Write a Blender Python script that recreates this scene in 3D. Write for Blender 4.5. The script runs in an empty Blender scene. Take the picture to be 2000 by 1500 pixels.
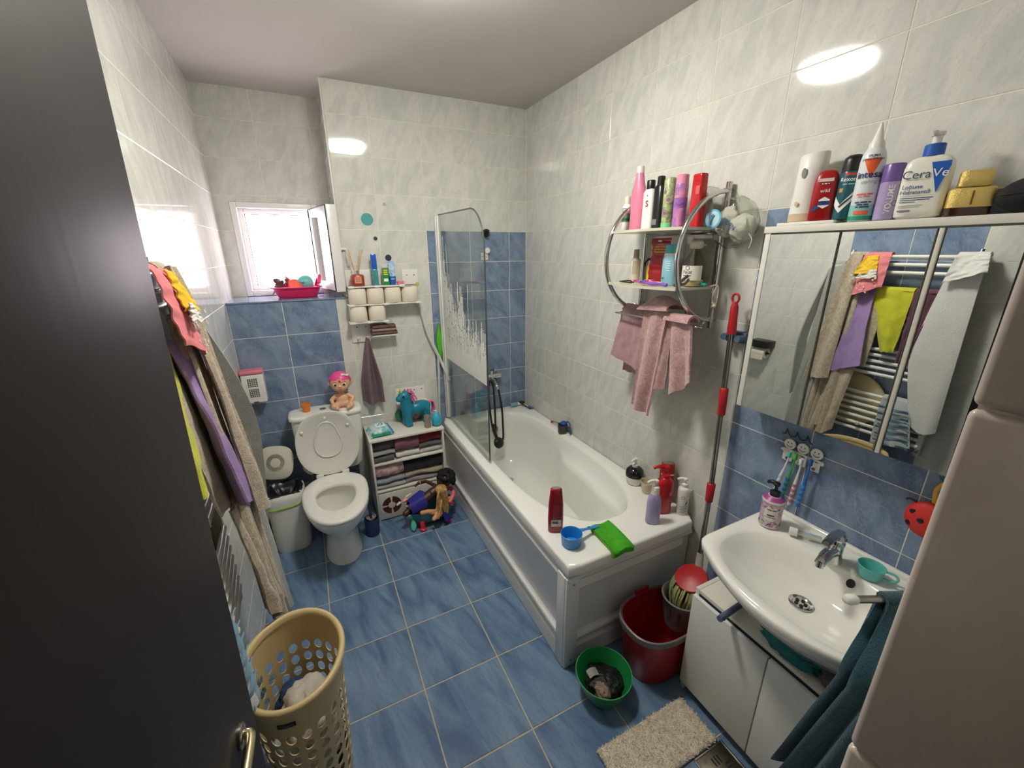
import bpy, bmesh, math, random
from mathutils import Vector, Matrix, noise
from math import sin, cos, pi, radians, hypot, atan2
random.seed(11)
SC = bpy.context.scene
COL = SC.collection

# ---------------------------------------------------------------- camera
cd = bpy.data.cameras.new('camera')
cd.sensor_fit = 'HORIZONTAL'
cd.sensor_width = 36.0
cd.lens = 14.404
cd.clip_start = 0.02
cam = bpy.data.objects.new('camera', cd)
COL.objects.link(cam)
_r = Vector((0.89671658, -0.44253969, -0.00761553))
_u = Vector((0.14276515, 0.2729124, 0.95138685))
_f = Vector((0.41894807, 0.85421159, -0.30790432))
mw = Matrix.Identity(4)
for i in range(3):
    mw[i][0], mw[i][1], mw[i][2] = _r[i], _u[i], -_f[i]
mw[0][3], mw[1][3], mw[2][3] = -1.5052, -2.8184, 1.7481
cam.matrix_world = mw
SC.camera = cam

# ---------------------------------------------------------------- sky, portal, exposure
wd = bpy.data.worlds.new('sky')
SC.world = wd
wd.use_nodes = True
bg = wd.node_tree.nodes['Background']
bg.inputs[0].default_value = (1.0, 0.89, 0.98, 1)
bg.inputs[1].default_value = 17.0
pl = bpy.data.lights.new('window_daylight_portal', 'AREA')
pl.shape = 'RECTANGLE'
pl.size, pl.size_y = 0.46, 0.54
pl.cycles.is_portal = True
po = bpy.data.objects.new('window_daylight_portal', pl)
COL.objects.link(po)
po.location = (-1.6, 0.50, 1.77)
po.rotation_euler = (radians(-90), 0, 0)
LAMP_POWER = 108.0
LAMP_COLOR = (1.0, 0.965, 0.87, 1)
vs = SC.view_settings
vs.view_transform = 'Standard'
vs.look = 'None'
vs.exposure = 0.0
vs.gamma = 1.0
vs.use_curve_mapping = False

# ---------------------------------------------------------------- materials
def lin(c):
    o = []
    for v in c[:3]:
        v /= 255.0
        o.append(v / 12.92 if v <= 0.04045 else ((v + 0.055) / 1.055) ** 2.4)
    return (*o, 1.0)

MATS = {}
def mat(name, col, rough=0.5, metal=0.0, var=0.0, scale=20.0, bump=0.0, bscale=120.0, coat=0.0,
        sheen=0.0, trans=0.0, ior=1.5, col2=None, emit=0.0, stretch=(1, 1, 1), distort=0.6, rnd=False):
    """Principled material with object-space noise variation and relief."""
    if name in MATS:
        return MATS[name]
    m = bpy.data.materials.new(name)
    m.use_nodes = True
    nt = m.node_tree
    b = nt.nodes['Principled BSDF']
    b.inputs['Roughness'].default_value = rough
    b.inputs['Metallic'].default_value = metal
    b.inputs['IOR'].default_value = ior
    b.inputs['Coat Weight'].default_value = coat
    b.inputs['Coat Roughness'].default_value = 0.05
    b.inputs['Sheen Weight'].default_value = sheen
    b.inputs['Transmission Weight'].default_value = trans
    base = lin(col)
    b.inputs['Base Color'].default_value = base
    tc = nt.nodes.new('ShaderNodeTexCoord')
    mp = nt.nodes.new('ShaderNodeMapping')
    mp.inputs['Scale'].default_value = stretch
    nt.links.new(tc.outputs['Object'], mp.inputs['Vector'])
    vec = mp.outputs['Vector']
    if rnd:
        oi = nt.nodes.new('ShaderNodeObjectInfo')
        ml = nt.nodes.new('ShaderNodeVectorMath'); ml.operation = 'SCALE'
        cb = nt.nodes.new('ShaderNodeCombineXYZ')
        for k in range(3):
            nt.links.new(oi.outputs['Random'], cb.inputs[k])
        nt.links.new(cb.outputs[0], ml.inputs[0]); ml.inputs['Scale'].default_value = 37.0
        ad = nt.nodes.new('ShaderNodeVectorMath'); ad.operation = 'ADD'
        nt.links.new(vec, ad.inputs[0]); nt.links.new(ml.outputs[0], ad.inputs[1])
        vec = ad.outputs[0]
    if var > 0 or col2:
        n = nt.nodes.new('ShaderNodeTexNoise')
        n.inputs['Scale'].default_value = scale
        n.inputs['Detail'].default_value = 5
        n.inputs['Distortion'].default_value = distort
        nt.links.new(vec, n.inputs['Vector'])
        r = nt.nodes.new('ShaderNodeValToRGB')
        c2 = lin(col2) if col2 else tuple(max(0, v * (1 - var)) for v in base[:3]) + (1,)
        r.color_ramp.elements[0].position = 0.36
        r.color_ramp.elements[1].position = 0.64
        r.color_ramp.elements[0].color = c2
        r.color_ramp.elements[1].color = base
        nt.links.new(n.outputs[0], r.inputs[0])
        nt.links.new(r.outputs[0], b.inputs['Base Color'])
    if bump > 0:
        n2 = nt.nodes.new('ShaderNodeTexNoise')
        n2.inputs['Scale'].default_value = bscale
        n2.inputs['Detail'].default_value = 3
        nt.links.new(vec, n2.inputs['Vector'])
        bp = nt.nodes.new('ShaderNodeBump')
        bp.inputs['Strength'].default_value = bump
        bp.inputs['Distance'].default_value = 0.004
        nt.links.new(n2.outputs[0], bp.inputs['Height'])
        nt.links.new(bp.outputs[0], b.inputs['Normal'])
    if emit:
        b.inputs['Emission Color'].default_value = base
        b.inputs['Emission Strength'].default_value = emit
    MATS[name] = m
    return m

def tile_mat(name, light, dark, vein, rough, rot, vs_=9.0, st=(1, 1, 0.28), veinamt=0.5):
    """Glazed ceramic: soft cloud of two tones and thin slanting veins, shifted per tile."""
    m = bpy.data.materials.new(name); m.use_nodes = True
    nt = m.node_tree; N = nt.nodes; L = nt.links
    b = N['Principled BSDF']
    b.inputs['Roughness'].default_value = rough
    tc = N.new('ShaderNodeTexCoord'); oi = N.new('ShaderNodeObjectInfo')
    cb = N.new('ShaderNodeCombineXYZ')
    for k in range(3):
        L.new(oi.outputs['Random'], cb.inputs[k])
    sc = N.new('ShaderNodeVectorMath'); sc.operation = 'SCALE'; sc.inputs['Scale'].default_value = 41.0
    L.new(cb.outputs[0], sc.inputs[0])
    mp = N.new('ShaderNodeMapping'); mp.inputs['Rotation'].default_value = rot
    L.new(tc.outputs['Object'], mp.inputs['Vector'])
    mp2 = N.new('ShaderNodeMapping'); mp2.inputs['Scale'].default_value = st
    L.new(mp.outputs[0], mp2.inputs['Vector'])
    ad = N.new('ShaderNodeVectorMath'); ad.operation = 'ADD'
    L.new(mp2.outputs[0], ad.inputs[0]); L.new(sc.outputs[0], ad.inputs[1])
    n1 = N.new('ShaderNodeTexNoise'); n1.inputs['Scale'].default_value = vs_; n1.inputs['Detail'].default_value = 7
    n1.inputs['Distortion'].default_value = 0.8
    L.new(ad.outputs[0], n1.inputs['Vector'])
    r1 = N.new('ShaderNodeValToRGB')
    r1.color_ramp.elements[0].position = 0.32; r1.color_ramp.elements[1].position = 0.62
    r1.color_ramp.elements[0].color = lin(dark); r1.color_ramp.elements[1].color = lin(light)
    L.new(n1.outputs[0], r1.inputs[0])
    n2 = N.new('ShaderNodeTexNoise'); n2.inputs['Scale'].default_value = vs_ * 2.6; n2.inputs['Detail'].default_value = 4
    n2.inputs['Distortion'].default_value = 1.6
    L.new(ad.outputs[0], n2.inputs['Vector'])
    r2 = N.new('ShaderNodeValToRGB')
    e = r2.color_ramp.elements
    e[0].position = 0.46; e[0].color = (0, 0, 0, 1)
    e[1].position = 0.50; e[1].color = (veinamt,) * 3 + (1,)
    x = e.new(0.54); x.color = (0, 0, 0, 1)
    L.new(n2.outputs[0], r2.inputs[0])
    mx = N.new('ShaderNodeMix'); mx.data_type = 'RGBA'
    L.new(r2.outputs[0], mx.inputs[0]); L.new(r1.outputs[0], mx.inputs[6]); mx.inputs[7].default_value = lin(vein)
    L.new(mx.outputs[2], b.inputs['Base Color'])
    n3 = N.new('ShaderNodeTexNoise'); n3.inputs['Scale'].default_value = 7.0
    L.new(ad.outputs[0], n3.inputs['Vector'])
    bp = N.new('ShaderNodeBump'); bp.inputs['Strength'].default_value = 0.05; bp.inputs['Distance'].default_value = 0.004
    L.new(n3.outputs[0], bp.inputs['Height']); L.new(bp.outputs[0], b.inputs['Normal'])
    MATS[name] = m
    return m

def glass_mat(name, tint=(0.93, 0.95, 0.94), refl=1.0, rough=0.0):
    """Thin sheet of glass or clear plastic: see-through plus Fresnel gloss."""
    m = bpy.data.materials.new(name); m.use_nodes = True
    nt = m.node_tree; N = nt.nodes; L = nt.links
    N.remove(N['Principled BSDF'])
    t = N.new('ShaderNodeBsdfTransparent'); t.inputs[0].default_value = (*tint, 1)
    g = N.new('ShaderNodeBsdfGlossy'); g.inputs['Roughness'].default_value = rough
    lw = N.new('ShaderNodeLayerWeight'); lw.inputs[0].default_value = 0.5
    pw = N.new('ShaderNodeMath'); pw.operation = 'POWER'; pw.inputs[1].default_value = 5.0
    L.new(lw.outputs['Facing'], pw.inputs[0])
    ml = N.new('ShaderNodeMath'); ml.operation = 'MULTIPLY_ADD'; ml.inputs[1].default_value = 0.9 * refl; ml.inputs[2].default_value = 0.04 * refl
    L.new(pw.outputs[0], ml.inputs[0])
    mx = N.new('ShaderNodeMixShader')
    L.new(ml.outputs[0], mx.inputs[0]); L.new(t.outputs[0], mx.inputs[1]); L.new(g.outputs[0], mx.inputs[2])
    L.new(mx.outputs[0], N['Material Output'].inputs[0])
    MATS[name] = m
    return m

WT = tile_mat('white_glazed_tile', (220, 219, 212), (203, 204, 198), (186, 187, 181), 0.07, (-0.337, -0.319, 0), 17.0, (1, 1, 0.20), 0.30)
BT = tile_mat('blue_glazed_tile', (132, 150, 176), (98, 116, 146), (156, 170, 190), 0.09, (0.4, 0.5, 0.6), 11.0, (1, 1, 0.5), 0.35)
FT = tile_mat('blue_floor_tile', (116, 143, 170), (78, 105, 140), (72, 92, 122), 0.24, (0, 0, -0.22), 13.0, (1, 0.22, 1), 0.28)
GROUT_W = mat('white_grout', (240, 236, 220), 0.8, var=0.1, scale=30)
GROUT_F = mat('beige_grout', (196, 182, 158), 0.85, var=0.15, scale=30)
PLASTER = mat('ceiling_paint', (205, 200, 194), 0.9, var=0.04, scale=3, bump=0.08, bscale=40)
WHITE = mat('white_plastic', (232, 230, 224), 0.35, var=0.03)
PORC = mat('white_porcelain', (238, 237, 230), 0.09, coat=0.3)
ACRYL = mat('white_acrylic', (238, 238, 232), 0.14)
PANEL = mat('tub_panel_plastic', (226, 226, 226), 0.22, var=0.03, scale=4)
CHROME = mat('chrome', (205, 205, 205), 0.12, 1.0)
STEEL = mat('brushed_steel', (176, 172, 164), 0.28, 1.0, var=0.1, scale=40)
BLACKP = mat('black_plastic', (20, 20, 22), 0.35)
RUBBER = mat('black_rubber', (16, 16, 18), 0.5)
GLASS = glass_mat('screen_glass', (0.90, 0.93, 0.92))
CLEARP = glass_mat('clear_plastic', (0.86, 0.87, 0.84), 0.9, 0.05)
LAMW = mat('white_laminate', (222, 219, 208), 0.4, var=0.03, scale=6)

# ---------------------------------------------------------------- geometry
def merge(*gs):
    v, f = [], []
    for g in gs:
        o = len(v); v += list(g[0]); f += [[i + o for i in q] for q in g[1]]
    return v, f

def xf(g, loc=(0, 0, 0), rot=(0, 0, 0), sc=(1, 1, 1)):
    from mathutils import Euler
    M = Matrix.Translation(loc) @ Euler(rot).to_matrix().to_4x4() @ Matrix.Diagonal((*sc, 1))
    return [tuple(M @ Vector(p)) for p in g[0]], g[1]

def box(sx, sy, sz, c=(0, 0, 0), bev=0.0, seg=2):
    bm = bmesh.new()
    bmesh.ops.create_cube(bm, size=1)
    for v in bm.verts:
        v.co = Vector((v.co.x * sx + c[0], v.co.y * sy + c[1], v.co.z * sz + c[2]))
    if bev > 0:
        bmesh.ops.bevel(bm, geom=bm.edges[:], offset=min(bev, 0.49 * min(sx, sy, sz)), segments=seg, affect='EDGES', profile=0.5)
    bm.verts.index_update()
    g = [tuple(v.co) for v in bm.verts], [[v.index for v in f.verts] for f in bm.faces]
    bm.free()
    return g

def bx(x0, x1, y0, y1, z0, z1, bev=0.0, seg=2):
    return box(x1 - x0, y1 - y0, z1 - z0, ((x0 + x1) / 2, (y0 + y1) / 2, (z0 + z1) / 2), bev, seg)

def ring(cx, cy, z, rx, ry, n=32, p=2.0):
    o = []
    for i in range(n):
        a = 2 * pi * i / n
        c, s = cos(a), sin(a)
        o.append((cx + rx * math.copysign(abs(c) ** (2 / p), c), cy + ry * math.copysign(abs(s) ** (2 / p), s), z))
    return o

def polyring(poly, cx, cy, z, n=96):
    """Outline of a polygon sampled at n equal angles about (cx, cy)."""
    o = []
    for i in range(n):
        a = 2 * pi * i / n
        dx, dy = cos(a), sin(a)
        best = 0
        for k in range(len(poly)):
            x1, y1 = poly[k]; x2, y2 = poly[(k + 1) % len(poly)]
            ex, ey = x2 - x1, y2 - y1
            den = dx * ey - dy * ex
            if abs(den) < 1e-9: continue
            t = ((x1 - cx) * ey - (y1 - cy) * ex) / den
            s = ((x1 - cx) * dy - (y1 - cy) * dx) / den
            if t > 0 and -1e-6 <= s <= 1 + 1e-6: best = max(best, t)
        o.append((cx + dx * best, cy + dy * best, z))
    return o

def loft(rings, cap0=True, cap1=True, closed=True):
    n = len(rings[0]); v = []; f = []
    for r in rings: v += r
    for k in range(len(rings) - 1):
        for i in range(n if closed else n - 1):
            j = (i + 1) % n
            f.append([k * n + i, k * n + j, (k + 1) * n + j, (k + 1) * n + i])
    if cap0: f.append(list(range(n))[::-1])
    if cap1: f.append([(len(rings) - 1) * n + i for i in range(n)])
    return v, f

def lathe(prof, n=28, ry=1.0, p=2.0, cap0=True, cap1=True):
    return loft([ring(0, 0, z, max(r, 1e-4), max(r, 1e-4) * ry, n, p) for r, z in prof], cap0, cap1)

def catmull(pts, k=6, closed=False):
    P = [Vector(p) for p in pts]; o = []
    m = len(P)
    for i in range(m if closed else m - 1):
        if closed:
            a, b, c, d = P[(i - 1) % m], P[i], P[(i + 1) % m], P[(i + 2) % m]
        else:
            a, b, c, d = P[max(i - 1, 0)], P[i], P[i + 1], P[min(i + 2, m - 1)]
        for s in range(k):
            t = s / k
            o.append(tuple(0.5 * ((2 * b) + (c - a) * t + (2 * a - 5 * b + 4 * c - d) * t * t + (3 * b - a - 3 * c + d) * t ** 3)))
    if not closed: o.append(tuple(P[-1]))
    return o

def tube(pts, r, n=10, closed=False, flat=1.0):
    P = [Vector(p) for p in pts]; m = len(P); rings = []
    up = None
    for i, p in enumerate(P):
        if closed: t = P[(i + 1) % m] - P[(i - 1) % m]
        else: t = P[min(i + 1, m - 1)] - P[max(i - 1, 0)]
        t.normalize()
        if up is None:
            up = Vector((0, 0, 1)) if abs(t.z) < 0.9 else Vector((1, 0, 0))
        s = t.cross(up); s.normalize(); up = s.cross(t); up.normalize()
        rr = r[i] if isinstance(r, (list, tuple)) else r
        rings.append([tuple(p + s * (rr * cos(2 * pi * k / n)) + up * (rr * flat * sin(2 * pi * k / n))) for k in range(n)])
    if closed: rings.append(rings[0])
    return loft(rings, not closed, not closed)

def sheet(fn, nu, nv, t=0.004):
    """Thin closed cloth from a surface fn(u, v)."""
    P = [[Vector(fn(i / nu, j / nv)) for j in range(nv + 1)] for i in range(nu + 1)]
    top, bot = [], []
    for i in range(nu + 1):
        for j in range(nv + 1):
            du = P[min(i + 1, nu)][j] - P[max(i - 1, 0)][j]
            dv = P[i][min(j + 1, nv)] - P[i][max(j - 1, 0)]
            n = du.cross(dv)
            if n.length < 1e-9: n = Vector((0, 0, 1))
            n.normalize()
            top.append(tuple(P[i][j] + n * t / 2)); bot.append(tuple(P[i][j] - n * t / 2))
    o = len(top); w = nv + 1; f = []
    for i in range(nu):
        for j in range(nv):
            a = i * w + j
            f.append([a, a + w, a + w + 1, a + 1]); f.append([o + a, o + a + 1, o + a + w + 1, o + a + w])
    for i in range(nu):
        for j in (0, nv):
            a = i * w + j; b = a + w
            f.append([a, o + a, o + b, b] if j else [a, b, o + b, o + a])
    for j in range(nv):
        for i in (0, nu):
            a = i * w + j; b = a + 1
            f.append([a, b, o + b, o + a] if i else [a, o + a, o + b, b])
    return top + bot, f

def ell(c, r, n=18, m=12):
    rs = []
    for k in range(m + 1):
        th = -pi / 2 + pi * k / m
        q = max(cos(th), 1e-3)
        rs.append(ring(c[0], c[1], c[2] + r[2] * sin(th), r[0] * q, r[1] * q, n))
    return loft(rs)

def capsule(a, b, ra, rb, n=12):
    a, b = Vector(a), Vector(b); d = (b - a); L = d.length; d.normalize()
    pts, rr = [], []
    for k in range(5):
        q = pi / 2 * k / 4
        pts.append(a - d * ra * cos(q)); rr.append(max(ra * sin(q), 1e-4))
    for k in range(4, -1, -1):
        q = pi / 2 * k / 4
        pts.append(b + d * rb * cos(q)); rr.append(max(rb * sin(q), 1e-4))
    return tube(pts, rr, n)

def disc_prism(pts2d, y0, y1):
    """Outline in the xz plane extruded along y."""
    return loft([[(x, y0, z) for x, z in pts2d], [(x, y1, z) for x, z in pts2d]])

def crumple(c, r, seed=0, amp=0.3, freq=2.2, n=36, m=22):
    v, f = ell((0, 0, 0), (1, 1, 1), n, m); o = []
    for p in v:
        q = Vector(p); s = Vector((seed * 3.7, seed * 1.3, seed * 2.1))
        h = noise.noise(q * freq + s) * 0.6 + (0.5 - abs(noise.noise(q * freq * 1.9 + s * 1.7))) * 0.7
        q = q * (1 + amp * h)
        o.append((c[0] + q.x * r[0], c[1] + q.y * r[1], c[2] + q.z * r[2]))
    return o, f

def mesh_of(name, g, smooth=35):
    me = bpy.data.meshes.new(name)
    me.from_pydata([tuple(p) for p in g[0]], [], g[1])
    bm = bmesh.new(); bm.from_mesh(me)
    bmesh.ops.recalc_face_normals(bm, faces=bm.faces)
    bm.to_mesh(me); bm.free()
    if smooth:
        me.shade_smooth()
        me.set_sharp_from_angle(angle=radians(smooth))
    return me

def link(name, me, m, parent=None, loc=(0, 0, 0), rot=(0, 0, 0)):
    o = bpy.data.objects.new(name, me)
    COL.objects.link(o)
    if m is not None and not me.materials: me.materials.append(m)
    o.location = loc; o.rotation_euler = rot
    if parent is not None: o.parent = parent
    return o

def O(name, g, m, parent=None, loc=(0, 0, 0), rot=(0, 0, 0), smooth=35, label=None):
    o = link(name, mesh_of(name, g, smooth), m, parent, loc, rot)
    if label: o['label'] = label
    return o

def tag(o, label, cat, group=None):
    o['label'] = label; o['category'] = cat
    if group: o['group'] = group
    return o

def T(name, label, cat, loc=(0, 0, 0), rz=0.0, group=None):
    o = bpy.data.objects.new(name, None)
    COL.objects.link(o)
    o.empty_display_size = 0.05
    o.location = loc; o.rotation_euler = (0, 0, rz)
    return tag(o, label, cat, group)

def structure(o, label=None):
    o['kind'] = 'structure'
    if label: o['label'] = label
    return o

def remesh(g, vox=0.004, smooth=4):
    """Fuse overlapping shapes into one continuous skin."""
    me = bpy.data.meshes.new('tmp'); me.from_pydata([tuple(p) for p in g[0]], [], g[1])
    bm = bmesh.new(); bm.from_mesh(me); bmesh.ops.recalc_face_normals(bm, faces=bm.faces); bm.to_mesh(me); bm.free()
    o = bpy.data.objects.new('tmp', me); COL.objects.link(o)
    md = o.modifiers.new('r', 'REMESH'); md.mode = 'VOXEL'; md.voxel_size = vox
    sm = o.modifiers.new('s', 'SMOOTH'); sm.iterations = smooth; sm.factor = 0.5
    dg = bpy.context.evaluated_depsgraph_get()
    em = bpy.data.meshes.new_from_object(o.evaluated_get(dg))
    out = [tuple(v.co) for v in em.vertices], [list(p.vertices) for p in em.polygons]
    bpy.data.objects.remove(o); bpy.data.meshes.remove(me); bpy.data.meshes.remove(em)
    return out

def text_geo(s, size, bold=0.0):
    c = bpy.data.curves.new('t', 'FONT'); c.body = s; c.size = size
    c.align_x = 'CENTER'; c.align_y = 'CENTER'; c.resolution_u = 3; c.offset = bold * size
    o = bpy.data.objects.new('t', c); COL.objects.link(o)
    dg = bpy.context.evaluated_depsgraph_get(); dg.update()
    em = bpy.data.meshes.new_from_object(o.evaluated_get(dg))
    g = [tuple(v.co) for v in em.vertices], [list(p.vertices) for p in em.polygons]
    bpy.data.objects.remove(o); bpy.data.curves.remove(c); bpy.data.meshes.remove(em)
    return g

def wrap2d(g, r=None, z=0.0, a=0.0, y=0.0, off=0.0006, x0=0.0, turn=0.0, width=None):
    """Flat figure (x, y) laid on the front (-Y side): around radius r, or flat on the plane y."""
    vs_ = []
    ct, st = cos(turn), sin(turn)
    if r and len(g[1]) < 24:                       # finer facets so that the figure hugs the curve
        bm = bmesh.new()
        bvs = [bm.verts.new(p) for p in g[0]]
        for q in g[1]: bm.faces.new([bvs[i] for i in q])
        for _ in range(3):
            bmesh.ops.triangulate(bm, faces=bm.faces[:])
            le = [e for e in bm.edges if e.calc_length() > r * 0.22]
            if not le: break
            bmesh.ops.subdivide_edges(bm, edges=le, cuts=1)
        bmesh.ops.triangulate(bm, faces=bm.faces[:])
        bm.verts.index_update()
        g = [tuple(v.co) for v in bm.verts], [[v.index for v in f.verts] for f in bm.faces]
        bm.free()
    for p in g[0]:
        px, py = p[0] * ct - p[1] * st, p[0] * st + p[1] * ct
        if r:
            q = a + (px + x0) / r
            vs_.append(((r + off) * sin(q), -(r + off) * cos(q), z + py))
        else:
            vs_.append((px + x0, y - off, z + py))
    return vs_, g[1]

def rect2d(w, h, n=10):
    v = []; f = []
    for i in range(n + 1):
        v += [(-w / 2 + w * i / n, -h / 2, 0), (-w / 2 + w * i / n, h / 2, 0)]
    for i in range(n): f.append([2 * i, 2 * i + 2, 2 * i + 3, 2 * i + 1])
    return v, f

def poly2d(pts):
    return [(x, y, 0) for x, y in pts], [list(range(len(pts)))]

def bar3(a, b, r=0.01, n=10):
    return tube([a, b], r, n)
# ================================================================ the room
ZC = 2.657
XL = -1.925
ROW = [1.8823 - 0.2031 * r for r in range(-3, 10)]        # course joints, top to bottom
ZL = [ZC] + ROW + [0.0]
JW = 0.0031                                               # joint width on walls
_tm = {}
def tile_mesh(du, dv, axis, t, bev):
    k = (round(du, 3), round(dv, 3), axis, t, bev)
    if k in _tm: return _tm[k]
    v = []
    for s, d in ((bev, 0.0), (0.0, bev * 0.8), (0.0, t)):
        a, b = du / 2 - s, dv / 2 - s
        for u, w in ((-a, -b), (a, -b), (a, b), (-a, b)):
            v.append({'y': (u, d, w), 'x': (d, u, w), 'X': (-d, u, w), 'z': (u, w, -d), 'Y': (u, -d, w)}[axis])
    f = [[0, 1, 2, 3]]
    for o in (0, 4):
        for i in range(4):
            j = (i + 1) % 4
            f.append([o + i, o + j, o + 4 + j, o + 4 + i])
    me = mesh_of('tile', (v, f), 0)
    _tm[k] = me
    return me

_mm = {}
def put_tile(parent, u0, u1, v0, v1, axis, plane, m, joint=JW, t=0.006, bev=0.0008, name='tile', soft=False):
    if u1 - u0 < 0.012 or v1 - v0 < 0.012: return
    me = tile_mesh(u1 - u0 - joint, v1 - v0 - joint, axis, t, bev)
    k = (me.name, m.name)
    if k not in _mm:
        _mm[k] = me.copy(); _mm[k].materials.append(m)
    uc, vc = (u0 + u1) / 2, (v0 + v1) / 2
    loc = {'y': (uc, plane, vc), 'Y': (uc, plane, vc), 'x': (plane, uc, vc), 'X': (plane, uc, vc), 'z': (uc, vc, plane)}[axis]
    return link(name, _mm[k], None, parent, loc)

def grid(parent, us, vs_, axis, plane, pick, **kw):
    us = sorted(us); vs_ = sorted(vs_)
    for i in range(len(us) - 1):
        for j in range(len(vs_) - 1):
            m = pick((us[i] + us[i + 1]) / 2, (vs_[j] + vs_[j + 1]) / 2)
            if m is not None:
                put_tile(parent, us[i], us[i + 1], vs_[j], vs_[j + 1], axis, plane, m, **kw)

# floor
floor = structure(O('floor', bx(-2.7, 0.1, -4.2, 0.5, -0.1, -0.002), GROUT_F, smooth=0), 'blue marbled square floor tiles with beige joints')
fx = [XL] + [-1.6282 + 0.333 * k for k in range(5)] + [0.0]
fy = [0.0] + [-0.5367 + 0.333] + [-0.5367 - 0.333 * k for k in range(7)] + [-2.95]
grid(floor, fx, fy, 'z', 0.0, lambda u, v: None if (u > -0.68 and v > -1.6) else FT, joint=0.0055, bev=0.0014)

# ceiling
ceiling = structure(O('ceiling', bx(-2.7, 0.1, -4.2, 0.5, ZC, ZC + 0.1), PLASTER, smooth=0), 'plain off-white painted ceiling')

# back wall: full height from the recess to the right, breast wall below the window sill on the left
bk = merge(bx(-1.272, 0.1, 0.0012, 0.5, 0.0, ZC), bx(-2.03, -1.272, 0.0012, 0.5, 0.0, 1.474))
wall_back = structure(O('wall_back', bk, GROUT_W, smooth=0), 'back wall of white tiles with blue tiled panels by toilet and shower')
cx_ = [-1.272] + [-1.0413 + 0.302 * k for k in range(4)] + [0.0]
def pick_back(u, v):
    if u > -0.69 and v < 0.45: return None
    if u > -0.739 and v < 1.882: return BT
    return WT
grid(wall_back, cx_, ZL, 'y', 0.0, pick_back)
grid(wall_back, [XL, -1.645, -1.343, -1.272], [z for z in ZL if z < 1.48], 'y', 0.0, lambda u, v: BT if u < -1.343 else WT)
grid(wall_back, [0.004, 0.358], [1.482] + [z for z in ZL if z > 1.6], 'X', -1.275, lambda u, v: WT)      # recess cheek
# sill tiles
for a, b in ((XL, -1.645), (-1.645, -1.343), (-1.343, -1.276)):
    put_tile(wall_back, a, b, -0.008, 0.358, 'z', 1.482, BT, t=0.008, bev=0.002, name='sill_tile')
O('edge_trim', bx(-1.281, -1.273, -0.004, 0.006, 1.482, ZC, 0.002), WHITE, wall_back)

# recess wall with the window opening
WX0, WX1, WZ0, WZ1 = -1.848, -1.362, 1.488, 2.05
rc = merge(bx(-2.03, WX0, 0.3612, 0.5, 1.4, ZC), bx(WX1, -1.2, 0.3612, 0.5, 1.4, ZC), bx(WX0, WX1, 0.3612, 0.5, WZ1, ZC), bx(WX0, WX1, 0.3612, 0.5, 1.40, 1.482))
wall_recess = structure(O('wall_recess', rc, GROUT_W, smooth=0), 'white tiled recess wall around the small window')
up = [z for z in ZL if z > 2.06]
grid(wall_recess, [XL, -1.645, -1.343, -1.276], up, 'y', 0.36, lambda u, v: WT)
grid(wall_recess, [XL, WX0], [1.482, 1.679, 1.882, 2.0854], 'y', 0.36, lambda u, v: WT)
grid(wall_recess, [WX1, -1.276], [1.482, 1.679, 1.882, 2.0854], 'y', 0.36, lambda u, v: WT)
grid(wall_recess, [WX0, -1.645, WX1], [WZ1, 2.0854], 'y', 0.36, lambda u, v: WT)

# right wall
wall_right = structure(O('wall_right', bx(0.0012, 0.1, -4.2, 0.5, 0.0, ZC), GROUT_W, smooth=0), 'right wall of white tiles with blue panel behind the washbasin')
ry_ = [0.0] + [-(1.2098 + 0.302 * k) for k in range(-4, 5)] + [-2.70]
def pick_right(u, v):
    if u > -1.70 and v < 0.45: return None
    return BT if (u < -1.8138 and v < 1.882) else WT
grid(wall_right, [y for y in ry_ if y <= 0], ZL, 'x', 0.0, pick_right)

# left wall
wall_left = structure(O('wall_left', bx(-2.03, XL - 0.0012, -2.8, 0.5, 0.0, ZC), GROUT_W, smooth=0), 'left wall of white tiles with blue panel behind the towel radiator')
ly_ = [0.358] + [-1.29 + 0.302 * k for k in range(5, -5, -1)] + [-2.70]
grid(wall_left, ly_, ZL, 'X', XL, lambda u, v: BT if (-1.894 < u < -1.29 and v < 1.882) else WT)

# front wall with the doorway, its tiled right reveal beside the camera, and unseen hall walls added against sky light
JX, JY = -1.02, -2.70
JAMBT = tile_mat('pinkish_reveal_tile', (208, 196, 184), (190, 178, 166), (198, 186, 175), 0.22, (0.5, 0.5, 0.3), 4.0, (1, 1, 1), 0.2)
fw = merge(bx(JX + 0.006, 0.003, -3.02, JY - 0.003, 0, ZC), bx(-1.79, JX + 0.006, -3.02, -2.86, 2.35, ZC), bx(-2.03, -1.79, -3.02, -2.80, 0, ZC))
wall_front = structure(O('wall_front', fw, GROUT_W, smooth=0), 'front wall with tiled door reveal close to the viewer')
jz = [0.0, 0.376, 0.791, 1.206, 1.621, 2.036, 2.451, ZC]
for j in range(len(jz) - 1):
    g = bx(JX, JX + 0.03, -3.0, JY + 0.001, jz[j] + 0.0012, jz[j + 1] - 0.0012, 0.007, 4)
    O('tile', g, JAMBT, wall_front, smooth=60)
grid(wall_front, [JX + 0.03, -0.7, -0.4, 0.0], ZL, 'Y', JY, lambda u, v: WT)
hall = merge(bx(-2.8, 0.1, -4.3, -4.2, 0, ZC), bx(-2.8, -2.7, -4.2, -2.9, 0, ZC), bx(-2.7, -2.03, -3.02, -2.9, 0, ZC))  # unseen enclosure, added so sky light cannot flood in through the doorway
structure(O('wall_light_blocker', hall, mat('light_blocker_paint', (196, 184, 170), 0.9, var=0.05, scale=3), smooth=0), 'unseen hall walls added outside the doorway to block sky light')

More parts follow.
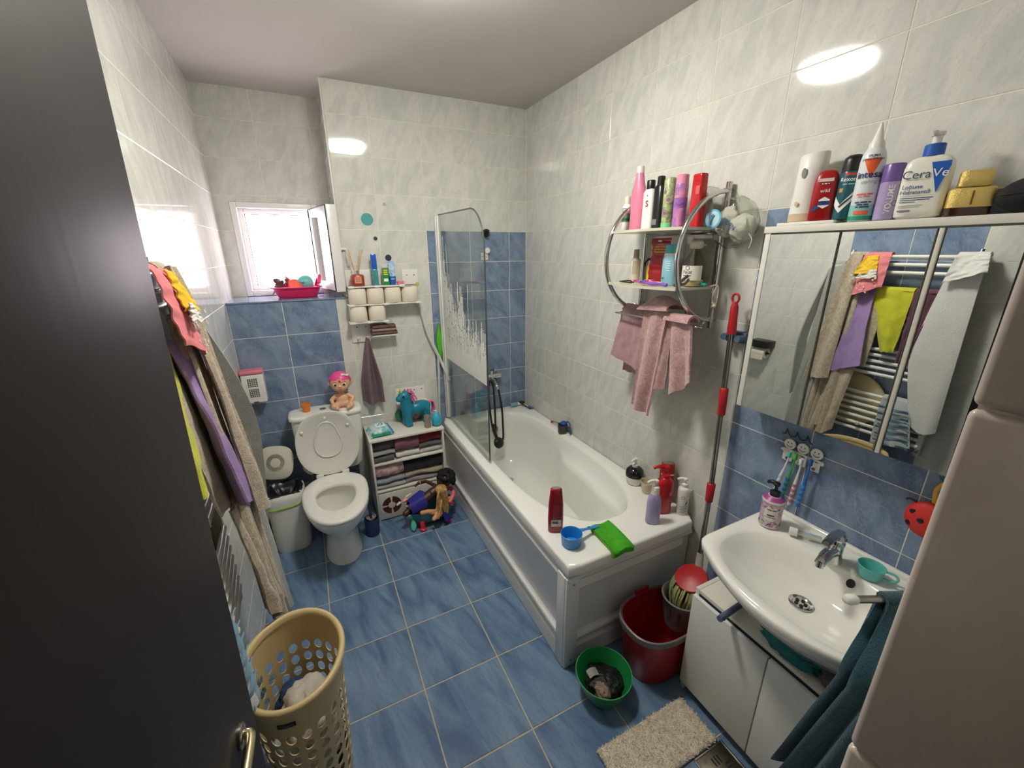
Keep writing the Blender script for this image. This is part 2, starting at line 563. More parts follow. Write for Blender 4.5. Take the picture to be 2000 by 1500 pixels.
# door leaf, opened into the room
door = bpy.data.objects.new('door_1', None); COL.objects.link(door)
structure(door, 'dark brown flat door standing open at the left')
door.location = (-1.768, -2.86, 0.012)
door.rotation_euler = (0, radians(1.65), math.atan2(-0.03, 0.77))
DARK = mat('dark_brown_laminate', (34, 27, 28), 0.5, var=0.12, scale=5, stretch=(1, 1, 0.05), bump=0.03, bscale=60)
DARK.node_tree.nodes['Principled BSDF'].inputs['Specular IOR Level'].default_value = 0.22
O('door_leaf', bx(-0.04, 0.0, 0.0, 0.77, 0.0, 2.06, 0.0015), DARK, door)
hz = 0.955
hd = O('door_handle', merge(lathe([(0.020, 0), (0.020, 0.004), (0.017, 0.006)], 24),), STEEL, door)
hd.location = (0.0, 0.68, hz); hd.rotation_euler = (0, radians(90), 0)
lv = catmull([(0.0, 0.68, hz), (0.012, 0.68, hz), (0.017, 0.668, hz), (0.017, 0.62, hz), (0.016, 0.56, hz - 0.003)], 5)
O('handle_lever', tube(lv, 0.008, 12), mat('satin_brass', (206, 190, 150), 0.22, 1.0), door)

# window frame, open sash with pane and handle
win = bpy.data.objects.new('window_1', None); COL.objects.link(win)
structure(win, 'small white plastic window with its sash swung open inward')
UPVC = mat('white_window_plastic', (236, 234, 232), 0.3, var=0.03)
def frame(x0, x1, z0, z1, y0, y1, w, bev=0.004):
    return merge(bx(x0, x0 + w, y0, y1, z0, z1, bev), bx(x1 - w, x1, y0, y1, z0, z1, bev),
                 bx(x0 + w, x1 - w, y0, y1, z1 - w, z1, bev), bx(x0 + w, x1 - w, y0, y1, z0, z0 + w, bev))
O('casing', frame(WX0 + 0.001, WX1 - 0.001, WZ0 - 0.004, WZ1 - 0.001, 0.352, 0.50, 0.034), UPVC, win)
O('frame', frame(WX0 + 0.034, WX1 - 0.034, WZ0 + 0.03, WZ1 - 0.034, 0.40, 0.46, 0.03), UPVC, win)
O('seal', frame(WX0 + 0.062, WX1 - 0.062, WZ0 + 0.058, WZ1 - 0.062, 0.41, 0.43, 0.006), RUBBER, win)
sash = bpy.data.objects.new('sash', None); COL.objects.link(sash); sash.parent = win
sash.location = (-1.392, 0.345, WZ0 + 0.03); sash.rotation_euler = (0, 0, math.atan2(-0.395, 0.085))
SW, SH = 0.40, 0.50
O('sash_frame', frame(0, SW, 0, SH, -0.028, 0.028, 0.055, 0.006), UPVC, sash)
O('sash_seal', frame(0.003, SW - 0.003, 0.003, SH - 0.003, -0.033, -0.027, 0.006, 0.001), RUBBER, sash)
O('pane', bx(0.05, SW - 0.05, -0.008, 0.008, 0.05, SH - 0.05), GLASS, sash, smooth=0)
O('window_handle', merge(bx(SW - 0.037, SW - 0.017, 0.026, 0.036, SH / 2 - 0.035, SH / 2 + 0.035, 0.003),
                         tube(catmull([(SW - 0.027, 0.03, SH / 2), (SW - 0.027, 0.06, SH / 2), (SW - 0.027, 0.07, SH / 2 - 0.02), (SW - 0.027, 0.07, SH / 2 - 0.1)], 4), 0.008, 10)), WHITE, sash)

# ceiling lamp
lamp = T('ceiling_lamp', 'round white dome lamp on the ceiling, outside the frame, mirrored in the tiles', 'lamp', (-1.02, -1.36, ZC))
O('lamp_base', lathe([(0.165, 0.0), (0.165, -0.025), (0.15, -0.03)], 40), WHITE, lamp)
em = bpy.data.materials.new('lamp_glow'); em.use_nodes = True
eb = em.node_tree.nodes['Principled BSDF']
eb.inputs['Base Color'].default_value = (0.9, 0.9, 0.85, 1)
eb.inputs['Emission Color'].default_value = LAMP_COLOR
eb.inputs['Emission Strength'].default_value = LAMP_POWER
O('lamp_diffuser', lathe([(0.150, -0.029), (0.148, -0.045), (0.135, -0.062), (0.10, -0.076), (0.05, -0.083), (0.001, -0.085)], 40), em, lamp)
# ================================================================ bathtub
tub = T('bathtub', 'long white acrylic bathtub with moulded plastic panels along the right wall', 'bathtub', (0, 0, 0))
TX0, TX1, TY0, TY1, TZ = -0.727, -0.004, -1.738, -0.004, 0.552
tc = (-0.355, -0.83)
outer = [(TX0, TY0), (TX1, TY0), (TX1, TY1), (TX0, TY1)]
def inset(d): return [(TX0 + d, TY0 + d), (TX1 - d, TY0 + d), (TX1 - d, TY1 - d), (TX0 + d, TY1 - d)]
def bowl_ring(z, s, n=96, ledge=0.0):
    """Basin outline: slim and squarer at the tap end, wide and round at the near end."""
    o = []
    for i in range(n):
        a = 2 * pi * i / n
        c, q = cos(a), sin(a)
        p = 2.6 if q < 0 else 3.6
        x = math.copysign(abs(c) ** (2 / p), c); y = math.copysign(abs(q) ** (2 / p), q)
        ry = (0.705 if q < 0 else 0.715) * s[1]
        px, py = tc[0] + x * 0.272 * s[0], tc[1] + y * ry + s[2]
        k = max(0.0, min(1.0, (-0.66 - py) / 0.16)) * max(0.0, min(1.0, (py + 1.50) / 0.3))     # elbow ledge on the wall side
        k = k * k * (3 - 2 * k)
        if x > 0: px -= ledge * k * min(1, x * 1.6)
        o.append((px, py, z))
    return o
N = 96
rings = [polyring(inset(0.03), *tc, 0.40, N), polyring(inset(0.03), *tc, 0.500, N), polyring(inset(0.001), *tc, 0.500, N), polyring(inset(0.0), *tc, 0.506, N), polyring(inset(0.0), *tc, TZ - 0.01, N),
         polyring(inset(0.004), *tc, TZ - 0.002, N), polyring(inset(0.012), *tc, TZ, N),
         bowl_ring(TZ, (1.10, 1.03, 0)), bowl_ring(TZ - 0.004, (1.05, 1.012, 0)), bowl_ring(TZ - 0.02, (1.0, 1.0, 0)), bowl_ring(0.475, (0.985, 0.985, 0.004), 96, 0.006), bowl_ring(0.455, (0.975, 0.975, 0.008), 96, 0.05), bowl_ring(0.445, (0.97, 0.97, 0.01), 96, 0.068), bowl_ring(0.42, (0.96, 0.96, 0.012), 96, 0.074),
         bowl_ring(0.30, (0.90, 0.91, 0.03), 96, 0.06), bowl_ring(0.20, (0.84, 0.83, 0.06), 96, 0.03), bowl_ring(0.15, (0.74, 0.74, 0.08)), bowl_ring(0.132, (0.5, 0.5, 0.09)), bowl_ring(0.130, (0.01, 0.01, 0.09))]
O('shell', loft(rings, False, True), ACRYL, tub, smooth=60)
def panel_profile(length, axis):
    """Side panel: moulded strips top and bottom, flat field, skirting; (out, z) profile run along the tub."""
    pr = [(0.0, 0.498), (0.008, 0.495), (0.010, 0.476), (0.022, 0.472), (0.026, 0.462), (0.022, 0.450), (0.010, 0.446), (0.006, 0.438),
          (0.006, 0.16), (0.012, 0.152), (0.024, 0.148), (0.027, 0.138), (0.023, 0.128), (0.014, 0.124), (0.012, 0.10), (0.022, 0.085), (0.026, 0.02), (0.026, 0.004), (-0.01, 0.004), (-0.01, 0.498)]
    if axis == 'x':
        return loft([[(-0.700 - a, y, z) for a, z in pr] for y in (-0.006, -length)])
    return loft([[(x, -1.692 - a, z) for a, z in pr] for x in (-0.008, -length)])
O('front_panel', panel_profile(1.655, 'x'), PANEL, tub, smooth=30)
O('end_panel', panel_profile(0.665, 'y'), PANEL, tub, smooth=30)
ct = O('corner_trim', merge(bx(-0.731, -0.712, -1.712, -1.655, 0.003, 0.485, 0.004), bx(-0.728, -0.664, -1.725, -1.708, 0.003, 0.485, 0.004)), PANEL, tub)
for z in (0.45, 0.04):
    O('screw', lathe([(0.005, 0), (0.005, 0.002), (0.003, 0.003)], 12), CHROME, ct, (-0.695, -1.725, z), (radians(90), 0, 0))
O('overflow_cap', lathe([(0.03, 0), (0.03, 0.006), (0.024, 0.009), (0.001, 0.009)], 24), CHROME, tub, (-0.345, -0.147, 0.44), (radians(82), 0, 0))
O('tub_drain', lathe([(0.03, 0), (0.03, 0.002), (0.02, 0.003)], 24), CHROME, tub, (-0.345, -0.40, 0.131))
for y in (-0.76, -0.56):
    O('grip_hole_cap', lathe([(0.018, 0), (0.018, 0.002), (0.013, 0.0025), (0.012, 0.001)], 24), ACRYL, tub, (-0.042, y, TZ))

# ================================================================ shower screen
scr = T('shower_screen', 'hinged glass bath screen with white frosted skyline print', 'shower screen', (-0.672, -0.012, 0.56))
O('wall_profile', bx(-0.016, 0.016, -0.022, 0.008, 0.004, 1.41, 0.003), mat('white_aluminium', (226, 226, 222), 0.3), scr)
O('hinge_profile', bx(-0.012, 0.012, -0.05, -0.024, 0.012, 1.41, 0.003), mat('white_aluminium', (226, 226, 222), 0.3), scr)
# glass: straight back, rounded top front corner
out = [(-0.05, 0.016), (-0.805, 0.016), (-0.805, 1.20)] + [(-0.805 + 0.19 * (1 - cos(t)), 1.20 + 0.205 * sin(t)) for t in [pi / 2 * k / 10 for k in range(1, 11)]] + [(-0.05, 1.415)]
O('glass', loft([[(-0.003, y, z) for y, z in out], [(0.003, y, z) for y, z in out]]), GLASS, scr, smooth=0)
ed = [(0, y, z) for y, z in out[1:]]
O('glass_edge', tube(ed, 0.0042, 6), mat('grey_green_glass_edge', (70, 78, 76), 0.15), scr)
O('bottom_seal', bx(-0.004, 0.004, -0.80, -0.05, 0.004, 0.018, 0.001), CLEARP, scr)
rnd = random.Random(5)
pv, pf = [], []
def pq(y0, y1, z0, z1, z0b=None, z1b=None):
    o = len(pv)
    pv.extend([(-0.0037, y0, z0), (-0.0037, y1, z0b if z0b is not None else z0), (-0.0037, y1, z1b if z1b is not None else z1), (-0.0037, y0, z1)])
    pf.append([o, o + 1, o + 2, o + 3])
nb = 74
for k in range(nb):
    y0 = -0.06 - 0.738 * k / nb; y1 = -0.06 - 0.738 * (k + 1) / nb
    t = k / nb
    base = 0.475; 
    env = 1.13 - 0.36 * t ** 0.8 - (0.14 if 0.28 < t < 0.40 else 0) + (0.10 if t > 0.9 else 0) - 0.10 * (t > 0.55)
    top = env + rnd.uniform(-0.09, 0.07)
    if k in (6, 12, 48, 60): top += 0.17
    z = base
    solid = base + 0.10 + 0.05 * rnd.random()
    pq(y0, y1, z, solid); z = solid
    while z < top:
        h = rnd.uniform(0.02, 0.09); gap = rnd.choice((0, 0, 0, 0, 0.006, 0.010)) if t < 0.75 else rnd.choice((0, 0, 0, 0.007))
        pq(y0, y1 + (0.003 if rnd.random() < 0.3 else 0), z, min(z + h, top)); z += h + gap
O('frosted_print', (pv, pf), mat('frosted_white_print', (232, 232, 226), 0.75, var=0.04), scr, smooth=0)

# ================================================================ shower set
mx_ = T('bath_mixer_tap', 'chrome bath mixer with black shower hose and handset on blue tiles', 'tap', (-0.325, 0.0, 0.84))
O('mixer_body', merge(tube([(-0.075, -0.05, 0), (0.075, -0.05, 0)], 0.021, 16), tube([(-0.06, 0, 0), (-0.06, -0.05, 0)], 0.026, 16), tube([(0.06, 0, 0), (0.06, -0.05, 0)], 0.026, 16)), CHROME, mx_)
O('spout', tube(catmull([(0, -0.05, -0.01), (0, -0.10, -0.02), (0, -0.15, -0.05), (0, -0.16, -0.075)], 5), 0.014, 14), CHROME, mx_)
O('lever', merge(tube([(0.0, -0.05, 0.0), (0.0, -0.06, 0.05)], 0.016, 14), tube([(0, -0.06, 0.05), (0, -0.13, 0.075)], [0.009, 0.006], 10)), CHROME, mx_)
hose = catmull([(0.03, -0.06, -0.02), (0.035, -0.10, -0.09), (0.030, -0.17, -0.22), (0.028, -0.19, -0.36), (0.024, -0.20, -0.46), (-0.005, -0.21, -0.505), (-0.035, -0.205, -0.47), (-0.034, -0.19, -0.36), (-0.02, -0.15, -0.18), (-0.008, -0.10, -0.06), (-0.03, -0.085, -0.03), (-0.055, -0.12, -0.12), (-0.066, -0.18, -0.28), (-0.062, -0.20, -0.36)], 7)
O('shower_hose', tube(hose, 0.0075, 10), RUBBER, mx_, smooth=60)
O('shower_handset', merge(tube(catmull([(-0.062, -0.20, -0.33), (-0.052, -0.21, -0.39), (-0.035, -0.225, -0.45)], 4), 0.013, 12),
                          xf(lathe([(0.001, -0.012), (0.036, -0.012), (0.044, 0.0), (0.040, 0.012), (0.02, 0.022), (0.001, 0.024)], 24), (-0.03, -0.235, -0.475), (radians(65), 0, radians(15)))), BLACKP, mx_, smooth=50)
hb = T('shower_bracket', 'small black shower handset bracket high on the blue tiles', 'bracket', (-0.325, 0.0, 1.868))
O('wall_plate', bx(-0.018, 0.018, -0.012, -0.0005, -0.025, 0.025, 0.004), BLACKP, hb)
O('cradle', xf(lathe([(0.012, -0.02), (0.017, -0.02), (0.019, 0.02), (0.013, 0.02), (0.011, -0.02)], 16, cap0=False, cap1=False), (0, -0.032, 0.004), (0.35, 0, 0)), BLACKP, hb)
hk = T('suction_hook', 'white patterned suction hook stuck on blue tiles beside the screen', 'hook', (-0.335, 0.0, 1.72))
O('hook_plate', bx(-0.028, 0.028, -0.008, -0.0005, -0.03, 0.02, 0.006), WHITE, hk)
O('hook_knob', xf(lathe([(0.010, 0), (0.010, 0.014), (0.019, 0.018), (0.019, 0.026), (0.012, 0.028)], 18), (0.016, -0.001, 0.035), (radians(90), 0, 0)), WHITE, hk)
for a, b in ((-0.014, -0.004), (0.002, -0.016), (0.013, -0.008), (-0.006, 0.008)):
    O('spot', xf(lathe([(0.0035, 0), (0.0035, 0.0012)], 8), (a, -0.0085, b), (radians(90), 0, 0)), BLACKP, hk)
# flexible white drain hose running from shelf to tub, and green scrubber behind the screen profile
hs = catmull([(-0.833, -0.03, 1.44), (-0.812, -0.03, 1.33), (-0.787, -0.03, 1.21), (-0.745, -0.03, 1.10), (-0.70, -0.035, 0.985), (-0.662, -0.072, 0.862)], 6)
tag(O('flexible_hose', merge(tube(hs, 0.011, 10), tube(catmull([(-0.724, -0.03, 1.055), (-0.727, -0.03, 0.9), (-0.735, -0.025, 0.72), (-0.745, -0.018, 0.45)], 5), 0.008, 8)), mat('translucent_white_hose', (214, 214, 206), 0.35, var=0.08), smooth=60),
    'pale flexible plastic hose slanting from the toilet roll shelf to the bath screen', 'hose')
gs = T('scrubbing_brush', 'bright green slim scrubber hanging behind the bath screen profile', 'brush', (-0.703, -0.003, 1.14))
O('scrubber_body', loft([ring(0, -0.014, z, w, 0.010, 16) for z, w in ((-0.13, 0.004), (-0.10, 0.010), (-0.05, 0.017), (0.0, 0.022), (0.05, 0.018), (0.09, 0.009), (0.12, 0.005))]), mat('lime_green_plastic', (92, 190, 40), 0.4), gs)
O('hanging_loop', tube(catmull([(0, -0.012, 0.118), (-0.006, -0.012, 0.128), (0, -0.012, 0.138), (0.006, -0.012, 0.128)], 4, True), 0.0018, 6, True), mat('lime_green_plastic', (92, 190, 40), 0.4), gs)
# ================================================================ toilet
tl = T('toilet', 'white close-coupled toilet with raised lid below the window', 'toilet', (-1.515, 0, 0))
def tr(z, cy, rx, rf, rb, n=40, p=2.2):
    """Egg-shaped section: rf towards the front (-y), rb towards the wall."""
    o = []
    for i in range(n):
        a = 2 * pi * i / n; c, s = cos(a), sin(a)
        o.append((rx * math.copysign(abs(c) ** (2 / p), c), cy + (rb if s > 0 else rf) * math.copysign(abs(s) ** (2 / p), s), z))
    return o
bowl = [tr(0.0, -0.42, 0.105, 0.195, 0.20), tr(0.03, -0.42, 0.100, 0.19, 0.20), tr(0.12, -0.42, 0.090, 0.175, 0.20), tr(0.19, -0.42, 0.095, 0.19, 0.20), tr(0.25, -0.43, 0.125, 0.25, 0.21),
        tr(0.32, -0.44, 0.160, 0.315, 0.22), tr(0.37, -0.445, 0.176, 0.340, 0.22), tr(0.392, -0.45, 0.178, 0.345, 0.225), tr(0.398, -0.45, 0.172, 0.338, 0.22),
        tr(0.398, -0.47, 0.118, 0.225, 0.10), tr(0.36, -0.47, 0.112, 0.215, 0.10), tr(0.28, -0.46, 0.09, 0.17, 0.10), tr(0.21, -0.43, 0.06, 0.09, 0.08), tr(0.19, -0.42, 0.02, 0.03, 0.03)]
O('bowl', loft(bowl), PORC, tl, smooth=60)
so = [(0.178, 0.348), (0.180, 0.352), (0.172, 0.342)]
seat = loft([tr(0.399, -0.45, 0.176, 0.350, 0.19), tr(0.407, -0.45, 0.181, 0.356, 0.195), tr(0.418, -0.45, 0.178, 0.352, 0.19), tr(0.423, -0.45, 0.165, 0.338, 0.178),
             tr(0.422, -0.485, 0.118, 0.205, 0.100), tr(0.416, -0.485, 0.108, 0.195, 0.092), tr(0.400, -0.485, 0.105, 0.192, 0.090), tr(0.399, -0.45, 0.176, 0.350, 0.19)], False, False)
O('seat', seat, WHITE, tl, smooth=60)
lidm = mat('toilet_lid_plastic', (224, 222, 214), 0.3)
lid = O('lid', (lambda a: a)(loft([[(x, d, z) for x, z in pts] for d, pts in [(dd, [(sx * 0.182 * math.copysign(abs(cos(a)) ** 0.85, cos(a)), 0.205 + sz * 0.205 * math.copysign(abs(sin(a)) ** 0.9, sin(a))) for a in [2 * pi * i / 48 for i in range(48)]])
       for dd, sx, sz in ((0.020, 0.96, 0.97), (0.016, 1.0, 1.0), (0.004, 1.0, 1.0), (0.0, 0.985, 0.985), (0.0, 0.90, 0.91), (0.006, 0.86, 0.87), (0.006, 0.01, 0.01))]])), lidm, tl, (0, -0.262, 0.418), (radians(-6), 0, 0), smooth=50)
pear = []
for i in range(48):
    a = 2 * pi * i / 48
    z = 0.23 + 0.112 * sin(a)
    w = 0.076 - 0.016 * sin(a) - 0.010 * max(0, 1 - abs(sin(a) - 0.25) * 3)
    pear.append((w * math.copysign(abs(cos(a)) ** 0.85, cos(a)), 0.003, z))
O('child_seat_insert', merge(tube(catmull(pear[::3], 3, True), 0.0045, 8, True), loft([[(x * 0.97, 0.002, 0.23 + (z - 0.23) * 0.97) for x, y, z in pear], [(x * 0.9, 0.0042, 0.23 + (z - 0.23) * 0.9) for x, y, z in pear]], False, True)), lidm, lid, smooth=60)
for x, z in ((-0.135, 0.30), (0.0, 0.37), (0.125, 0.305)):
    O('buffer', xf(lathe([(0.009, 0), (0.009, 0.006), (0.005, 0.009)], 12), (x, 0.002, z), (radians(90), 0, 0)), WHITE, lid)
for x in (-0.075, 0.075):
    O('hinge', bx(x - 0.022, x + 0.022, -0.272, -0.245, 0.398, 0.432, 0.006), WHITE, tl)
O('tank', loft([ring(0.015, -0.102, z, a, b, 40, 5) for z, a, b in ((0.40, 0.165, 0.075), (0.43, 0.185, 0.082), (0.6, 0.198, 0.086), (0.768, 0.204, 0.09))]), PORC, tl, smooth=50)
O('tank_lid', loft([ring(0.015, -0.102, z, a, b, 40, 5) for z, a, b in ((0.768, 0.206, 0.092), (0.775, 0.214, 0.098), (0.793, 0.214, 0.098), (0.800, 0.208, 0.092), (0.801, 0.19, 0.08))]), PORC, tl, smooth=50)
O('flush_button', lathe([(0.02, 0.80), (0.02, 0.806), (0.017, 0.807)], 20), CHROME, tl, (0.0, -0.10, 0))

# orange cup on the tank
oc = T('plastic_cup', 'small orange plastic cup on the toilet tank', 'cup', (-1.607, -0.095, 0.801))
O('cup_wall', lathe([(0.020, 0.0), (0.026, 0.045), (0.0285, 0.048), (0.0285, 0.052), (0.025, 0.052), (0.019, 0.004)], 24), mat('orange_plastic', (226, 132, 36), 0.4), oc)

# ================================================================ baby doll sitting on the tank
SKIN = mat('doll_vinyl', (226, 178, 142), 0.4, var=0.04)
DOLL = 1
dl = T('baby_doll', 'bare vinyl baby doll with pink hair sitting on the toilet tank', 'doll', (-1.392, -0.105, 0.803), radians(-8))
dl.scale = (1.1, 1.1, 1.1)
bd = [ell((0, 0, 0.042), (0.037, 0.030, 0.042)), ell((0, -0.002, 0.025), (0.040, 0.034, 0.027)), capsule((0, 0, 0.08), (0, 0, 0.10), 0.013, 0.013),
      capsule((-0.034, -0.004, 0.068), (-0.058, -0.012, 0.047), 0.013, 0.012), capsule((-0.058, -0.012, 0.047), (-0.052, -0.036, 0.040), 0.011, 0.010), ell((-0.050, -0.043, 0.039), (0.010, 0.012, 0.008)),
      capsule((0.034, -0.004, 0.068), (0.060, -0.012, 0.052), 0.013, 0.012), capsule((0.060, -0.012, 0.052), (0.050, -0.034, 0.036), 0.011, 0.010), ell((0.047, -0.041, 0.034), (0.010, 0.012, 0.008)),
      capsule((-0.022, -0.014, 0.017), (-0.046, -0.045, 0.020), 0.019, 0.016), capsule((-0.046, -0.045, 0.020), (-0.028, -0.070, 0.014), 0.015, 0.011), ell((-0.026, -0.078, 0.016), (0.011, 0.014, 0.013)),
      capsule((0.022, -0.014, 0.017), (0.048, -0.045, 0.020), 0.019, 0.016), capsule((0.048, -0.045, 0.020), (0.034, -0.072, 0.014), 0.015, 0.011), ell((0.033, -0.080, 0.016), (0.011, 0.014, 0.013)),
      ell((0, 0.0, 0.150), (0.058, 0.052, 0.056)), ell((0, -0.020, 0.128), (0.044, 0.034, 0.030)), ell((0, -0.053, 0.136), (0.0075, 0.008, 0.006)),
      ell((-0.058, 0.0, 0.145), (0.008, 0.010, 0.014)), ell((0.058, 0.0, 0.145), (0.008, 0.010, 0.014))]
O('doll_body', remesh(merge(*bd), 0.0032, 3), SKIN, dl, smooth=80)
hair = [(x * 1.035, y * 1.035 + 0.003, 0.152 + (z - 0.152) * 1.05) for x, y, z in ell((0, 0, 0.152), (0.059, 0.053, 0.057), 28, 20)[0]]
hv, hf = hair, ell((0, 0, 0), (1, 1, 1), 28, 20)[1]
keep = [q for q in hf if all(hv[i][2] > 0.152 - 0.62 * (hv[i][1] + 0.012) - 0.014 * abs(sin(hv[i][0] * 130)) for i in q)]
O('hair', (hv, keep), mat('pink_doll_hair', (228, 72, 140), 0.4), dl, smooth=60)
for s in (-1, 1):
    ey = O('eye', ell((s * 0.024, -0.046, 0.146), (0.0115, 0.006, 0.009)), mat('eye_white', (240, 238, 232), 0.2), dl)
    O('iris', ell((s * 0.023, -0.0508, 0.146), (0.0065, 0.002, 0.0075)), mat('green_iris', (60, 90, 60), 0.2), ey)
    O('pupil', ell((s * 0.023, -0.0525, 0.146), (0.0032, 0.001, 0.004)), BLACKP, ey)
    O('eyebrow', tube([(s * 0.014, -0.0505, 0.160), (s * 0.025, -0.0490, 0.164), (s * 0.036, -0.0445, 0.160)], 0.0014, 6), mat('pink_doll_hair', (228, 72, 140), 0.4), dl)
O('mouth', ell((0, -0.0545, 0.118), (0.010, 0.003, 0.0035)), mat('doll_lips', (200, 70, 90), 0.3), dl)
O('forehead_spot', ell((0.002, -0.0500, 0.166), (0.008, 0.004, 0.008)), mat('red_spot', (214, 60, 84), 0.3), dl)
bow = merge(ell((0.020, -0.03, 0.199), (0.012, 0.006, 0.008)), ell((0.042, -0.026, 0.194), (0.012, 0.006, 0.008)), ell((0.031, -0.031, 0.197), (0.005, 0.005, 0.005)))
O('bow', bow, mat('white_bow', (236, 220, 226), 0.5), dl)

# ================================================================ waste bin
bn = T('waste_bin', 'white plastic bin with open lid and black liner beside the toilet', 'bin', (-1.792, -0.258, 0.0))
def br(z, rx, ry, p=3.2): return ring(0, 0, z, rx, ry, 40, p)
O('bin_body', loft([br(0.0, 0.095, 0.092), br(0.02, 0.099, 0.096), br(0.2, 0.103, 0.102), br(0.33, 0.107, 0.107), br(0.36, 0.108, 0.109), br(0.385, 0.106, 0.106), br(0.395, 0.098, 0.098), br(0.390, 0.088, 0.088), br(0.34, 0.082, 0.082), br(0.30, 0.08, 0.08)]), WHITE, bn, smooth=60)
gb = [(0.1085 * math.copysign(abs(cos(a)) ** 0.62, cos(a)), 0.1085 * math.copysign(abs(sin(a)) ** 0.62, sin(a)), 0.318 + 0.012 * cos(a)) for a in [2 * pi * i / 48 for i in range(48)]]
O('green_band', tube(gb, 0.0045, 8, True), mat('lime_band', (150, 190, 40), 0.4), bn)
LIN = mat('black_bin_liner', (22, 21, 28), 0.3, bump=0.5, bscale=40)
O('liner', loft([[(x * (1 + 0.03 * sin(9 * i)), y * (1 + 0.03 * cos(7 * i)), z + 0.004 * sin(5 * i)) for i, (x, y, z) in enumerate(br(zz, a, a))] for zz, a in ((0.392, 0.102), (0.400, 0.094), (0.398, 0.085), (0.37, 0.075), (0.34, 0.05), (0.335, 0.01))], False, True), LIN, bn, smooth=70)
lp = [(0.099, 0.012), (0.105, 0.006), (0.103, 0.0), (0.092, -0.004), (0.080, 0.006), (0.055, 0.012), (0.030, 0.012), (0.029, -0.006), (0.026, -0.009), (0.001, -0.009)]
ld = O('bin_lid', loft([ring(0, 0, z, r, r * 0.98, 40, 3.0 if r > 0.06 else 2.0) for r, z in lp]), mat('bin_lid_plastic', (212, 208, 194), 0.35), bn, (-0.028, 0.118, 0.515), (radians(62), radians(-10), radians(-14)), smooth=50)
ld.rotation_euler = (radians(68), 0, radians(-22))
for k in range(4):
    a = k * pi / 2 + 0.4
    O('lid_rib', xf(box(0.045, 0.004, 0.010), (0.055 * cos(a), 0.055 * sin(a), 0.004), (0, 0, a)), mat('bin_lid_plastic', (212, 208, 194), 0.35), ld)

# wall dispenser with pink lid
wb = T('wall_dispenser_box', 'white wall box with pink lid and pierced squares above the bin', 'box', (-1.860, 0.0, 0.895))
O('box_body', bx(-0.060, 0.055, -0.085, -0.001, 0.0, 0.178, 0.010, 3), WHITE, wb)
O('box_lid', bx(-0.063, 0.058, -0.089, -0.001, 0.178, 0.200, 0.008, 3), mat('pink_plastic', (222, 130, 146), 0.4), wb)
SLOT = mat('dark_slot', (74, 72, 70), 0.6)
for zc in (0.065, 0.128):
    for i in range(5):
        for j in range(5):
            O('hole', bx(-0.028 + i * 0.0105, -0.0205 + i * 0.0105, -0.0862, -0.0848, zc - 0.024 + j * 0.0105, zc - 0.0165 + j * 0.0105), SLOT, wb, smooth=0)
O('latch', bx(-0.016, 0.010, -0.0875, -0.083, 0.0, 0.012, 0.003), SLOT, wb)

# toilet brush
tb = T('toilet_brush', 'navy toilet brush holder on the floor right of the toilet', 'toilet brush', (-1.335, -0.395, 0.0))
NAVY = mat('navy_plastic', (42, 54, 92), 0.45)
O('holder', lathe([(0.040, 0.0), (0.043, 0.01), (0.046, 0.12), (0.044, 0.124), (0.040, 0.12), (0.034, 0.02), (0.001, 0.015)], 32), NAVY, tb)
O('handle', merge(tube([(0, 0.004, 0.10), (-0.008, 0.02, 0.30)], 0.008, 12), ell((-0.008, 0.021, 0.30), (0.0095, 0.0095, 0.012))), mat('dark_handle_plastic', (52, 54, 66), 0.4), tb)
bl = [bar3((0, 0, 0.09), (0.030 * cos(a) * r, 0.030 * sin(a) * r, 0.124 + 0.006 * r), 0.0014, 4) for a in [2 * pi * i / 18 for i in range(18)] for r in (0.6, 1.05)]
O('bristles', merge(*bl), mat('white_bristle', (214, 206, 190), 0.7), tb)

# ================================================================ shelf unit with folded clothes
su = T('shelf_unit', 'low white open shelf unit of folded clothes between toilet and bathtub', 'shelf unit', (0, 0, 0))
UX0, UX1, UY0, UY1 = -1.278, -0.792, -0.292, -0.012
for x in (UX0, UX1 - 0.012):
    O('side_panel', bx(x, x + 0.012, UY0, UY1, 0.0, 0.588, 0.001), LAMW, su)
O('top_board', bx(UX0 - 0.004, UX1 + 0.004, UY0 - 0.004, UY1, 0.588, 0.602, 0.0015), LAMW, su)
for z in (0.415, 0.212):
    O('shelf', bx(UX0 + 0.012, UX1 - 0.012, UY0 + 0.004, UY1, z, z + 0.012, 0.001), LAMW, su)
O('back_panel', bx(UX0 + 0.012, UX1 - 0.012, UY1 - 0.006, UY1, 0.0, 0.588), mat('shelf_back_board', (150, 146, 138), 0.7), su)
dr = O('drawer_front', bx(UX0 + 0.013, UX1 - 0.013, UY0 + 0.002, UY0 + 0.012, 0.008, 0.205, 0.003), LAMW, su)
RED_D = mat('dark_red_interior', (84, 34, 30), 0.7)
for q in range(4):
    a0 = q * pi / 2 + 0.14; a1 = (q + 1) * pi / 2 - 0.14
    arc = [a0 + (a1 - a0) * k / 8 for k in range(9)]
    pts = [(0.064 * cos(a), 0.064 * sin(a)) for a in arc] + [(0.024 * cos(a), 0.024 * sin(a)) for a in arc[::-1]]
    O('grille_opening', disc_prism([(-1.185 + x, 0.108 + z) for x, z in pts], UY0 + 0.0005, UY0 + 0.0035), RED_D, dr, smooth=0)

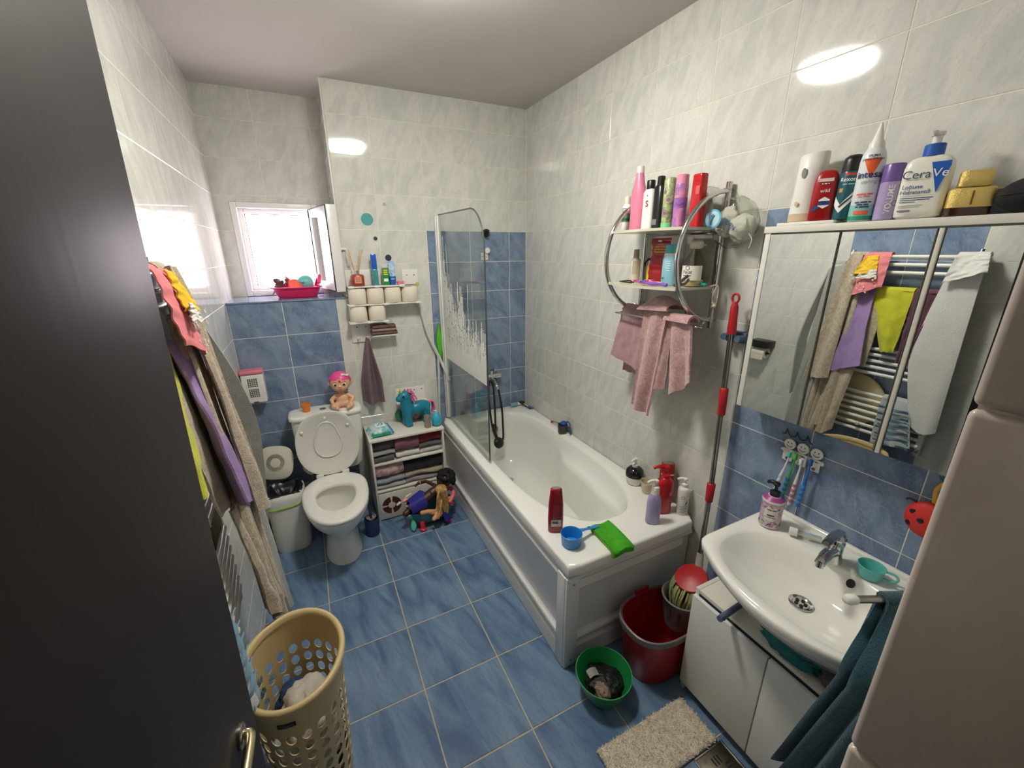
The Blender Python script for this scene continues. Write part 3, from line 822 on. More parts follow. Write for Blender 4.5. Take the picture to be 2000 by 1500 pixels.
def folded(label, col, x0, x1, z0, h, layers=2, group=None, y0=-0.278, y1=-0.05, rough=0.95, col2=None, seed=1, puff=0.35):
    """Folded garment: stacked rolled-over layers with soft uneven fronts."""
    rn = random.Random(seed)
    t = T('folded_garment', label, 'clothes', ((x0 + x1) / 2, 0, z0 + 0.001), 0, group)
    w = x1 - x0; lh = h / layers
    m = mat('cloth_%d_%d_%d' % col, col, rough, var=0.12, scale=18, bump=0.35, bscale=140, sheen=0.3, col2=col2)
    for k in range(layers):
        dx = rn.uniform(-0.006, 0.006); dy = rn.uniform(0, 0.012)
        rings = []
        for i in range(13):
            u = i / 12
            x = -w / 2 + w * u + dx * (0.5 - abs(u - 0.5))
            q = min(1, 4 * u * (1 - u) + 0.55) 
            hh = lh * 0.5 * (0.80 + 0.20 * q) * (1 + 0.10 * sin(7 * u + seed + k))
            yc = (y0 + y1) / 2 + dy + 0.004 * sin(5 * u + k * 2 + seed)
            rr = []
            for s in range(20):
                a = 2 * pi * s / 20; c, d = cos(a), sin(a)
                rr.append((x, yc + (y1 - y0) / 2 * math.copysign(abs(c) ** 0.45, c), lh * (k + 0.5) + hh * math.copysign(abs(d) ** (0.9 - 0.35 * (1 - puff)), d)))
            rings.append(rr)
        gv, gf = loft(rings)
        gv = [(x + 0.004 * noise.noise(Vector((x * 22, y * 22, z * 30 + seed))), y + 0.009 * noise.noise(Vector((x * 26 + 7, z * 40, seed * 1.3))), z + 0.006 * noise.noise(Vector((x * 24, y * 18 + 3, seed * 2.1)))) for x, y, z in gv]
        O('fold', (gv, gf), m, t, smooth=80)
    return t
GC = 'folded clothes in the shelf unit'
Z1, Z2 = 0.427, 0.224
folded('grey brown folded clothing at the left end of the upper compartment', (88, 74, 74), -1.262, -1.125, Z1 + 0.078, 0.068, 1, GC, seed=2)
folded('pale grey folded clothing under the grey brown one, upper compartment', (150, 152, 154), -1.262, -1.122, Z1 + 0.044, 0.032, 1, GC, seed=3)
folded('dark grey folded clothing at the bottom left of the upper compartment', (92, 90, 90), -1.262, -1.130, Z1, 0.042, 1, GC, seed=15)
folded('mauve folded bundle in the middle of the upper compartment', (134, 84, 98), -1.122, -0.962, Z1 + 0.048, 0.100, 1, GC, seed=4)
folded('white folded towel under the mauve bundle', (216, 212, 204), -1.122, -0.962, Z1, 0.046, 1, GC, seed=5)
folded('dark red folded bundle at the right end of the upper compartment', (126, 28, 36), -0.960, -0.808, Z1 + 0.076, 0.074, 1, GC, seed=6)
folded('dark grey folded garment under the dark red bundle', (96, 94, 94), -0.960, -0.808, Z1 + 0.046, 0.029, 1, GC, seed=7)
folded('white folded garment at the bottom right of the upper compartment', (212, 208, 200), -0.958, -0.808, Z1, 0.045, 1, GC, seed=8)
folded('pale pink folded clothes with maroon print, left of the lower compartment', (214, 188, 184), -1.262, -1.080, Z2 + 0.080, 0.100, 1, GC, col2=(160, 116, 118), seed=9)
folded('blue grey folded jeans under the pale pink clothes', (150, 158, 170), -1.262, -1.076, Z2 + 0.036, 0.042, 1, GC, seed=10)
folded('pale grey folded garment at the bottom left of the lower compartment', (176, 176, 178), -1.262, -1.076, Z2, 0.035, 1, GC, seed=16)
folded('black folded bundle filling the right of the lower compartment', (30, 28, 34), -1.072, -0.808, Z2 + 0.080, 0.104, 1, GC, seed=12)
folded('taupe folded garment under the black bundle', (168, 154, 134), -1.072, -0.808, Z2 + 0.038, 0.041, 1, GC, seed=13)
folded('lilac grey folded garment at the bottom right of the lower compartment', (150, 140, 150), -1.070, -0.808, Z2, 0.037, 1, GC, seed=14)

# wet wipes pack on the shelf unit
wp = T('wet_wipes_pack', 'turquoise and white flow-wrapped wipes pack on the shelf unit', 'wipes pack', (-1.19, -0.17, 0.603), radians(4))
pk = []
for x, h, w in ((-0.082, 0.002, 0.95), (-0.072, 0.004, 0.98), (-0.066, 0.014, 1), (-0.03, 0.026, 1), (0.03, 0.026, 1), (0.056, 0.014, 1), (0.064, 0.004, 0.98), (0.078, 0.002, 0.95)):
    pk.append([(x, 0.085 * w * math.copysign(abs(cos(a)) ** 0.35, cos(a)), h + h * math.copysign(abs(sin(a)) ** 0.8, sin(a))) for a in [2 * pi * k / 24 for k in range(24)]])
O('wrapper', loft(pk), mat('turquoise_wrapper', (70, 180, 190), 0.25, col2=(226, 232, 228), scale=16, distort=1.5), wp, smooth=60)
O('green_end', bx(-0.070, 0.05, -0.088, -0.05, 0.006, 0.030, 0.008), mat('green_wrapper', (40, 130, 104), 0.3, col2=(60, 170, 150), scale=20), wp)
O('blue_end', bx(0.050, 0.070, -0.085, 0.083, 0.0145, 0.022, 0.003), mat('blue_wrapper', (40, 120, 200), 0.3), wp)
O('flap', bx(-0.030, 0.030, -0.030, 0.035, 0.0505, 0.0535, 0.0012), mat('flap_label', (236, 236, 232), 0.4), wp)
O('towel_motif', merge(tube(catmull([(-0.02, -0.015, 0.0545), (-0.004, 0.005, 0.0545), (0.0, 0.028, 0.0545)], 4), 0.003, 6), tube(catmull([(0.0, -0.02, 0.0545), (0.016, 0.0, 0.0545), (0.012, 0.025, 0.0545)], 4), 0.003, 6)), mat('motif_blue', (70, 140, 190), 0.4), wp)

# unicorn toy
un = T('toy_unicorn', 'blue plastic toy unicorn with pink mane standing on the shelf unit', 'toy', (-0.945, -0.13, 0.603), radians(12))
un.scale = (1.06, 1.06, 1.06)
UB = mat('toy_turquoise', (20, 128, 156), 0.35)
ub = [ell((0.035, 0, 0.108), (0.082, 0.044, 0.046)), ell((-0.045, 0, 0.115), (0.042, 0.042, 0.050)), capsule((-0.05, 0, 0.12), (-0.058, 0, 0.185), 0.040, 0.034),
      ell((-0.062, 0, 0.203), (0.042, 0.036, 0.036)), ell((-0.096, 0, 0.192), (0.023, 0.024, 0.021))]
for x in (-0.05, 0.075):
    for y in (-0.021, 0.021):
        ub += [capsule((x, y, 0.10), (x - (0.004 if x < 0 else -0.004), y, 0.020), 0.026, 0.0225), ell((x - 0.002, y, 0.013), (0.026, 0.024, 0.013))]
for y in (-0.018, 0.018): ub.append(capsule((-0.048, y, 0.225), (-0.044, y * 1.25, 0.245), 0.009, 0.003))
O('toy_body', remesh(merge(*ub), 0.0035, 3), UB, un, smooth=80)
O('horn', xf(lathe([(0.009, 0), (0.006, 0.018), (0.001, 0.038)], 12), (-0.078, 0, 0.231), (0, -0.25, 0)), mat('toy_yellow', (226, 206, 60), 0.4), un)
mn = []
rn = random.Random(3)
for k in range(34):
    t = k / 33
    p = Vector((-0.046 + 0.030 * t, rn.uniform(-0.02, 0.02), 0.238 - 0.070 * t))
    q = p + Vector((rn.uniform(0.010, 0.030), rn.uniform(-0.026, 0.026), rn.uniform(-0.025, 0.022)))
    r_ = q + Vector((rn.uniform(0.0, 0.018), rn.uniform(-0.02, 0.02), -0.03))
    mn.append(tube(catmull([p, q, r_], 3), [0.004, 0.0045, 0.0045, 0.004, 0.004, 0.003, 0.0015], 5))
O('mane', merge(*mn), mat('toy_pink_hair', (214, 60, 140), 0.5, col2=(240, 150, 190), scale=60), un, smooth=60)
tlv = [tube(catmull([(0.10, 0.006 * k, 0.125), (0.128, 0.012 * k, 0.13), (0.138, 0.014 * k, 0.09), (0.13, 0.012 * k, 0.05)], 4), 0.006, 6) for k in (-1, 0, 1)]
O('tail', merge(*tlv), mat('toy_pink_hair', (214, 60, 140), 0.5), un, smooth=60)
for s in (-1, 1):
    O('eye', ell((-0.080, s * 0.0315, 0.210), (0.007, 0.005, 0.009)), mat('toy_eye', (30, 24, 50), 0.2), un)
# things between unicorn and wall
cp = T('toy_pouch', 'crumpled red, white and green plastic pouch behind the toy unicorn', 'pouch', (-0.93, -0.045, 0.603))
O('pouch_body', crumple((0.0, 0.0, 0.055), (0.10, 0.026, 0.052), 4, 0.3), mat('pouch_print', (206, 64, 66), 0.35, col2=(222, 224, 216), scale=26, distort=2), cp, smooth=60)
O('pouch_corner', crumple((-0.11, -0.005, 0.05), (0.025, 0.02, 0.04), 6, 0.3), mat('pouch_green', (52, 138, 104), 0.4), cp, smooth=60)
tag(O('cardboard_tube', lathe([(0.021, 0.0), (0.0215, 0.001), (0.0215, 0.082), (0.0205, 0.083), (0.018, 0.081), (0.018, 0.01)], 28), mat('taupe_card', (160, 146, 130), 0.8, var=0.1), None, (-0.885, -0.232, 0.603)),
    'small taupe cylinder standing by the legs of the toy unicorn', 'tube')
bb = T('toy_bottle', 'ribbed turquoise bottle with spout at the right end of the shelf unit top', 'bottle', (-0.822, -0.235, 0.603))
br_ = []
for z, r in ((0, 0.020), (0.006, 0.026), (0.03, 0.034), (0.055, 0.034), (0.075, 0.026), (0.085, 0.016), (0.092, 0.012)):
    br_.append([((r + 0.0025 * (r > 0.024) * sin(10 * a)) * cos(a), (r + 0.0025 * (r > 0.024) * sin(10 * a)) * sin(a), z) for a in [2 * pi * k / 60 for k in range(60)]])
O('bottle_body', loft(br_), mat('toy_light_blue', (60, 170, 196), 0.3), bb, smooth=60)
O('spout', merge(lathe([(0.009, 0.09), (0.009, 0.108), (0.006, 0.112)], 14), bar3((0, 0, 0.106), (-0.022, -0.006, 0.116), 0.004)), mat('toy_pale_blue', (150, 206, 216), 0.3), bb)
# white soap shelf on the wall
sf = T('soap_shelf', 'small white wall shelf with screw holes behind the toy unicorn', 'shelf', (-0.935, 0.0, 0.78))
O('back_plate', bx(-0.105, 0.105, -0.008, -0.0005, -0.05, 0.052, 0.003), WHITE, sf)
O('ledge', bx(-0.108, 0.108, -0.075, -0.006, -0.055, -0.045, 0.003), WHITE, sf)
O('ledge_lip', bx(-0.108, 0.108, -0.078, -0.072, -0.055, -0.036, 0.002), WHITE, sf)
for k in range(4):
    O('screw_hole', xf(lathe([(0.004, 0), (0.004, 0.001)], 10), (-0.08 + 0.053 * k, -0.0078, 0.030), (radians(90), 0, 0)), SLOT, sf)

# ================================================================ toy bathtub and dolls in front of the shelf unit
yt = T('toy_bathtub', 'teal toy bathtub with pink rim and red feet on the floor', 'toy bathtub', (-0.955, -0.435, 0.0), radians(6))
yt.scale = (1.15, 1.12, 1.1)
TEAL = mat('toy_teal', (30, 112, 112), 0.35)
tbr = lambda z, a, b, n=36: ring(0, 0, z, a, b, n, 2.4)
O('tub', loft([tbr(0.032, 0.06, 0.04), tbr(0.038, 0.095, 0.058), tbr(0.07, 0.125, 0.072), tbr(0.115, 0.138, 0.08), tbr(0.12, 0.141, 0.083), tbr(0.118, 0.132, 0.075), tbr(0.07, 0.118, 0.066), tbr(0.045, 0.09, 0.052)]), TEAL, yt, smooth=60)
O('pink_rim', tube([(0.139 * math.copysign(abs(cos(a)) ** 0.83, cos(a)), 0.081 * math.copysign(abs(sin(a)) ** 0.83, sin(a)), 0.118 + 0.055 * max(0, cos(a)) ** 2) for a in [-0.95 + 1.9 * k / 20 for k in range(21)]], 0.013, 10), mat('toy_pink', (234, 120, 128), 0.35), yt, smooth=70)
O('rim_flower', merge(*[ell((0.098 + 0.009 * cos(a), -0.083, 0.132 + 0.009 * sin(a)), (0.006, 0.004, 0.006), 10, 6) for a in [2 * pi * k / 5 for k in range(5)]]), mat('toy_magenta', (196, 50, 110), 0.35), yt)
for x in (-0.075, 0.08):
    for y in (-0.05, 0.05):
        O('foot', merge(capsule((x, y, 0.05), (x, y * 1.08, 0.016), 0.015, 0.013), ell((x, y * 1.2, 0.009), (0.020, 0.020, 0.009))), mat('toy_red_foot', (214, 48, 72), 0.35), yt, smooth=70)

def doll_body(P, s=1.0):
    """Slim fashion doll skin from joint positions."""
    g = []
    for a, b, ra, rb in P: g.append(capsule(a, b, ra * s, rb * s))
    return remesh(merge(*g), 0.0026, 3)
DSK = mat('dark_doll_vinyl', (74, 42, 32), 0.4)
PSK = mat('fair_doll_vinyl', (226, 164, 118), 0.4)
da = T('fashion_doll', 'dark-skinned doll with black curly hair and blue skirt lying in the toy tub', 'doll', (-0.955, -0.435, 0.135), radians(6))
da.scale = (1.22, 1.22, 1.22)
H = (0.085, 0.0, 0.115)
O('doll_body', doll_body([((-0.10, 0, 0.01), (-0.045, 0.0, 0.035), 0.024, 0.030), ((-0.045, 0, 0.035), (0.015, 0.0, 0.062), 0.034, 0.026), ((0.015, 0, 0.062), (0.05, 0, 0.085), 0.030, 0.020), ((0.05, 0, 0.085), (0.075, 0, 0.105), 0.012, 0.010), (H, (0.09, 0, 0.122), 0.032, 0.032),
        ((0.042, 0.030, 0.085), (0.0, 0.052, 0.115), 0.011, 0.009), ((0.0, 0.052, 0.115), (-0.04, 0.046, 0.122), 0.009, 0.008), ((-0.04, 0.046, 0.122), (-0.062, 0.045, 0.108), 0.009, 0.006),
        ((0.042, -0.030, 0.08), (0.075, -0.058, 0.055), 0.011, 0.009), ((-0.10, 0, 0.01), (-0.145, -0.015, 0.0), 0.020, 0.017)]), DSK, da, smooth=80)
cur = []
rn = random.Random(8)
for k in range(90):
    a, b = rn.uniform(0, 2 * pi), rn.uniform(-0.6, 1.45)
    cur.append(ell((0.104 + 0.045 * cos(a) * cos(b), 0.006 + 0.045 * sin(a) * cos(b), 0.120 + 0.050 * sin(b)), (0.012, 0.012, 0.012), 8, 6))
O('curly_hair', remesh(merge(*cur), 0.004, 1), mat('black_doll_hair', (12, 11, 13), 0.75, bump=0.6, bscale=120), da, smooth=60)
O('skirt', sheet(lambda u, v: (-0.125 + 0.085 * v + 0.006 * sin(9 * u * pi), (0.040 + 0.012 * v + 0.003 * sin(14 * u)) * cos(2 * pi * u) - 0.006, 0.018 + 0.030 * v + (0.042 + 0.006 * v + 0.003 * cos(12 * u)) * sin(2 * pi * u)), 40, 8, 0.002), mat('doll_blue_skirt', (44, 44, 150), 0.6, var=0.25, scale=60), da, smooth=70)
O('wrist_band', xf(lathe([(0.0095, -0.003), (0.0105, 0.0), (0.0095, 0.003)], 14), (-0.036, 0.046, 0.122), (0, radians(90), 0)), mat('doll_pink_band', (226, 150, 150), 0.4), da)
db = T('fashion_doll', 'blonde long-haired doll sitting on the near side of the toy tub', 'doll', (-0.925, -0.515, 0.105), radians(10))
db.scale = (1.22, 1.22, 1.22)
O('doll_body', doll_body([((0, 0, 0.0), (0.008, 0.006, 0.04), 0.020, 0.015), ((0.008, 0.006, 0.04), (0.016, 0.008, 0.078), 0.016, 0.018), ((0.016, 0.008, 0.078), (0.024, 0.006, 0.10), 0.009, 0.008), ((0.030, 0.002, 0.118), (0.034, 0.0, 0.126), 0.025, 0.024),
        ((0.0, 0, 0.0), (-0.055, 0.012, 0.022), 0.017, 0.013), ((-0.055, 0.012, 0.022), (-0.09, 0.012, 0.03), 0.012, 0.011), ((0.0, -0.012, 0.0), (-0.042, -0.03, -0.004), 0.016, 0.012),
        ((0.012, -0.016, 0.076), (-0.005, -0.032, 0.042), 0.008, 0.0075), ((-0.005, -0.032, 0.042), (-0.018, -0.038, 0.008), 0.0075, 0.008), ((-0.018, -0.038, 0.008), (-0.02, -0.04, -0.006), 0.009, 0.005),
        ((0.03, 0.02, 0.076), (0.06, 0.02, 0.05), 0.008, 0.0075), ((0.06, 0.02, 0.05), (0.092, 0.018, 0.052), 0.0075, 0.007), ((0.092, 0.018, 0.052), (0.104, 0.018, 0.066), 0.007, 0.004)]), PSK, db, smooth=80)
bh = [ell((0.026, 0.005, 0.132), (0.031, 0.030, 0.027), 20, 12)]
for k in range(26):
    a = k / 25
    sx = -0.012 + 0.052 * a; sy = -0.018 + 0.03 * sin(a * 3)
    bh.append(tube(catmull([(0.006 + 0.03 * a, -0.012 + 0.02 * sin(4 * a), 0.142), (sx, sy - 0.014, 0.115), (sx + 0.004, sy - 0.016, 0.06), (sx - 0.012 + 0.012 * a, sy - 0.014, -0.012 + 0.01 * sin(9 * a))], 4), [0.006] * 8 + [0.005] * 4 + [0.002], 6))
O('long_hair', merge(*bh), mat('blonde_doll_hair', (206, 174, 100), 0.5, col2=(160, 122, 62), scale=60), db, smooth=60)
for s in (-1, 1):
    O('eye', ell((0.0545, s * 0.010 - 0.002, 0.124), (0.003, 0.005, 0.003), 10, 6), mat('toy_eye', (30, 24, 50), 0.2), db)
dc = T('fashion_doll', 'fair doll lying face down behind the blue skirt doll, white shoes up', 'doll', (-1.065, -0.405, 0.155), radians(4))
O('doll_body', doll_body([((-0.06, 0, 0.035), (0.0, 0, 0.03), 0.010, 0.012), ((0, 0, 0.03), (0.06, 0.01, 0.026), 0.012, 0.014), ((-0.05, -0.025, 0.006), (0.05, -0.02, 0.002), 0.009, 0.013), ((-0.06, 0, 0.035), (-0.035, 0.012, 0.055), 0.008, 0.005), ((-0.06, 0, 0.035), (-0.086, 0, 0.03), 0.007, 0.005), ((0.05, -0.02, 0.002), (0.06, 0.01, 0.026), 0.014, 0.014)]), PSK, dc, smooth=80)
WSH = mat('doll_white_shoe', (222, 216, 208), 0.4)
O('white_shoe', capsule((-0.036, 0.012, 0.052), (-0.005, 0.018, 0.062), 0.009, 0.006), WSH, dc, smooth=70)
O('white_shoe', capsule((-0.088, 0.0, 0.03), (-0.104, -0.004, 0.022), 0.009, 0.006), WSH, dc, smooth=70)
tag(O('mermaid_tail_fin', merge(xf(loft([ring(0, 0, z, w, 0.005, 16) for z, w in ((0.0, 0.008), (0.02, 0.012), (0.045, 0.018), (0.06, 0.012), (0.07, 0.002))]), (-1.085, -0.475, 0.085), (0.5, -0.55, 0)), xf(loft([ring(0, 0, z, w, 0.005, 16) for z, w in ((0.0, 0.008), (0.02, 0.013), (0.05, 0.02), (0.07, 0.014), (0.08, 0.002))]), (-1.085, -0.475, 0.088), (radians(180) - 0.5, 0.15, 0))), mat('mermaid_aqua', (96, 196, 172), 0.4), smooth=70),
    'aqua mermaid tail fin sticking out at the left end of the toy tub', 'toy')
tag(O('doll_cloth', sheet(lambda u, v: (-0.90 + 0.045 * u + 0.008 * v, -0.528 - 0.012 * v + 0.006 * sin(6 * u + 3 * v), 0.128 - 0.085 * v), 10, 10, 0.003), mat('doll_blue_skirt', (44, 44, 150), 0.6), smooth=70),
    'blue scrap of doll cloth hanging over the toy tub edge', 'cloth')
# ================================================================ bottles
def sect_fn(S):
    """(z, rx, ry) key sections -> interpolating function."""
    def fn(z):
        if z <= S[0][0]: return S[0][1], S[0][2]
        for k in range(len(S) - 1):
            if z <= S[k + 1][0]:
                t = (z - S[k][0]) / max(1e-9, S[k + 1][0] - S[k][0])
                return S[k][1] + (S[k + 1][1] - S[k][1]) * t, S[k][2] + (S[k + 1][2] - S[k][2]) * t
        return S[-1][1], S[-1][2]
    return fn

def solid(S, p=2.0, n=36):
    return loft([ring(0, 0, z, rx, ry, n, p) for z, rx, ry in S])

def band(S, z0, z1, p=2.0, off=0.0006, a0=None, a1=None, n=48, m=6):
    """A printed label following the bottle between two heights; a = 0 is the front."""
    fn = sect_fn(S)
    zs = [z0 + (z1 - z0) * k / m for k in range(m + 1)]
    rs = []
    for z in zs:
        rx, ry = fn(z); rx += off; ry += off; row = []
        full = a0 is None
        for i in range(n if full else n + 1):
            a = (2 * pi * i / n if full else a0 + (a1 - a0) * i / n) - pi / 2
            c, s = cos(a), sin(a)
            row.append((rx * math.copysign(abs(c) ** (2 / p), c), ry * math.copysign(abs(s) ** (2 / p), s), z))
        rs.append(row)
    return loft(rs, False, False, a0 is None)

def lettering(parent, s, size, m, r=None, z=0, y=0, x0=0, a=0, turn=0, bold=0.0, name='lettering', off=0.0012):
    return O(name, wrap2d(text_geo(s, size, bold), r, z, a, y, off, x0, turn), m, parent, smooth=0)

def pump(z, m, neck=0.010, h=0.05, reach=0.035, rz=0.0):
    """Pump dispenser head: collar, stem, nozzle."""
    col = lathe([(neck * 1.25, z), (neck * 1.3, z + 0.016), (neck * 0.8, z + 0.020), (neck * 0.45, z + 0.021)], 20)
    st = tube([(0, 0, z + 0.015), (0, 0, z + h - 0.008)], neck * 0.42, 12)
    hd = loft([ring(0, 0, z + h - 0.012, neck * 0.8, neck * 0.8, 20), ring(0, 0, z + h - 0.003, neck * 0.85, neck * 0.85, 20), ring(0, 0, z + h, neck * 0.6, neck * 0.6, 20)])
    nz = tube(catmull([(0, 0, z + h - 0.006), (reach * 0.6 * cos(rz), reach * 0.6 * sin(rz), z + h - 0.005), (reach * cos(rz), reach * sin(rz), z + h - 0.012)], 4), [neck * 0.6] * 5 + [neck * 0.5] * 3 + [neck * 0.4], 10)
    return merge(col, st, hd, nz)

def word_bars(parent, words, h, m, z, r=None, y=0.0, x0=0.0, a=0.0, off=0.0016):
    """Lines of small print too fine to read: short bars with word gaps."""
    tot = sum(words) + 0.0025 * (len(words) - 1); x = -tot / 2; gs = []
    for w in words:
        gs.append(([(px + x + w / 2, py, pz) for px, py, pz in rect2d(w, h, 4)[0]], rect2d(w, h, 4)[1])); x += w + 0.0025
    return O('small_print', wrap2d(merge(*gs), r, z, a, y, off, x0), m, parent, smooth=0)

INK = mat('dark_print', (40, 44, 60), 0.5)
WINK = mat('white_print', (236, 236, 232), 0.5)
FACE = radians(-90)      # front turned from the right wall into the room

# ================================================================ chrome wall shelf
ch = T('chrome_wall_shelf', 'two-tier chrome hoop wall shelf with towel rail above the bathtub', 'shelf', (0, 0, 0))
ZH, RH = 1.716, 0.243
SHG = mat('milky_shelf_glass', (206, 204, 186), 0.25)
for y, (za, zb) in ((-1.252, (1.97, 1.47)), (-1.662, (1.99, 1.44))):
    pts = [(-0.022 - RH * sin(a) * 0.94, y, ZH + RH * cos(a)) for a in [pi * k / 28 for k in range(29)]]
    O('hoop', tube(pts, 0.0095, 12), CHROME, ch, smooth=70)
    O('post', tube([(-0.022, y, zb), (-0.022, y, za)], 0.0115, 14), CHROME, ch)
    for z in (za - 0.03, zb + 0.03):
        O('wall_stud', tube([(-0.022, y, z), (-0.0005, y, z)], 0.008, 10), CHROME, ch)
for z in (1.825, 1.603):
    pl_ = [(-0.03, -1.655), (-0.03, -1.258)] + [(-0.235 - 0.035 * sin(pi * k / 16), -1.258 - 0.397 * k / 16) for k in range(17)]
    O('shelf_board', loft([[(x, y, zz) for x, y in pl_] for zz in (z - 0.005, z + 0.005)]), SHG, ch, smooth=30)
O('cross_rail', tube([(-0.03, -1.252, 1.812), (-0.03, -1.662, 1.812)], 0.005, 8), CHROME, ch)
O('towel_rail', tube(catmull([(-0.022, -1.20, 1.495), (-0.022, -1.23, 1.478), (-0.10, -1.23, 1.475), (-0.10, -1.25, 1.475), (-0.10, -1.58, 1.475), (-0.10, -1.60, 1.485), (-0.10, -1.60, 1.51)], 4), 0.004, 8), CHROME, ch, smooth=70)
O('towel_rail', tube(catmull([(-0.022, -1.252, 1.468), (-0.15, -1.252, 1.462), (-0.165, -1.28, 1.462), (-0.165, -1.70, 1.462), (-0.15, -1.715, 1.465), (-0.12, -1.71, 1.478)], 4), 0.004, 8), CHROME, ch, smooth=70)

ZS = 1.831; XS = -0.125
def onshelf(name, label, cat, y, z=ZS, x=XS, rz=FACE, group=None): return T(name, label, cat, (x, y, z), rz, group)
GT = 'bottles on the top tier of the chrome shelf'
# white and green bottle
t = onshelf('cosmetic_bottle', 'slim white bottle with green label at the left end of the chrome shelf', 'bottle', -1.222, group=GT)
S_ = [(0, 0.021, 0.018), (0.004, 0.023, 0.020), (0.105, 0.023, 0.020), (0.118, 0.014, 0.014), (0.120, 0.012, 0.012)]
O('bottle_body', solid(S_), WHITE, t); O('cap', solid([(0.120, 0.0135, 0.0135), (0.150, 0.0125, 0.0125), (0.152, 0.011, 0.011)]), mat('cream_cap', (226, 214, 196), 0.4), t)
O('label_band', band(S_, 0.042, 0.078), mat('green_label', (58, 150, 84), 0.45), t, smooth=60)
O('label_band', band(S_, 0.047, 0.058, off=0.0009), mat('dark_green_label', (24, 84, 60), 0.45), t, smooth=60)
for z in (0.086, 0.092, 0.098): O('print_line', band(S_, z, z + 0.002, a0=-0.6, a1=0.7, off=0.0009, m=1), INK, t)
# pink bottle
t = onshelf('conditioner_bottle', 'tall tapering pink bottle with pale cap on the chrome shelf', 'bottle', -1.292, group=GT)
S_ = [(0, 0.034, 0.024), (0.005, 0.038, 0.027), (0.05, 0.036, 0.026), (0.09, 0.036, 0.026), (0.14, 0.039, 0.027), (0.17, 0.034, 0.025), (0.21, 0.021, 0.019), (0.235, 0.0165, 0.0165), (0.238, 0.015, 0.015)]
O('bottle_body', solid(S_), mat('glossy_pink', (220, 128, 158), 0.3), t, smooth=60); O('cap', solid([(0.236, 0.0165, 0.0165), (0.262, 0.0155, 0.0155), (0.264, 0.014, 0.014)]), mat('pale_pink_cap', (236, 206, 206), 0.4), t)
# white bottle black cap
t = onshelf('shampoo_bottle', 'white flat bottle with black cap and red S mark on the chrome shelf', 'bottle', -1.363, group=GT)
S_ = [(0, 0.028, 0.018), (0.004, 0.031, 0.021), (0.150, 0.029, 0.021), (0.160, 0.024, 0.018), (0.165, 0.018, 0.015)]
O('bottle_body', solid(S_, 2.8), WHITE, t); O('cap', solid([(0.164, 0.019, 0.017), (0.196, 0.018, 0.017), (0.199, 0.016, 0.015)]), BLACKP, t)
lettering(t, 'S', 0.034, mat('dark_red_print', (150, 40, 40), 0.5), z=0.105, y=-0.0212, x0=0.006, bold=0.02)
O('print_dot', wrap2d(poly2d([(0.003 * cos(a), 0.003 * sin(a)) for a in [2 * pi * k / 10 for k in range(10)]]), z=0.138, y=-0.021, x0=0.006), INK, t)
# black bottle
t = onshelf('shampoo_bottle', 'black flat bottle with black cap beside the white one on the chrome shelf', 'bottle', -1.420, group=GT)
S_ = [(0, 0.023, 0.018), (0.004, 0.026, 0.021), (0.16, 0.026, 0.021), (0.172, 0.018, 0.016)]
O('bottle_body', solid(S_, 2.6), mat('black_bottle', (26, 27, 32), 0.25), t); O('cap', solid([(0.172, 0.016, 0.016), (0.204, 0.0155, 0.0155), (0.207, 0.013, 0.013)]), BLACKP, t)
O('label_panel', wrap2d(rect2d(0.024, 0.022), z=0.03, y=-0.0212), mat('grey_print', (116, 118, 126), 0.5), t)
# green floral spray
t = onshelf('spray_can', 'pale green floral spray can with mint base on the chrome shelf', 'spray can', -1.472, group=GT)
S_ = [(0, 0.022, 0.022), (0.003, 0.024, 0.024), (0.185, 0.024, 0.024), (0.192, 0.020, 0.020), (0.194, 0.017, 0.017)]
O('can_body', solid(S_), mat('green_floral_print', (190, 200, 150), 0.3, col2=(112, 122, 92), scale=34, distort=2), t)
O('base_band', band(S_, 0.002, 0.024), mat('mint_band', (120, 206, 140), 0.4), t, smooth=60)
for k, (a, z) in enumerate(((0.2, 0.06), (-0.5, 0.075), (0.6, 0.11), (-0.1, 0.14))):
    O('printed_flower', wrap2d(poly2d([(0.007 * (1 + 0.35 * cos(5 * b)) * cos(b), 0.007 * (1 + 0.35 * cos(5 * b)) * sin(b)) for b in [2 * pi * i / 30 for i in range(30)]]), r=0.024, z=z, a=a), mat('violet_flower_print', (150, 84, 140), 0.5), t)
# purple pink spray
t = onshelf('spray_can', 'pink and purple gradient spray can on the chrome shelf', 'spray can', -1.532, group=GT)
S_ = [(0, 0.022, 0.022), (0.003, 0.0245, 0.0245), (0.160, 0.0245, 0.0245), (0.163, 0.0235, 0.0235)]
O('can_body', solid(S_), mat('pink_purple_print', (226, 150, 170), 0.3, col2=(150, 96, 180), scale=18, distort=1.2), t)
O('purple_band', band(S_, 0.075, 0.112), mat('violet_band', (122, 74, 160), 0.35, col2=(170, 116, 196), scale=40), t, smooth=60)
O('cap', solid([(0.163, 0.0235, 0.0235), (0.194, 0.0225, 0.0225), (0.196, 0.020, 0.020)]), mat('pink_spray_cap', (226, 146, 172), 0.35), t)
for k in range(4): word_bars(t, (0.010, 0.006), 0.003, mat('grey_violet_print', (150, 130, 170), 0.5), 0.125 + 0.008 * k, 0.0245)
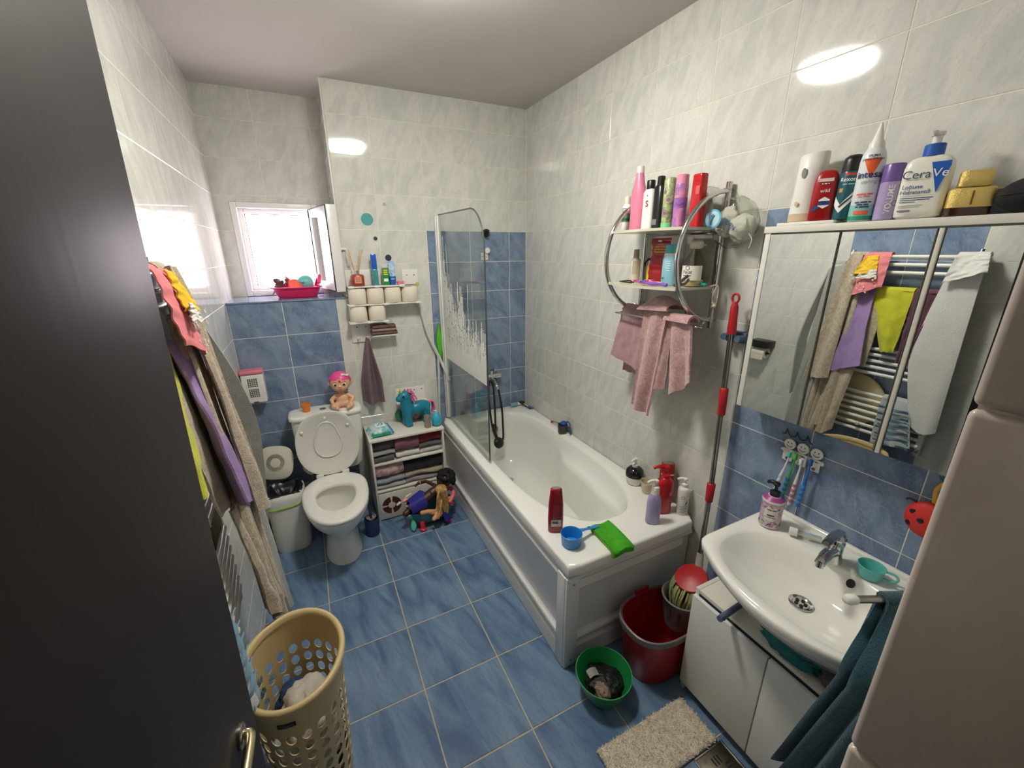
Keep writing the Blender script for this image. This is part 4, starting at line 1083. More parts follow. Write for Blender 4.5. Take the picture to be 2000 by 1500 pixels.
# red box bottle
t = onshelf('hairspray_bottle', 'tall glossy red faceted bottle at the right end of the chrome shelf', 'bottle', -1.616, group=GT)
S_ = [(0, 0.024, 0.018), (0.003, 0.026, 0.020), (0.175, 0.023, 0.018), (0.182, 0.023, 0.018), (0.186, 0.021, 0.016)]
O('bottle_body', solid(S_, 5), mat('glossy_red', (190, 26, 30), 0.2), t)
O('print_block', wrap2d(rect2d(0.018, 0.03), z=0.13, y=-0.0195, x0=0.01), mat('pale_red_print', (214, 90, 88), 0.5), t)
O('cap_line', band(S_, 0.160, 0.1615, 5), mat('deep_red_line', (110, 12, 16), 0.4), t)
# grey stack behind
t = onshelf('plastic_packet', 'grey and clear packet standing behind the red bottle on the chrome shelf', 'packet', -1.580, x=-0.06)
O('packet_body', crumple((0, 0, 0.066), (0.05, 0.022, 0.064), 3, 0.12), mat('grey_packet', (176, 172, 160), 0.4, col2=(120, 116, 108), scale=20, stretch=(3, 1, 0.3)), t, smooth=60)
O('packet_top', crumple((0.02, 0, 0.125), (0.05, 0.02, 0.022), 5, 0.3), CLEARP, t, smooth=60)
# hanging bag of sponges
t = T('hanging_bag', 'clear plastic bag of white sponges with blue round label at shelf post', 'bag', (-0.065, -1.738, 1.852))
O('bag_film', crumple((0, 0, -0.01), (0.05, 0.085, 0.085), 7, 0.22), CLEARP, t, smooth=60)
O('sponge', crumple((0.008, -0.03, -0.03), (0.034, 0.045, 0.045), 2, 0.3), mat('white_sponge', (214, 212, 202), 0.9, bump=0.5), t, smooth=60)
O('sponge', crumple((0.010, 0.035, -0.005), (0.032, 0.045, 0.05), 9, 0.25), mat('white_sponge', (214, 212, 202), 0.9, bump=0.5), t, smooth=60)
lb = O('round_label', xf(lathe([(0.0335, 0), (0.0335, 0.001)], 28), (-0.058, 0.045, 0.004), (0, radians(-90), 0)), mat('label_blue_ring', (86, 168, 206), 0.5), t)
O('label_centre', xf(lathe([(0.027, 0), (0.027, 0.0006)], 28), (-0.059, 0.045, 0.004), (0, radians(-90), 0)), mat('label_pale_blue', (176, 210, 222), 0.5), lb)
O('label_motif', merge(tube(catmull([(-0.0605, 0.052, -0.016), (-0.0605, 0.048, 0.004), (-0.0605, 0.040, 0.016)], 4), 0.003, 6), ell((-0.0605, 0.046, 0.014), (0.001, 0.008, 0.006), 10, 6)), mat('label_motif_blue', (60, 120, 160), 0.5), lb)
O('lettering', xf(text_geo('LIDEN', 0.022, 0.02), (-0.058, -0.022, -0.018), (radians(90), radians(35), radians(-90))), mat('navy_print', (40, 60, 110), 0.5), t, smooth=0)
O('bag_tie', tube(catmull([(0.0, -0.01, 0.06), (0.03, 0.035, 0.10), (0.04, 0.075, 0.115)], 4), 0.003, 6), CLEARP, t)
O('tail_string', tube(catmull([(-0.01, -0.07, -0.05), (-0.01, -0.085, -0.07), (-0.008, -0.078, -0.10)], 4), 0.0015, 5), WHITE, t)

# ---- lower tier
ZB = 1.609
GL = 'things on the lower tier of the chrome shelf'
t = onshelf('cosmetic_bottle', 'small beige bottle with grey brown cap, left on the lower tier', 'bottle', -1.308, ZB, group=GL)
S_ = [(0, 0.022, 0.018), (0.003, 0.024, 0.020), (0.098, 0.024, 0.020), (0.106, 0.016, 0.015)]
O('bottle_body', solid(S_), mat('beige_bottle', (214, 206, 184), 0.35), t); O('cap', solid([(0.106, 0.0125, 0.0125), (0.142, 0.0115, 0.0115), (0.144, 0.010, 0.010)]), mat('taupe_cap', (170, 156, 142), 0.4), t)
O('print_square', wrap2d(rect2d(0.006, 0.008), 0.022, 0.05, -0.8), INK, t)
O('grey_label', band(S_, 0.035, 0.10, a0=0.1, a1=1.2), mat('taupe_label', (176, 164, 146), 0.5), t, smooth=60)
t = onshelf('hair_claw', 'small dark hair claw leaning behind the beige bottle', 'hair clip', -1.358, ZB + 0.0, x=-0.075, group=GL)
O('claw', merge(*[tube(catmull([(0.02 * k - 0.02, 0, 0.10), (0.02 * k - 0.028, -0.014, 0.085), (0.02 * k - 0.02, -0.018, 0.07)], 3), 0.0045, 6) for k in range(3)], tube([(-0.026, 0, 0.10), (0.026, 0, 0.102)], 0.006, 8)), mat('dark_claw', (52, 42, 44), 0.3), t)
O('claw_stem', tube([(0, 0, 0.0), (0, 0, 0.1)], 0.004, 8), mat('dark_claw', (52, 42, 44), 0.3), t)
t = onshelf('cream_sachet', 'small yellow sachet partly hidden by the red pouch', 'sachet', -1.385, ZB, x=-0.10, group=GL)
O('sachet_body', solid([(0, 0.024, 0.002), (0.004, 0.026, 0.006), (0.06, 0.027, 0.010), (0.078, 0.026, 0.002)], 3), mat('yellow_sachet', (222, 196, 30), 0.35), t)
O('sachet_top', solid([(0.078, 0.026, 0.002), (0.095, 0.022, 0.002)], 3), mat('silver_sachet', (196, 190, 196), 0.3), t)
t = onshelf('red_refill_pouch', 'crinkled red refill pouch with yellow lettering on the lower tier', 'pouch', -1.452, ZB, group=GL)
rp = [(-0.052, 0.0), (0.052, 0.0), (0.056, 0.05), (0.050, 0.10), (0.056, 0.13), (0.060, 0.172), (0.055, 0.186), (-0.055, 0.186), (-0.060, 0.172), (-0.056, 0.14), (-0.046, 0.122), (-0.052, 0.105), (-0.050, 0.06)]
def pouch(u, v):
    z = 0.188 * v
    w = 0.052 + 0.006 * sin(v * 5.5 + 0.4) + 0.006 * (v > 0.85)
    th = 0.022 * sin(pi * min(1, (v + 0.02) / 0.98)) ** 0.7 * (1 - v * 0.75)
    a = 2 * pi * u
    return (w * math.copysign(abs(cos(a)) ** 0.8, cos(a)), th * sin(a) + 0.002 * sin(38 * v + 3 * u), z)
O('pouch_body', loft([[pouch(i / 36, j / 24) for i in range(36)] for j in range(25)]), mat('red_pouch_film', (150, 22, 28), 0.22), t, smooth=50)
O('hang_hole', wrap2d(poly2d([(0.012 * cos(a), 0.003 * sin(a)) for a in [2 * pi * k / 16 for k in range(16)]]), z=0.176, y=-0.006), WHITE, t)
O('yellow_strip', wrap2d(rect2d(0.066, 0.016), z=0.138, y=-0.0145, x0=0.012), mat('yellow_strip', (206, 150, 40), 0.4), t)
word_bars(t, (0.030, 0.012, 0.014), 0.0055, mat('orange_print', (226, 130, 40), 0.5), 0.152, None, -0.0135, 0.010)
word_bars(t, (0.022, 0.018, 0.012), 0.0045, mat('maroon_print', (110, 20, 20), 0.5), 0.137, None, -0.0150, 0.012)
O('heart_mark', wrap2d(poly2d([(0.007 * (1.1 * sin(a) ** 3), 0.007 * (0.9 * cos(a) - 0.35 * cos(2 * a) - 0.14 * cos(3 * a))) for a in [2 * pi * k / 24 for k in range(24)]]), z=0.152, y=-0.011, x0=-0.042), mat('orange_print', (226, 130, 40), 0.5), t)
t = onshelf('lotion_bottle', 'pale blue bottle with turquoise cap on the lower tier', 'bottle', -1.535, ZB, x=-0.145, group=GL)
S_ = [(0, 0.032, 0.022), (0.004, 0.035, 0.025), (0.10, 0.035, 0.025), (0.118, 0.031, 0.023), (0.126, 0.027, 0.021)]
O('bottle_body', solid(S_, 2.4), mat('pale_blue_bottle', (146, 200, 220), 0.25), t, smooth=50); O('shoulder', solid([(0.118, 0.0315, 0.0235), (0.13, 0.026, 0.021)], 2.4), WHITE, t)
O('cap', solid([(0.127, 0.0275, 0.0225), (0.158, 0.0265, 0.0215), (0.161, 0.024, 0.019)], 2.4), mat('turquoise_cap', (64, 176, 186), 0.35), t)
for k in range(5): O('print_line', wrap2d(rect2d(0.020, 0.0022), z=0.060 + k * 0.009, y=-0.0255, x0=0.012), WINK, t)
O('small_logo', wrap2d(rect2d(0.018, 0.005), z=0.03, y=-0.0258, x0=-0.012), mat('teal_print', (40, 130, 150), 0.5), t)
t = onshelf('bath_salt_bottle', 'clear bottle with paper label and pale stopper on the lower tier', 'bottle', -1.618, ZB, x=-0.105, group=GL)
t.scale = (1.16, 1.16, 1.12)
S_ = [(0, 0.033, 0.033), (0.004, 0.036, 0.036), (0.075, 0.036, 0.036), (0.095, 0.031, 0.031), (0.112, 0.018, 0.018), (0.122, 0.014, 0.014), (0.128, 0.015, 0.015)]
O('bottle_glass', solid(S_), CLEARP, t, smooth=60)
O('salt_filling', solid([(0.002, 0.031, 0.031), (0.02, 0.034, 0.034), (0.022, 0.033, 0.033)]), mat('amber_salt', (216, 196, 140), 0.5), t, smooth=60)
O('stopper', solid([(0.127, 0.013, 0.013), (0.132, 0.022, 0.022), (0.146, 0.023, 0.023), (0.154, 0.018, 0.018), (0.156, 0.010, 0.010)]), mat('pale_stopper', (206, 200, 184), 0.35), t, smooth=60)
O('paper_label', band(S_, 0.022, 0.072, a0=-1.5, a1=1.5, off=0.0008), mat('cream_paper_label', (230, 226, 214), 0.6), t, smooth=60)
O('orange_motif', band(S_, 0.024, 0.060, a0=-1.5, a1=-0.75, off=0.0012), mat('peach_motif', (232, 176, 116), 0.6, col2=(230, 214, 190), scale=50), t, smooth=60)
O('lettering', wrap2d(text_geo('Foot', 0.017, 0.01), 0.036, 0.050, 0.15, off=0.0016), INK, t, smooth=0)
word_bars(t, (0.016, 0.010), 0.004, mat('grey_print', (116, 118, 126), 0.5), 0.038, 0.036, a=0.15)
word_bars(t, (0.008, 0.012), 0.002, mat('grey_print', (116, 118, 126), 0.5), 0.030, 0.036, a=0.15)
O('ring_mark', wrap2d(merge(*[([(r * cos(a), r * sin(a), 0) for r in (0.006, 0.0075) for a in [2 * pi * k / 20 for k in range(20)]], [[k, (k + 1) % 20, 20 + (k + 1) % 20, 20 + k] for k in range(20)])]), 0.036, 0.064, 0.15, off=0.0016), INK, t, smooth=0)
t = onshelf('plastic_blister_card', 'translucent grey plastic card standing against the wall on the lower tier', 'card', -1.60, ZB, x=-0.034, group=GL)
O('card', bx(-0.055, 0.05, -0.006, 0.004, 0.0, 0.175, 0.003), mat('grey_translucent_card', (150, 150, 132), 0.3), t)
O('hang_slot', bx(-0.012, 0.012, -0.0066, -0.0055, 0.155, 0.16), WHITE, t)
t = onshelf('white_tube', 'pinkish white tube standing behind the pale blue bottle', 'tube', -1.553, ZB, x=-0.06, group=GL)
O('tube_body', solid([(0, 0.02, 0.02), (0.03, 0.021, 0.021), (0.12, 0.022, 0.012), (0.165, 0.024, 0.002)], 2.2), mat('pinkish_tube', (226, 208, 206), 0.35), t, smooth=50)
O('tube_cap', solid([(-0.0, 0.0225, 0.0225), (0.028, 0.0225, 0.0225)]), WHITE, t)
t = onshelf('hair_grip', 'black hair grip lying at the left of the lower tier', 'hair clip', -1.335, ZB, x=-0.195, group=GL)
O('grip', merge(tube(catmull([(-0.045, 0, 0.003), (-0.02, 0.006, 0.007), (0.02, 0.0, 0.010), (0.05, -0.004, 0.005)], 4), 0.0035, 6), tube(catmull([(-0.045, 0, 0.003), (-0.01, -0.010, 0.004), (0.045, -0.010, 0.003)], 4), 0.003, 6)), mat('black_grip', (28, 26, 26), 0.4), t)
def razor(label, y, x, rz, col, col2, L=0.12):
    t = T('razor', label, 'razor', (x, y, ZB + 0.003), rz, 'disposable razors on the lower tier')
    m1 = mat('razor_%d' % col[0], col, 0.3); m2 = mat('razor_head_%d' % col2[0], col2, 0.3)
    O('handle', tube(catmull([(-L / 2, 0, 0.005), (-L * 0.2, 0, 0.008), (L * 0.2, 0, 0.006), (L / 2, 0, 0.012)], 5), [0.007, 0.0075, 0.007, 0.006, 0.005, 0.005, 0.0055, 0.006, 0.0065, 0.006, 0.0055, 0.005, 0.0045, 0.004, 0.004, 0.004], 10), m1, t, smooth=60)
    O('head', box(0.010, 0.040, 0.008, (L / 2 + 0.004, 0, 0.013), 0.002), m2, t)
razor('violet disposable razor lying at the front edge of the lower tier', -1.545, -0.235, radians(96), (126, 86, 186), (150, 120, 200))
razor('magenta disposable razor lying in front of the red pouch', -1.478, -0.215, radians(100), (206, 60, 150), (226, 130, 180), 0.10)
razor('turquoise disposable razor at the right end of the lower tier', -1.640, -0.10, radians(84), (20, 150, 140), (40, 170, 160), 0.09)
razor('pale pink disposable razor lying behind the violet one', -1.505, -0.19, radians(75), (226, 170, 196), (206, 150, 180), 0.10)
t = onshelf('hair_claw', 'grey black hair claw lying between clear bottle and right post', 'hair clip', -1.625, ZB, x=-0.175, group=GL)
O('claw', merge(tube(catmull([(-0.03, 0, 0.004), (0, -0.004, 0.02), (0.03, 0, 0.045)], 4), 0.006, 8), tube(catmull([(-0.03, 0, 0.004), (0.01, 0.01, 0.012), (0.034, 0.0, 0.03)], 4), 0.005, 8)), mat('dark_grey_claw', (66, 64, 64), 0.35), t)
t = T('hair_tie', 'cream knotted cord hanging from the right hand post', 'cord', (-0.045, -1.682, 1.61))
O('cord', tube(catmull([(-0.02, 0.01, 0.0), (0.0, -0.006, 0.004), (0.004, -0.012, -0.02), (0.002, -0.012, -0.06), (0.004, -0.004, -0.075)], 5), 0.003, 8), mat('cream_cord', (214, 206, 184), 0.8), t, smooth=60)
O('cord', tube(catmull([(-0.004, -0.008, 0.0), (-0.006, 0.0, -0.03), (-0.002, 0.004, -0.06), (0.002, -0.006, -0.075), (0.008, 0.004, -0.09)], 5), 0.0028, 8), mat('cream_cord', (214, 206, 184), 0.8), t, smooth=60)
O('knot', crumple((0.002, -0.004, -0.077), (0.008, 0.008, 0.007), 2, 0.3, n=14, m=8), mat('cream_cord', (214, 206, 184), 0.8), t, smooth=60)

# ---- towels over the rail
PT = mat('dusty_pink_terry', (190, 156, 156), 0.95, var=0.16, scale=30, bump=0.8, bscale=260, sheen=0.4)
PT2 = mat('dusty_rose_terry', (176, 136, 142), 0.95, var=0.12, scale=40, bump=0.8, bscale=260, sheen=0.4)
PTE = mat('jacquard_pink_terry', (200, 164, 160), 0.95, col2=(176, 136, 136), scale=26, distort=3.0, bump=0.8, bscale=260, sheen=0.4)
def hang(pts_top, pts_bot, xoff, amp, folds, t=0.007, curl=0.0, seed=0, back=None, nu=40, nv=30, hem=0.0):
    """Cloth falling from a rail: top and bottom edges as (y, z) pairs, folds in x."""
    (ya, za), (yb, zb) = pts_top; (yc, zc), (yd, zd) = pts_bot
    def fn(u, v):
        y = (ya + (yb - ya) * u) * (1 - v) + (yc + (yd - yc) * u) * v
        z = (za + (zb - za) * u) * (1 - v) + (zc + (zd - zc) * u) * v
        q = 0.25 + 0.75 * v
        x = xoff - amp * q * (0.5 + 0.5 * sin(folds * 2 * pi * u + seed + 0.8 * v)) - curl * v
        x += 0.004 * noise.noise(Vector((u * 5 + seed, v * 6, seed)))
        z += 0.010 * noise.noise(Vector((u * 3 + seed * 2, 0, 1))) * v + hem * sin(folds * 2 * pi * u + 1) * v
        return (x, y, z)
    return sheet(fn, nu, nv, t)
def roll(ya, yb, z, x0, x1, m):
    """Piece of cloth bent over the rail between its two faces."""
    xc, r = (x0 + x1) / 2, abs(x1 - x0) / 2
    return sheet(lambda u, v: (xc - r * cos(pi * v), ya + (yb - ya) * u, z + r * 0.9 * sin(pi * v)), 12, 10, m)
t = T('hand_towel', 'folded plain dusty rose towel over the left of the chrome rail', 'towel', (0, 0, 0))
O('front_fall', hang(((-1.250, 1.480), (-1.42, 1.484)), ((-1.205, 1.242), (-1.40, 1.200)), -0.122, 0.014, 0.8, 0.010, 0.010, 1), PT2, t, smooth=70)
O('back_fall', hang(((-1.255, 1.478), (-1.40, 1.482)), ((-1.235, 1.160), (-1.38, 1.150)), -0.080, 0.010, 0.8, 0.010, 0.0, 2), PT2, t, smooth=70)
O('top_fold', roll(-1.250, -1.42, 1.478, -0.125, -0.078, 0.010), PT2, t, smooth=70)
t = T('hand_towel', 'jacquard pink towel bunched over the middle of the chrome rail', 'towel', (0, 0, 0))
O('front_fall', hang(((-1.455, 1.515), (-1.585, 1.520)), ((-1.415, 1.050), (-1.535, 1.030)), -0.180, 0.036, 1.4, 0.010, -0.008, 3), PTE, t, smooth=70)
O('side_fall', hang(((-1.52, 1.51), (-1.60, 1.50)), ((-1.50, 1.16), (-1.59, 1.170)), -0.160, 0.026, 0.9, 0.010, -0.005, 4), PTE, t, smooth=70)
O('inner_fall', hang(((-1.42, 1.49), (-1.54, 1.50)), ((-1.39, 1.14), (-1.48, 1.10)), -0.135, 0.02, 1.0, 0.009, 0.0, 5), PT, t, smooth=70)
O('top_fold', sheet(lambda u, v: (-0.150 - 0.055 * cos(pi * v), -1.43 - 0.17 * u - 0.03 * sin(pi * v) * (0.5 - u), 1.500 + 0.012 * u + 0.055 * sin(pi * v) * (0.45 + 0.55 * sin(pi * u))), 18, 14, 0.011), PTE, t, smooth=70)
t = T('hand_towel', 'pink towel end hanging in a point at the right of the chrome rail', 'towel', (0, 0, 0))
O('front_fall', hang(((-1.60, 1.486), (-1.705, 1.464)), ((-1.645, 1.165), (-1.745, 1.250)), -0.172, 0.030, 1.2, 0.010, -0.006, 6), PTE, t, smooth=70)
O('inner_fall', hang(((-1.58, 1.48), (-1.66, 1.47)), ((-1.60, 1.27), (-1.65, 1.21)), -0.132, 0.02, 1.0, 0.009, 0.0, 8), PT, t, smooth=70)
O('top_fold', roll(-1.575, -1.70, 1.474, -0.195, -0.135, 0.010), PTE, t, smooth=70)

# ================================================================ mirror cabinet
MIR = mat('mirror_silver', (226, 230, 228), 0.0, 1.0)
mc = T('mirror_cabinet', 'white wall cabinet with three mirror doors above the washbasin', 'mirror cabinet', (0, 0, 0))
CY0, CY1, CZ0, CZ1, CX = -1.900, -2.56, 1.197, 1.798, -0.120
O('carcass', bx(CX + 0.018, -0.001, CY1, CY0, CZ0, CZ1, 0.001), LAMW, mc)
O('top_board', bx(CX - 0.004, -0.001, CY1 - 0.004, CY0 + 0.004, CZ1, CZ1 + 0.020, 0.0015), LAMW, mc)
O('front_stile', bx(CX, CX + 0.018, CY0 - 0.018, CY0, CZ0, CZ1, 0.001), LAMW, mc)
for a, b in ((CY0 - 0.019, -2.119), (-2.124, -2.328), (-2.344, CY1)):
    d = O('mirror_door', bx(CX + 0.003, CX + 0.017, b, a, CZ0, CZ1 - 0.004, 0.0008), mat('door_edge_grey', (130, 130, 122), 0.4), mc)
    O('mirror', bx(CX, CX + 0.0028, b + 0.0012, a - 0.0012, CZ0 + 0.001, CZ1 - 0.005), MIR, d, smooth=0)
O('mid_stile', bx(CX - 0.001, CX + 0.016, -2.341, -2.331, CZ0, CZ1 - 0.004, 0.002), mat('pale_aluminium', (206, 202, 190), 0.35), mc)

ZT = CZ1 + 0.0205
tag(O('white_tray', bx(-0.118, -0.02, -2.095, -1.93, ZT, ZT + 0.009, 0.002), WHITE), 'thin white board under the three leftmost bottles on the mirror cabinet', 'board')
GM = 'toiletries on top of the mirror cabinet'
def onto(name, label, cat, y, z=ZT + 0.0005, x=-0.078, rz=radians(-68)): return T(name, label, cat, (x, y, z), rz, GM)
t = onto('air_freshener', 'tall white automatic air freshener with grey oval on the mirror cabinet', 'air freshener', -1.980, ZT + 0.010, -0.066)
S_ = [(0, 0.040, 0.034), (0.004, 0.043, 0.037), (0.024, 0.043, 0.037), (0.05, 0.041, 0.037), (0.12, 0.038, 0.035), (0.197, 0.037, 0.034)]
tp = ring(0, 0, 0, 0.037, 0.034, 36)
O('housing', loft([ring(0, 0, z, a, b, 36) for z, a, b in S_[2:-1]] + [[(x, y, 0.190 + 0.10 * x) for x, y, z in tp], [(x * 0.9, y * 0.9, 0.193 + 0.10 * x) for x, y, z in tp]]), WHITE, t, smooth=50)
O('base', solid(S_[:3]), mat('beige_base', (206, 182, 150), 0.4), t)
O('nozzle_window', wrap2d(poly2d([(0.007 * cos(a), 0.014 * sin(a)) for a in [2 * pi * k / 24 for k in range(24)]]), 0.038, 0.138, -0.45), mat('grey_window', (130, 130, 128), 0.3), t)
O('button', wrap2d(poly2d([(0.006 * cos(a), 0.0065 * sin(a)) for a in [2 * pi * k / 20 for k in range(20)]]), 0.042, 0.052, -0.55), mat('tan_button', (206, 178, 146), 0.4), t)
t = onto('deodorant_bottle', 'dark red rounded bottle with white hexagon badge on the mirror cabinet', 'bottle', -2.043, ZT + 0.010, -0.095)
S_ = [(0, 0.028, 0.015), (0.005, 0.031, 0.018), (0.10, 0.030, 0.018), (0.120, 0.027, 0.016), (0.132, 0.020, 0.012), (0.137, 0.010, 0.006)]
DR = mat('dark_red_bottle', (162, 22, 28), 0.3)
O('bottle_body', solid(S_, 3), DR, t, smooth=50)
hx = O('badge', wrap2d(poly2d([(0.016 * cos(a + pi / 6) * 0.95, 0.016 * sin(a + pi / 6)) for a in [2 * pi * k / 6 for k in range(6)]]), z=0.048, y=-0.0185, x0=0.004), WINK, t)
O('badge_bar', wrap2d(rect2d(0.026, 0.011), z=0.047, y=-0.0188, x0=0.004), mat('navy_badge', (40, 60, 110), 0.4), hx)
O('blue_swoosh', wrap2d(poly2d([(-0.022, -0.012), (-0.006, -0.002), (-0.008, 0.008), (-0.022, -0.002)]), z=0.036, y=-0.0184), mat('blue_swoosh', (40, 90, 150), 0.4), t)
lettering(t, 'wild', 0.014, WINK, z=0.080, y=-0.0186, x0=0.002)
O('title_bar', wrap2d(rect2d(0.036, 0.009), z=0.109, y=-0.0182), mat('pale_red_title', (226, 196, 190), 0.5), t)
word_bars(t, (0.004, 0.006, 0.003), 0.003, WINK, 0.099, None, -0.0180)
t = onto('deodorant_can', 'dark teal spray can with black cap and white tick lettered Rexona', 'spray can', -2.098, ZT + 0.010, -0.085)
S_ = [(0, 0.023, 0.023), (0.003, 0.0255, 0.0255), (0.118, 0.0255, 0.0255), (0.126, 0.0235, 0.0235)]
O('can_body', solid(S_), mat('teal_can', (20, 84, 96), 0.25), t); O('cap', solid([(0.124, 0.0245, 0.0245), (0.150, 0.0245, 0.0245), (0.160, 0.022, 0.022), (0.166, 0.014, 0.014), (0.167, 0.005, 0.005)]), BLACKP, t, smooth=50)
O('white_tick', wrap2d(([(-0.030, 0.018, 0), (-0.010, -0.006, 0), (0.012, 0.022, 0), (0.034, 0.052, 0), (0.034, 0.030, 0), (0.012, 0.0, 0), (-0.010, -0.028, 0), (-0.032, -0.004, 0)], [[0, 1, 6, 7], [1, 2, 5, 6], [2, 3, 4, 5]]), 0.0255, 0.045, 0), WINK, t)
O('tick_dark_stroke', wrap2d(poly2d([(-0.014, -0.006), (-0.010, -0.010), (0.016, 0.020), (0.022, 0.030)]), 0.0255, 0.040, 0, off=0.0012), INK, t)  # dark printed stroke over the white tick
O('red_bar', wrap2d(rect2d(0.030, 0.006), 0.0255, 0.116, 0.1), mat('red_bar', (200, 60, 40), 0.4), t)
O('lettering', wrap2d(text_geo('Rexona', 0.0145, 0.01), 0.0255, 0.103, 0), WINK, t, smooth=0)
word_bars(t, (0.010, 0.014), 0.003, mat('pale_teal_print', (150, 190, 196), 0.5), 0.091, 0.0255)
O('gold_mark', wrap2d(rect2d(0.010, 0.010), 0.0255, 0.076, -0.6), mat('gold_mark', (196, 150, 70), 0.4), t)
t = onto('styling_mousse_can', 'tall white mousse can with orange triangle lettered intesa styling', 'spray can', -2.150, x=-0.10)
S_ = [(0, 0.025, 0.025), (0.003, 0.0275, 0.0275), (0.150, 0.0275, 0.0275), (0.166, 0.025, 0.025), (0.178, 0.019, 0.019), (0.182, 0.016, 0.016)]
O('can_body', solid(S_), mat('white_can', (226, 230, 232), 0.28), t, smooth=50)
O('nozzle_cap', solid([(0.18, 0.0175, 0.0175), (0.192, 0.0165, 0.0165), (0.200, 0.012, 0.012), (0.225, 0.006, 0.006), (0.240, 0.0025, 0.0025)]), WHITE, t, smooth=50)
O('green_base', band(S_, 0.003, 0.014), mat('green_base', (40, 150, 118), 0.3), t, smooth=60)
O('mint_fade', band(S_, 0.014, 0.042), mat('mint_fade', (140, 200, 190), 0.3), t, smooth=60)
O('orange_triangle', wrap2d(poly2d([(-0.020, 0.036), (0.020, 0.036), (0.002, -0.012)]), 0.0275, 0.118, 0.05), mat('orange_triangle', (232, 96, 40), 0.4), t)
O('lettering', wrap2d(text_geo('intesa', 0.0235, 0.015), 0.0275, 0.115, 0.02, off=0.0018), mat('navy_logo', (46, 56, 110), 0.4), t, smooth=0)
O('lettering', wrap2d(text_geo('styling', 0.0135), 0.0275, 0.098, 0.1, off=0.0018), mat('grey_logo', (150, 156, 170), 0.4), t, smooth=0)
O('lettering', wrap2d(text_geo('SPUMA', 0.008, 0.02), 0.0270, 0.160, 0.05, off=0.0016), INK, t, smooth=0)
O('lettering', wrap2d(text_geo('EXTRA STRONG', 0.0066, 0.02), 0.0270, 0.152, 0.05, off=0.0018), INK, t, smooth=0)
word_bars(t, (0.020, 0.012), 0.004, mat('salmon_print', (226, 110, 96), 0.4), 0.068, 0.0275)
word_bars(t, (0.008, 0.014), 0.002, mat('salmon_print', (226, 110, 96), 0.4), 0.062, 0.0275)
for k, w in enumerate(((0.010, 0.014, 0.006), (0.012, 0.010), (0.006, 0.020))): word_bars(t, w, 0.0035, mat('navy_logo', (46, 56, 110), 0.4), 0.048 - 0.0058 * k, 0.0275)
O('orange_badge', wrap2d(rect2d(0.032, 0.010), 0.0275, 0.022, 0, off=0.0016), mat('orange_badge', (232, 110, 80), 0.4), t)
t = onto('hairspray_can', 'short purple spray can lettered VOLUME on the mirror cabinet', 'spray can', -2.203, x=-0.10)
S_ = [(0, 0.020, 0.020), (0.003, 0.0225, 0.0225), (0.090, 0.0225, 0.0225), (0.095, 0.0215, 0.0215)]
O('can_body', solid(S_), mat('lavender_can', (184, 170, 206), 0.25, col2=(164, 146, 192), scale=12), t); O('cap', solid([(0.092, 0.0225, 0.0225), (0.130, 0.0225, 0.0225), (0.135, 0.0205, 0.0205)]), mat('purple_cap', (112, 86, 156), 0.3), t)
O('lettering', wrap2d(text_geo('VOLUME', 0.0175, 0.02), 0.0225, 0.05, 0.2, turn=pi / 2), WINK, t, smooth=0)
O('ring_mark', wrap2d(([(q * cos(b), q * sin(b), 0) for q in (0.0055, 0.0066) for b in [2 * pi * k / 20 for k in range(20)]], [[k, (k + 1) % 20, 20 + (k + 1) % 20, 20 + k] for k in range(20)]), 0.0225, 0.040, 0.75), INK, t, smooth=0)
t = onto('body_lotion_bottle', 'cream pump bottle with blue triangle lettered CeraVe on the mirror cabinet', 'bottle', -2.272, x=-0.098, rz=radians(-78))
S_ = [(0, 0.036, 0.018), (0.005, 0.044, 0.024), (0.02, 0.045, 0.0255), (0.115, 0.045, 0.0255), (0.128, 0.042, 0.024), (0.136, 0.034, 0.020), (0.140, 0.022, 0.016)]
CRM = mat('cream_bottle', (232, 230, 218), 0.3)
O('bottle_body', solid(S_, 4), CRM, t, smooth=45)
O('collar', solid([(0.140, 0.0195, 0.0195), (0.164, 0.0195, 0.0195), (0.166, 0.018, 0.018)]), mat('ceramic_blue', (30, 90, 180), 0.35), t)
O('pump_head', merge(tube([(0, 0, 0.165), (0, 0, 0.186)], 0.009, 14), solid([(0.184, 0.012, 0.012), (0.191, 0.013, 0.013), (0.194, 0.009, 0.009)]), tube(catmull([(0, 0, 0.189), (-0.006, -0.012, 0.191), (-0.010, -0.022, 0.186)], 4), 0.005, 8)), WHITE, t, smooth=50)
FP = -0.0256
O('blue_triangle', wrap2d(poly2d([(0.006, 0.124), (0.040, 0.124), (0.041, 0.114), (0.026, 0.056)]), z=0, y=FP), mat('ceramic_blue', (30, 90, 180), 0.35), t)
lettering(t, 'Cera', 0.0265, mat('logo_navy', (60, 76, 110), 0.4), z=0.099, y=FP - 0.0004, x0=-0.016)
lettering(t, 'Ve', 0.0265, WINK, z=0.099, y=FP - 0.0006, x0=0.0265)
lettering(t, 'Loțiune', 0.0125, mat('text_navy', (60, 80, 140), 0.4), z=0.072, y=FP, x0=-0.018, bold=0.01)
lettering(t, 'Hidratantă', 0.0125, mat('text_navy', (60, 80, 140), 0.4), z=0.060, y=FP, x0=-0.011, bold=0.01)
for k, (z, w) in enumerate(((0.047, 0.06), (0.0425, 0.055), (0.038, 0.03), (0.030, 0.045), (0.026, 0.040))):
    O('print_line', wrap2d(rect2d(w, 0.0016), z=z, y=FP, x0=-0.036 + w / 2), mat('text_navy', (60, 80, 140), 0.4) if k < 3 else mat('grey_text', (176, 176, 170), 0.5), t)
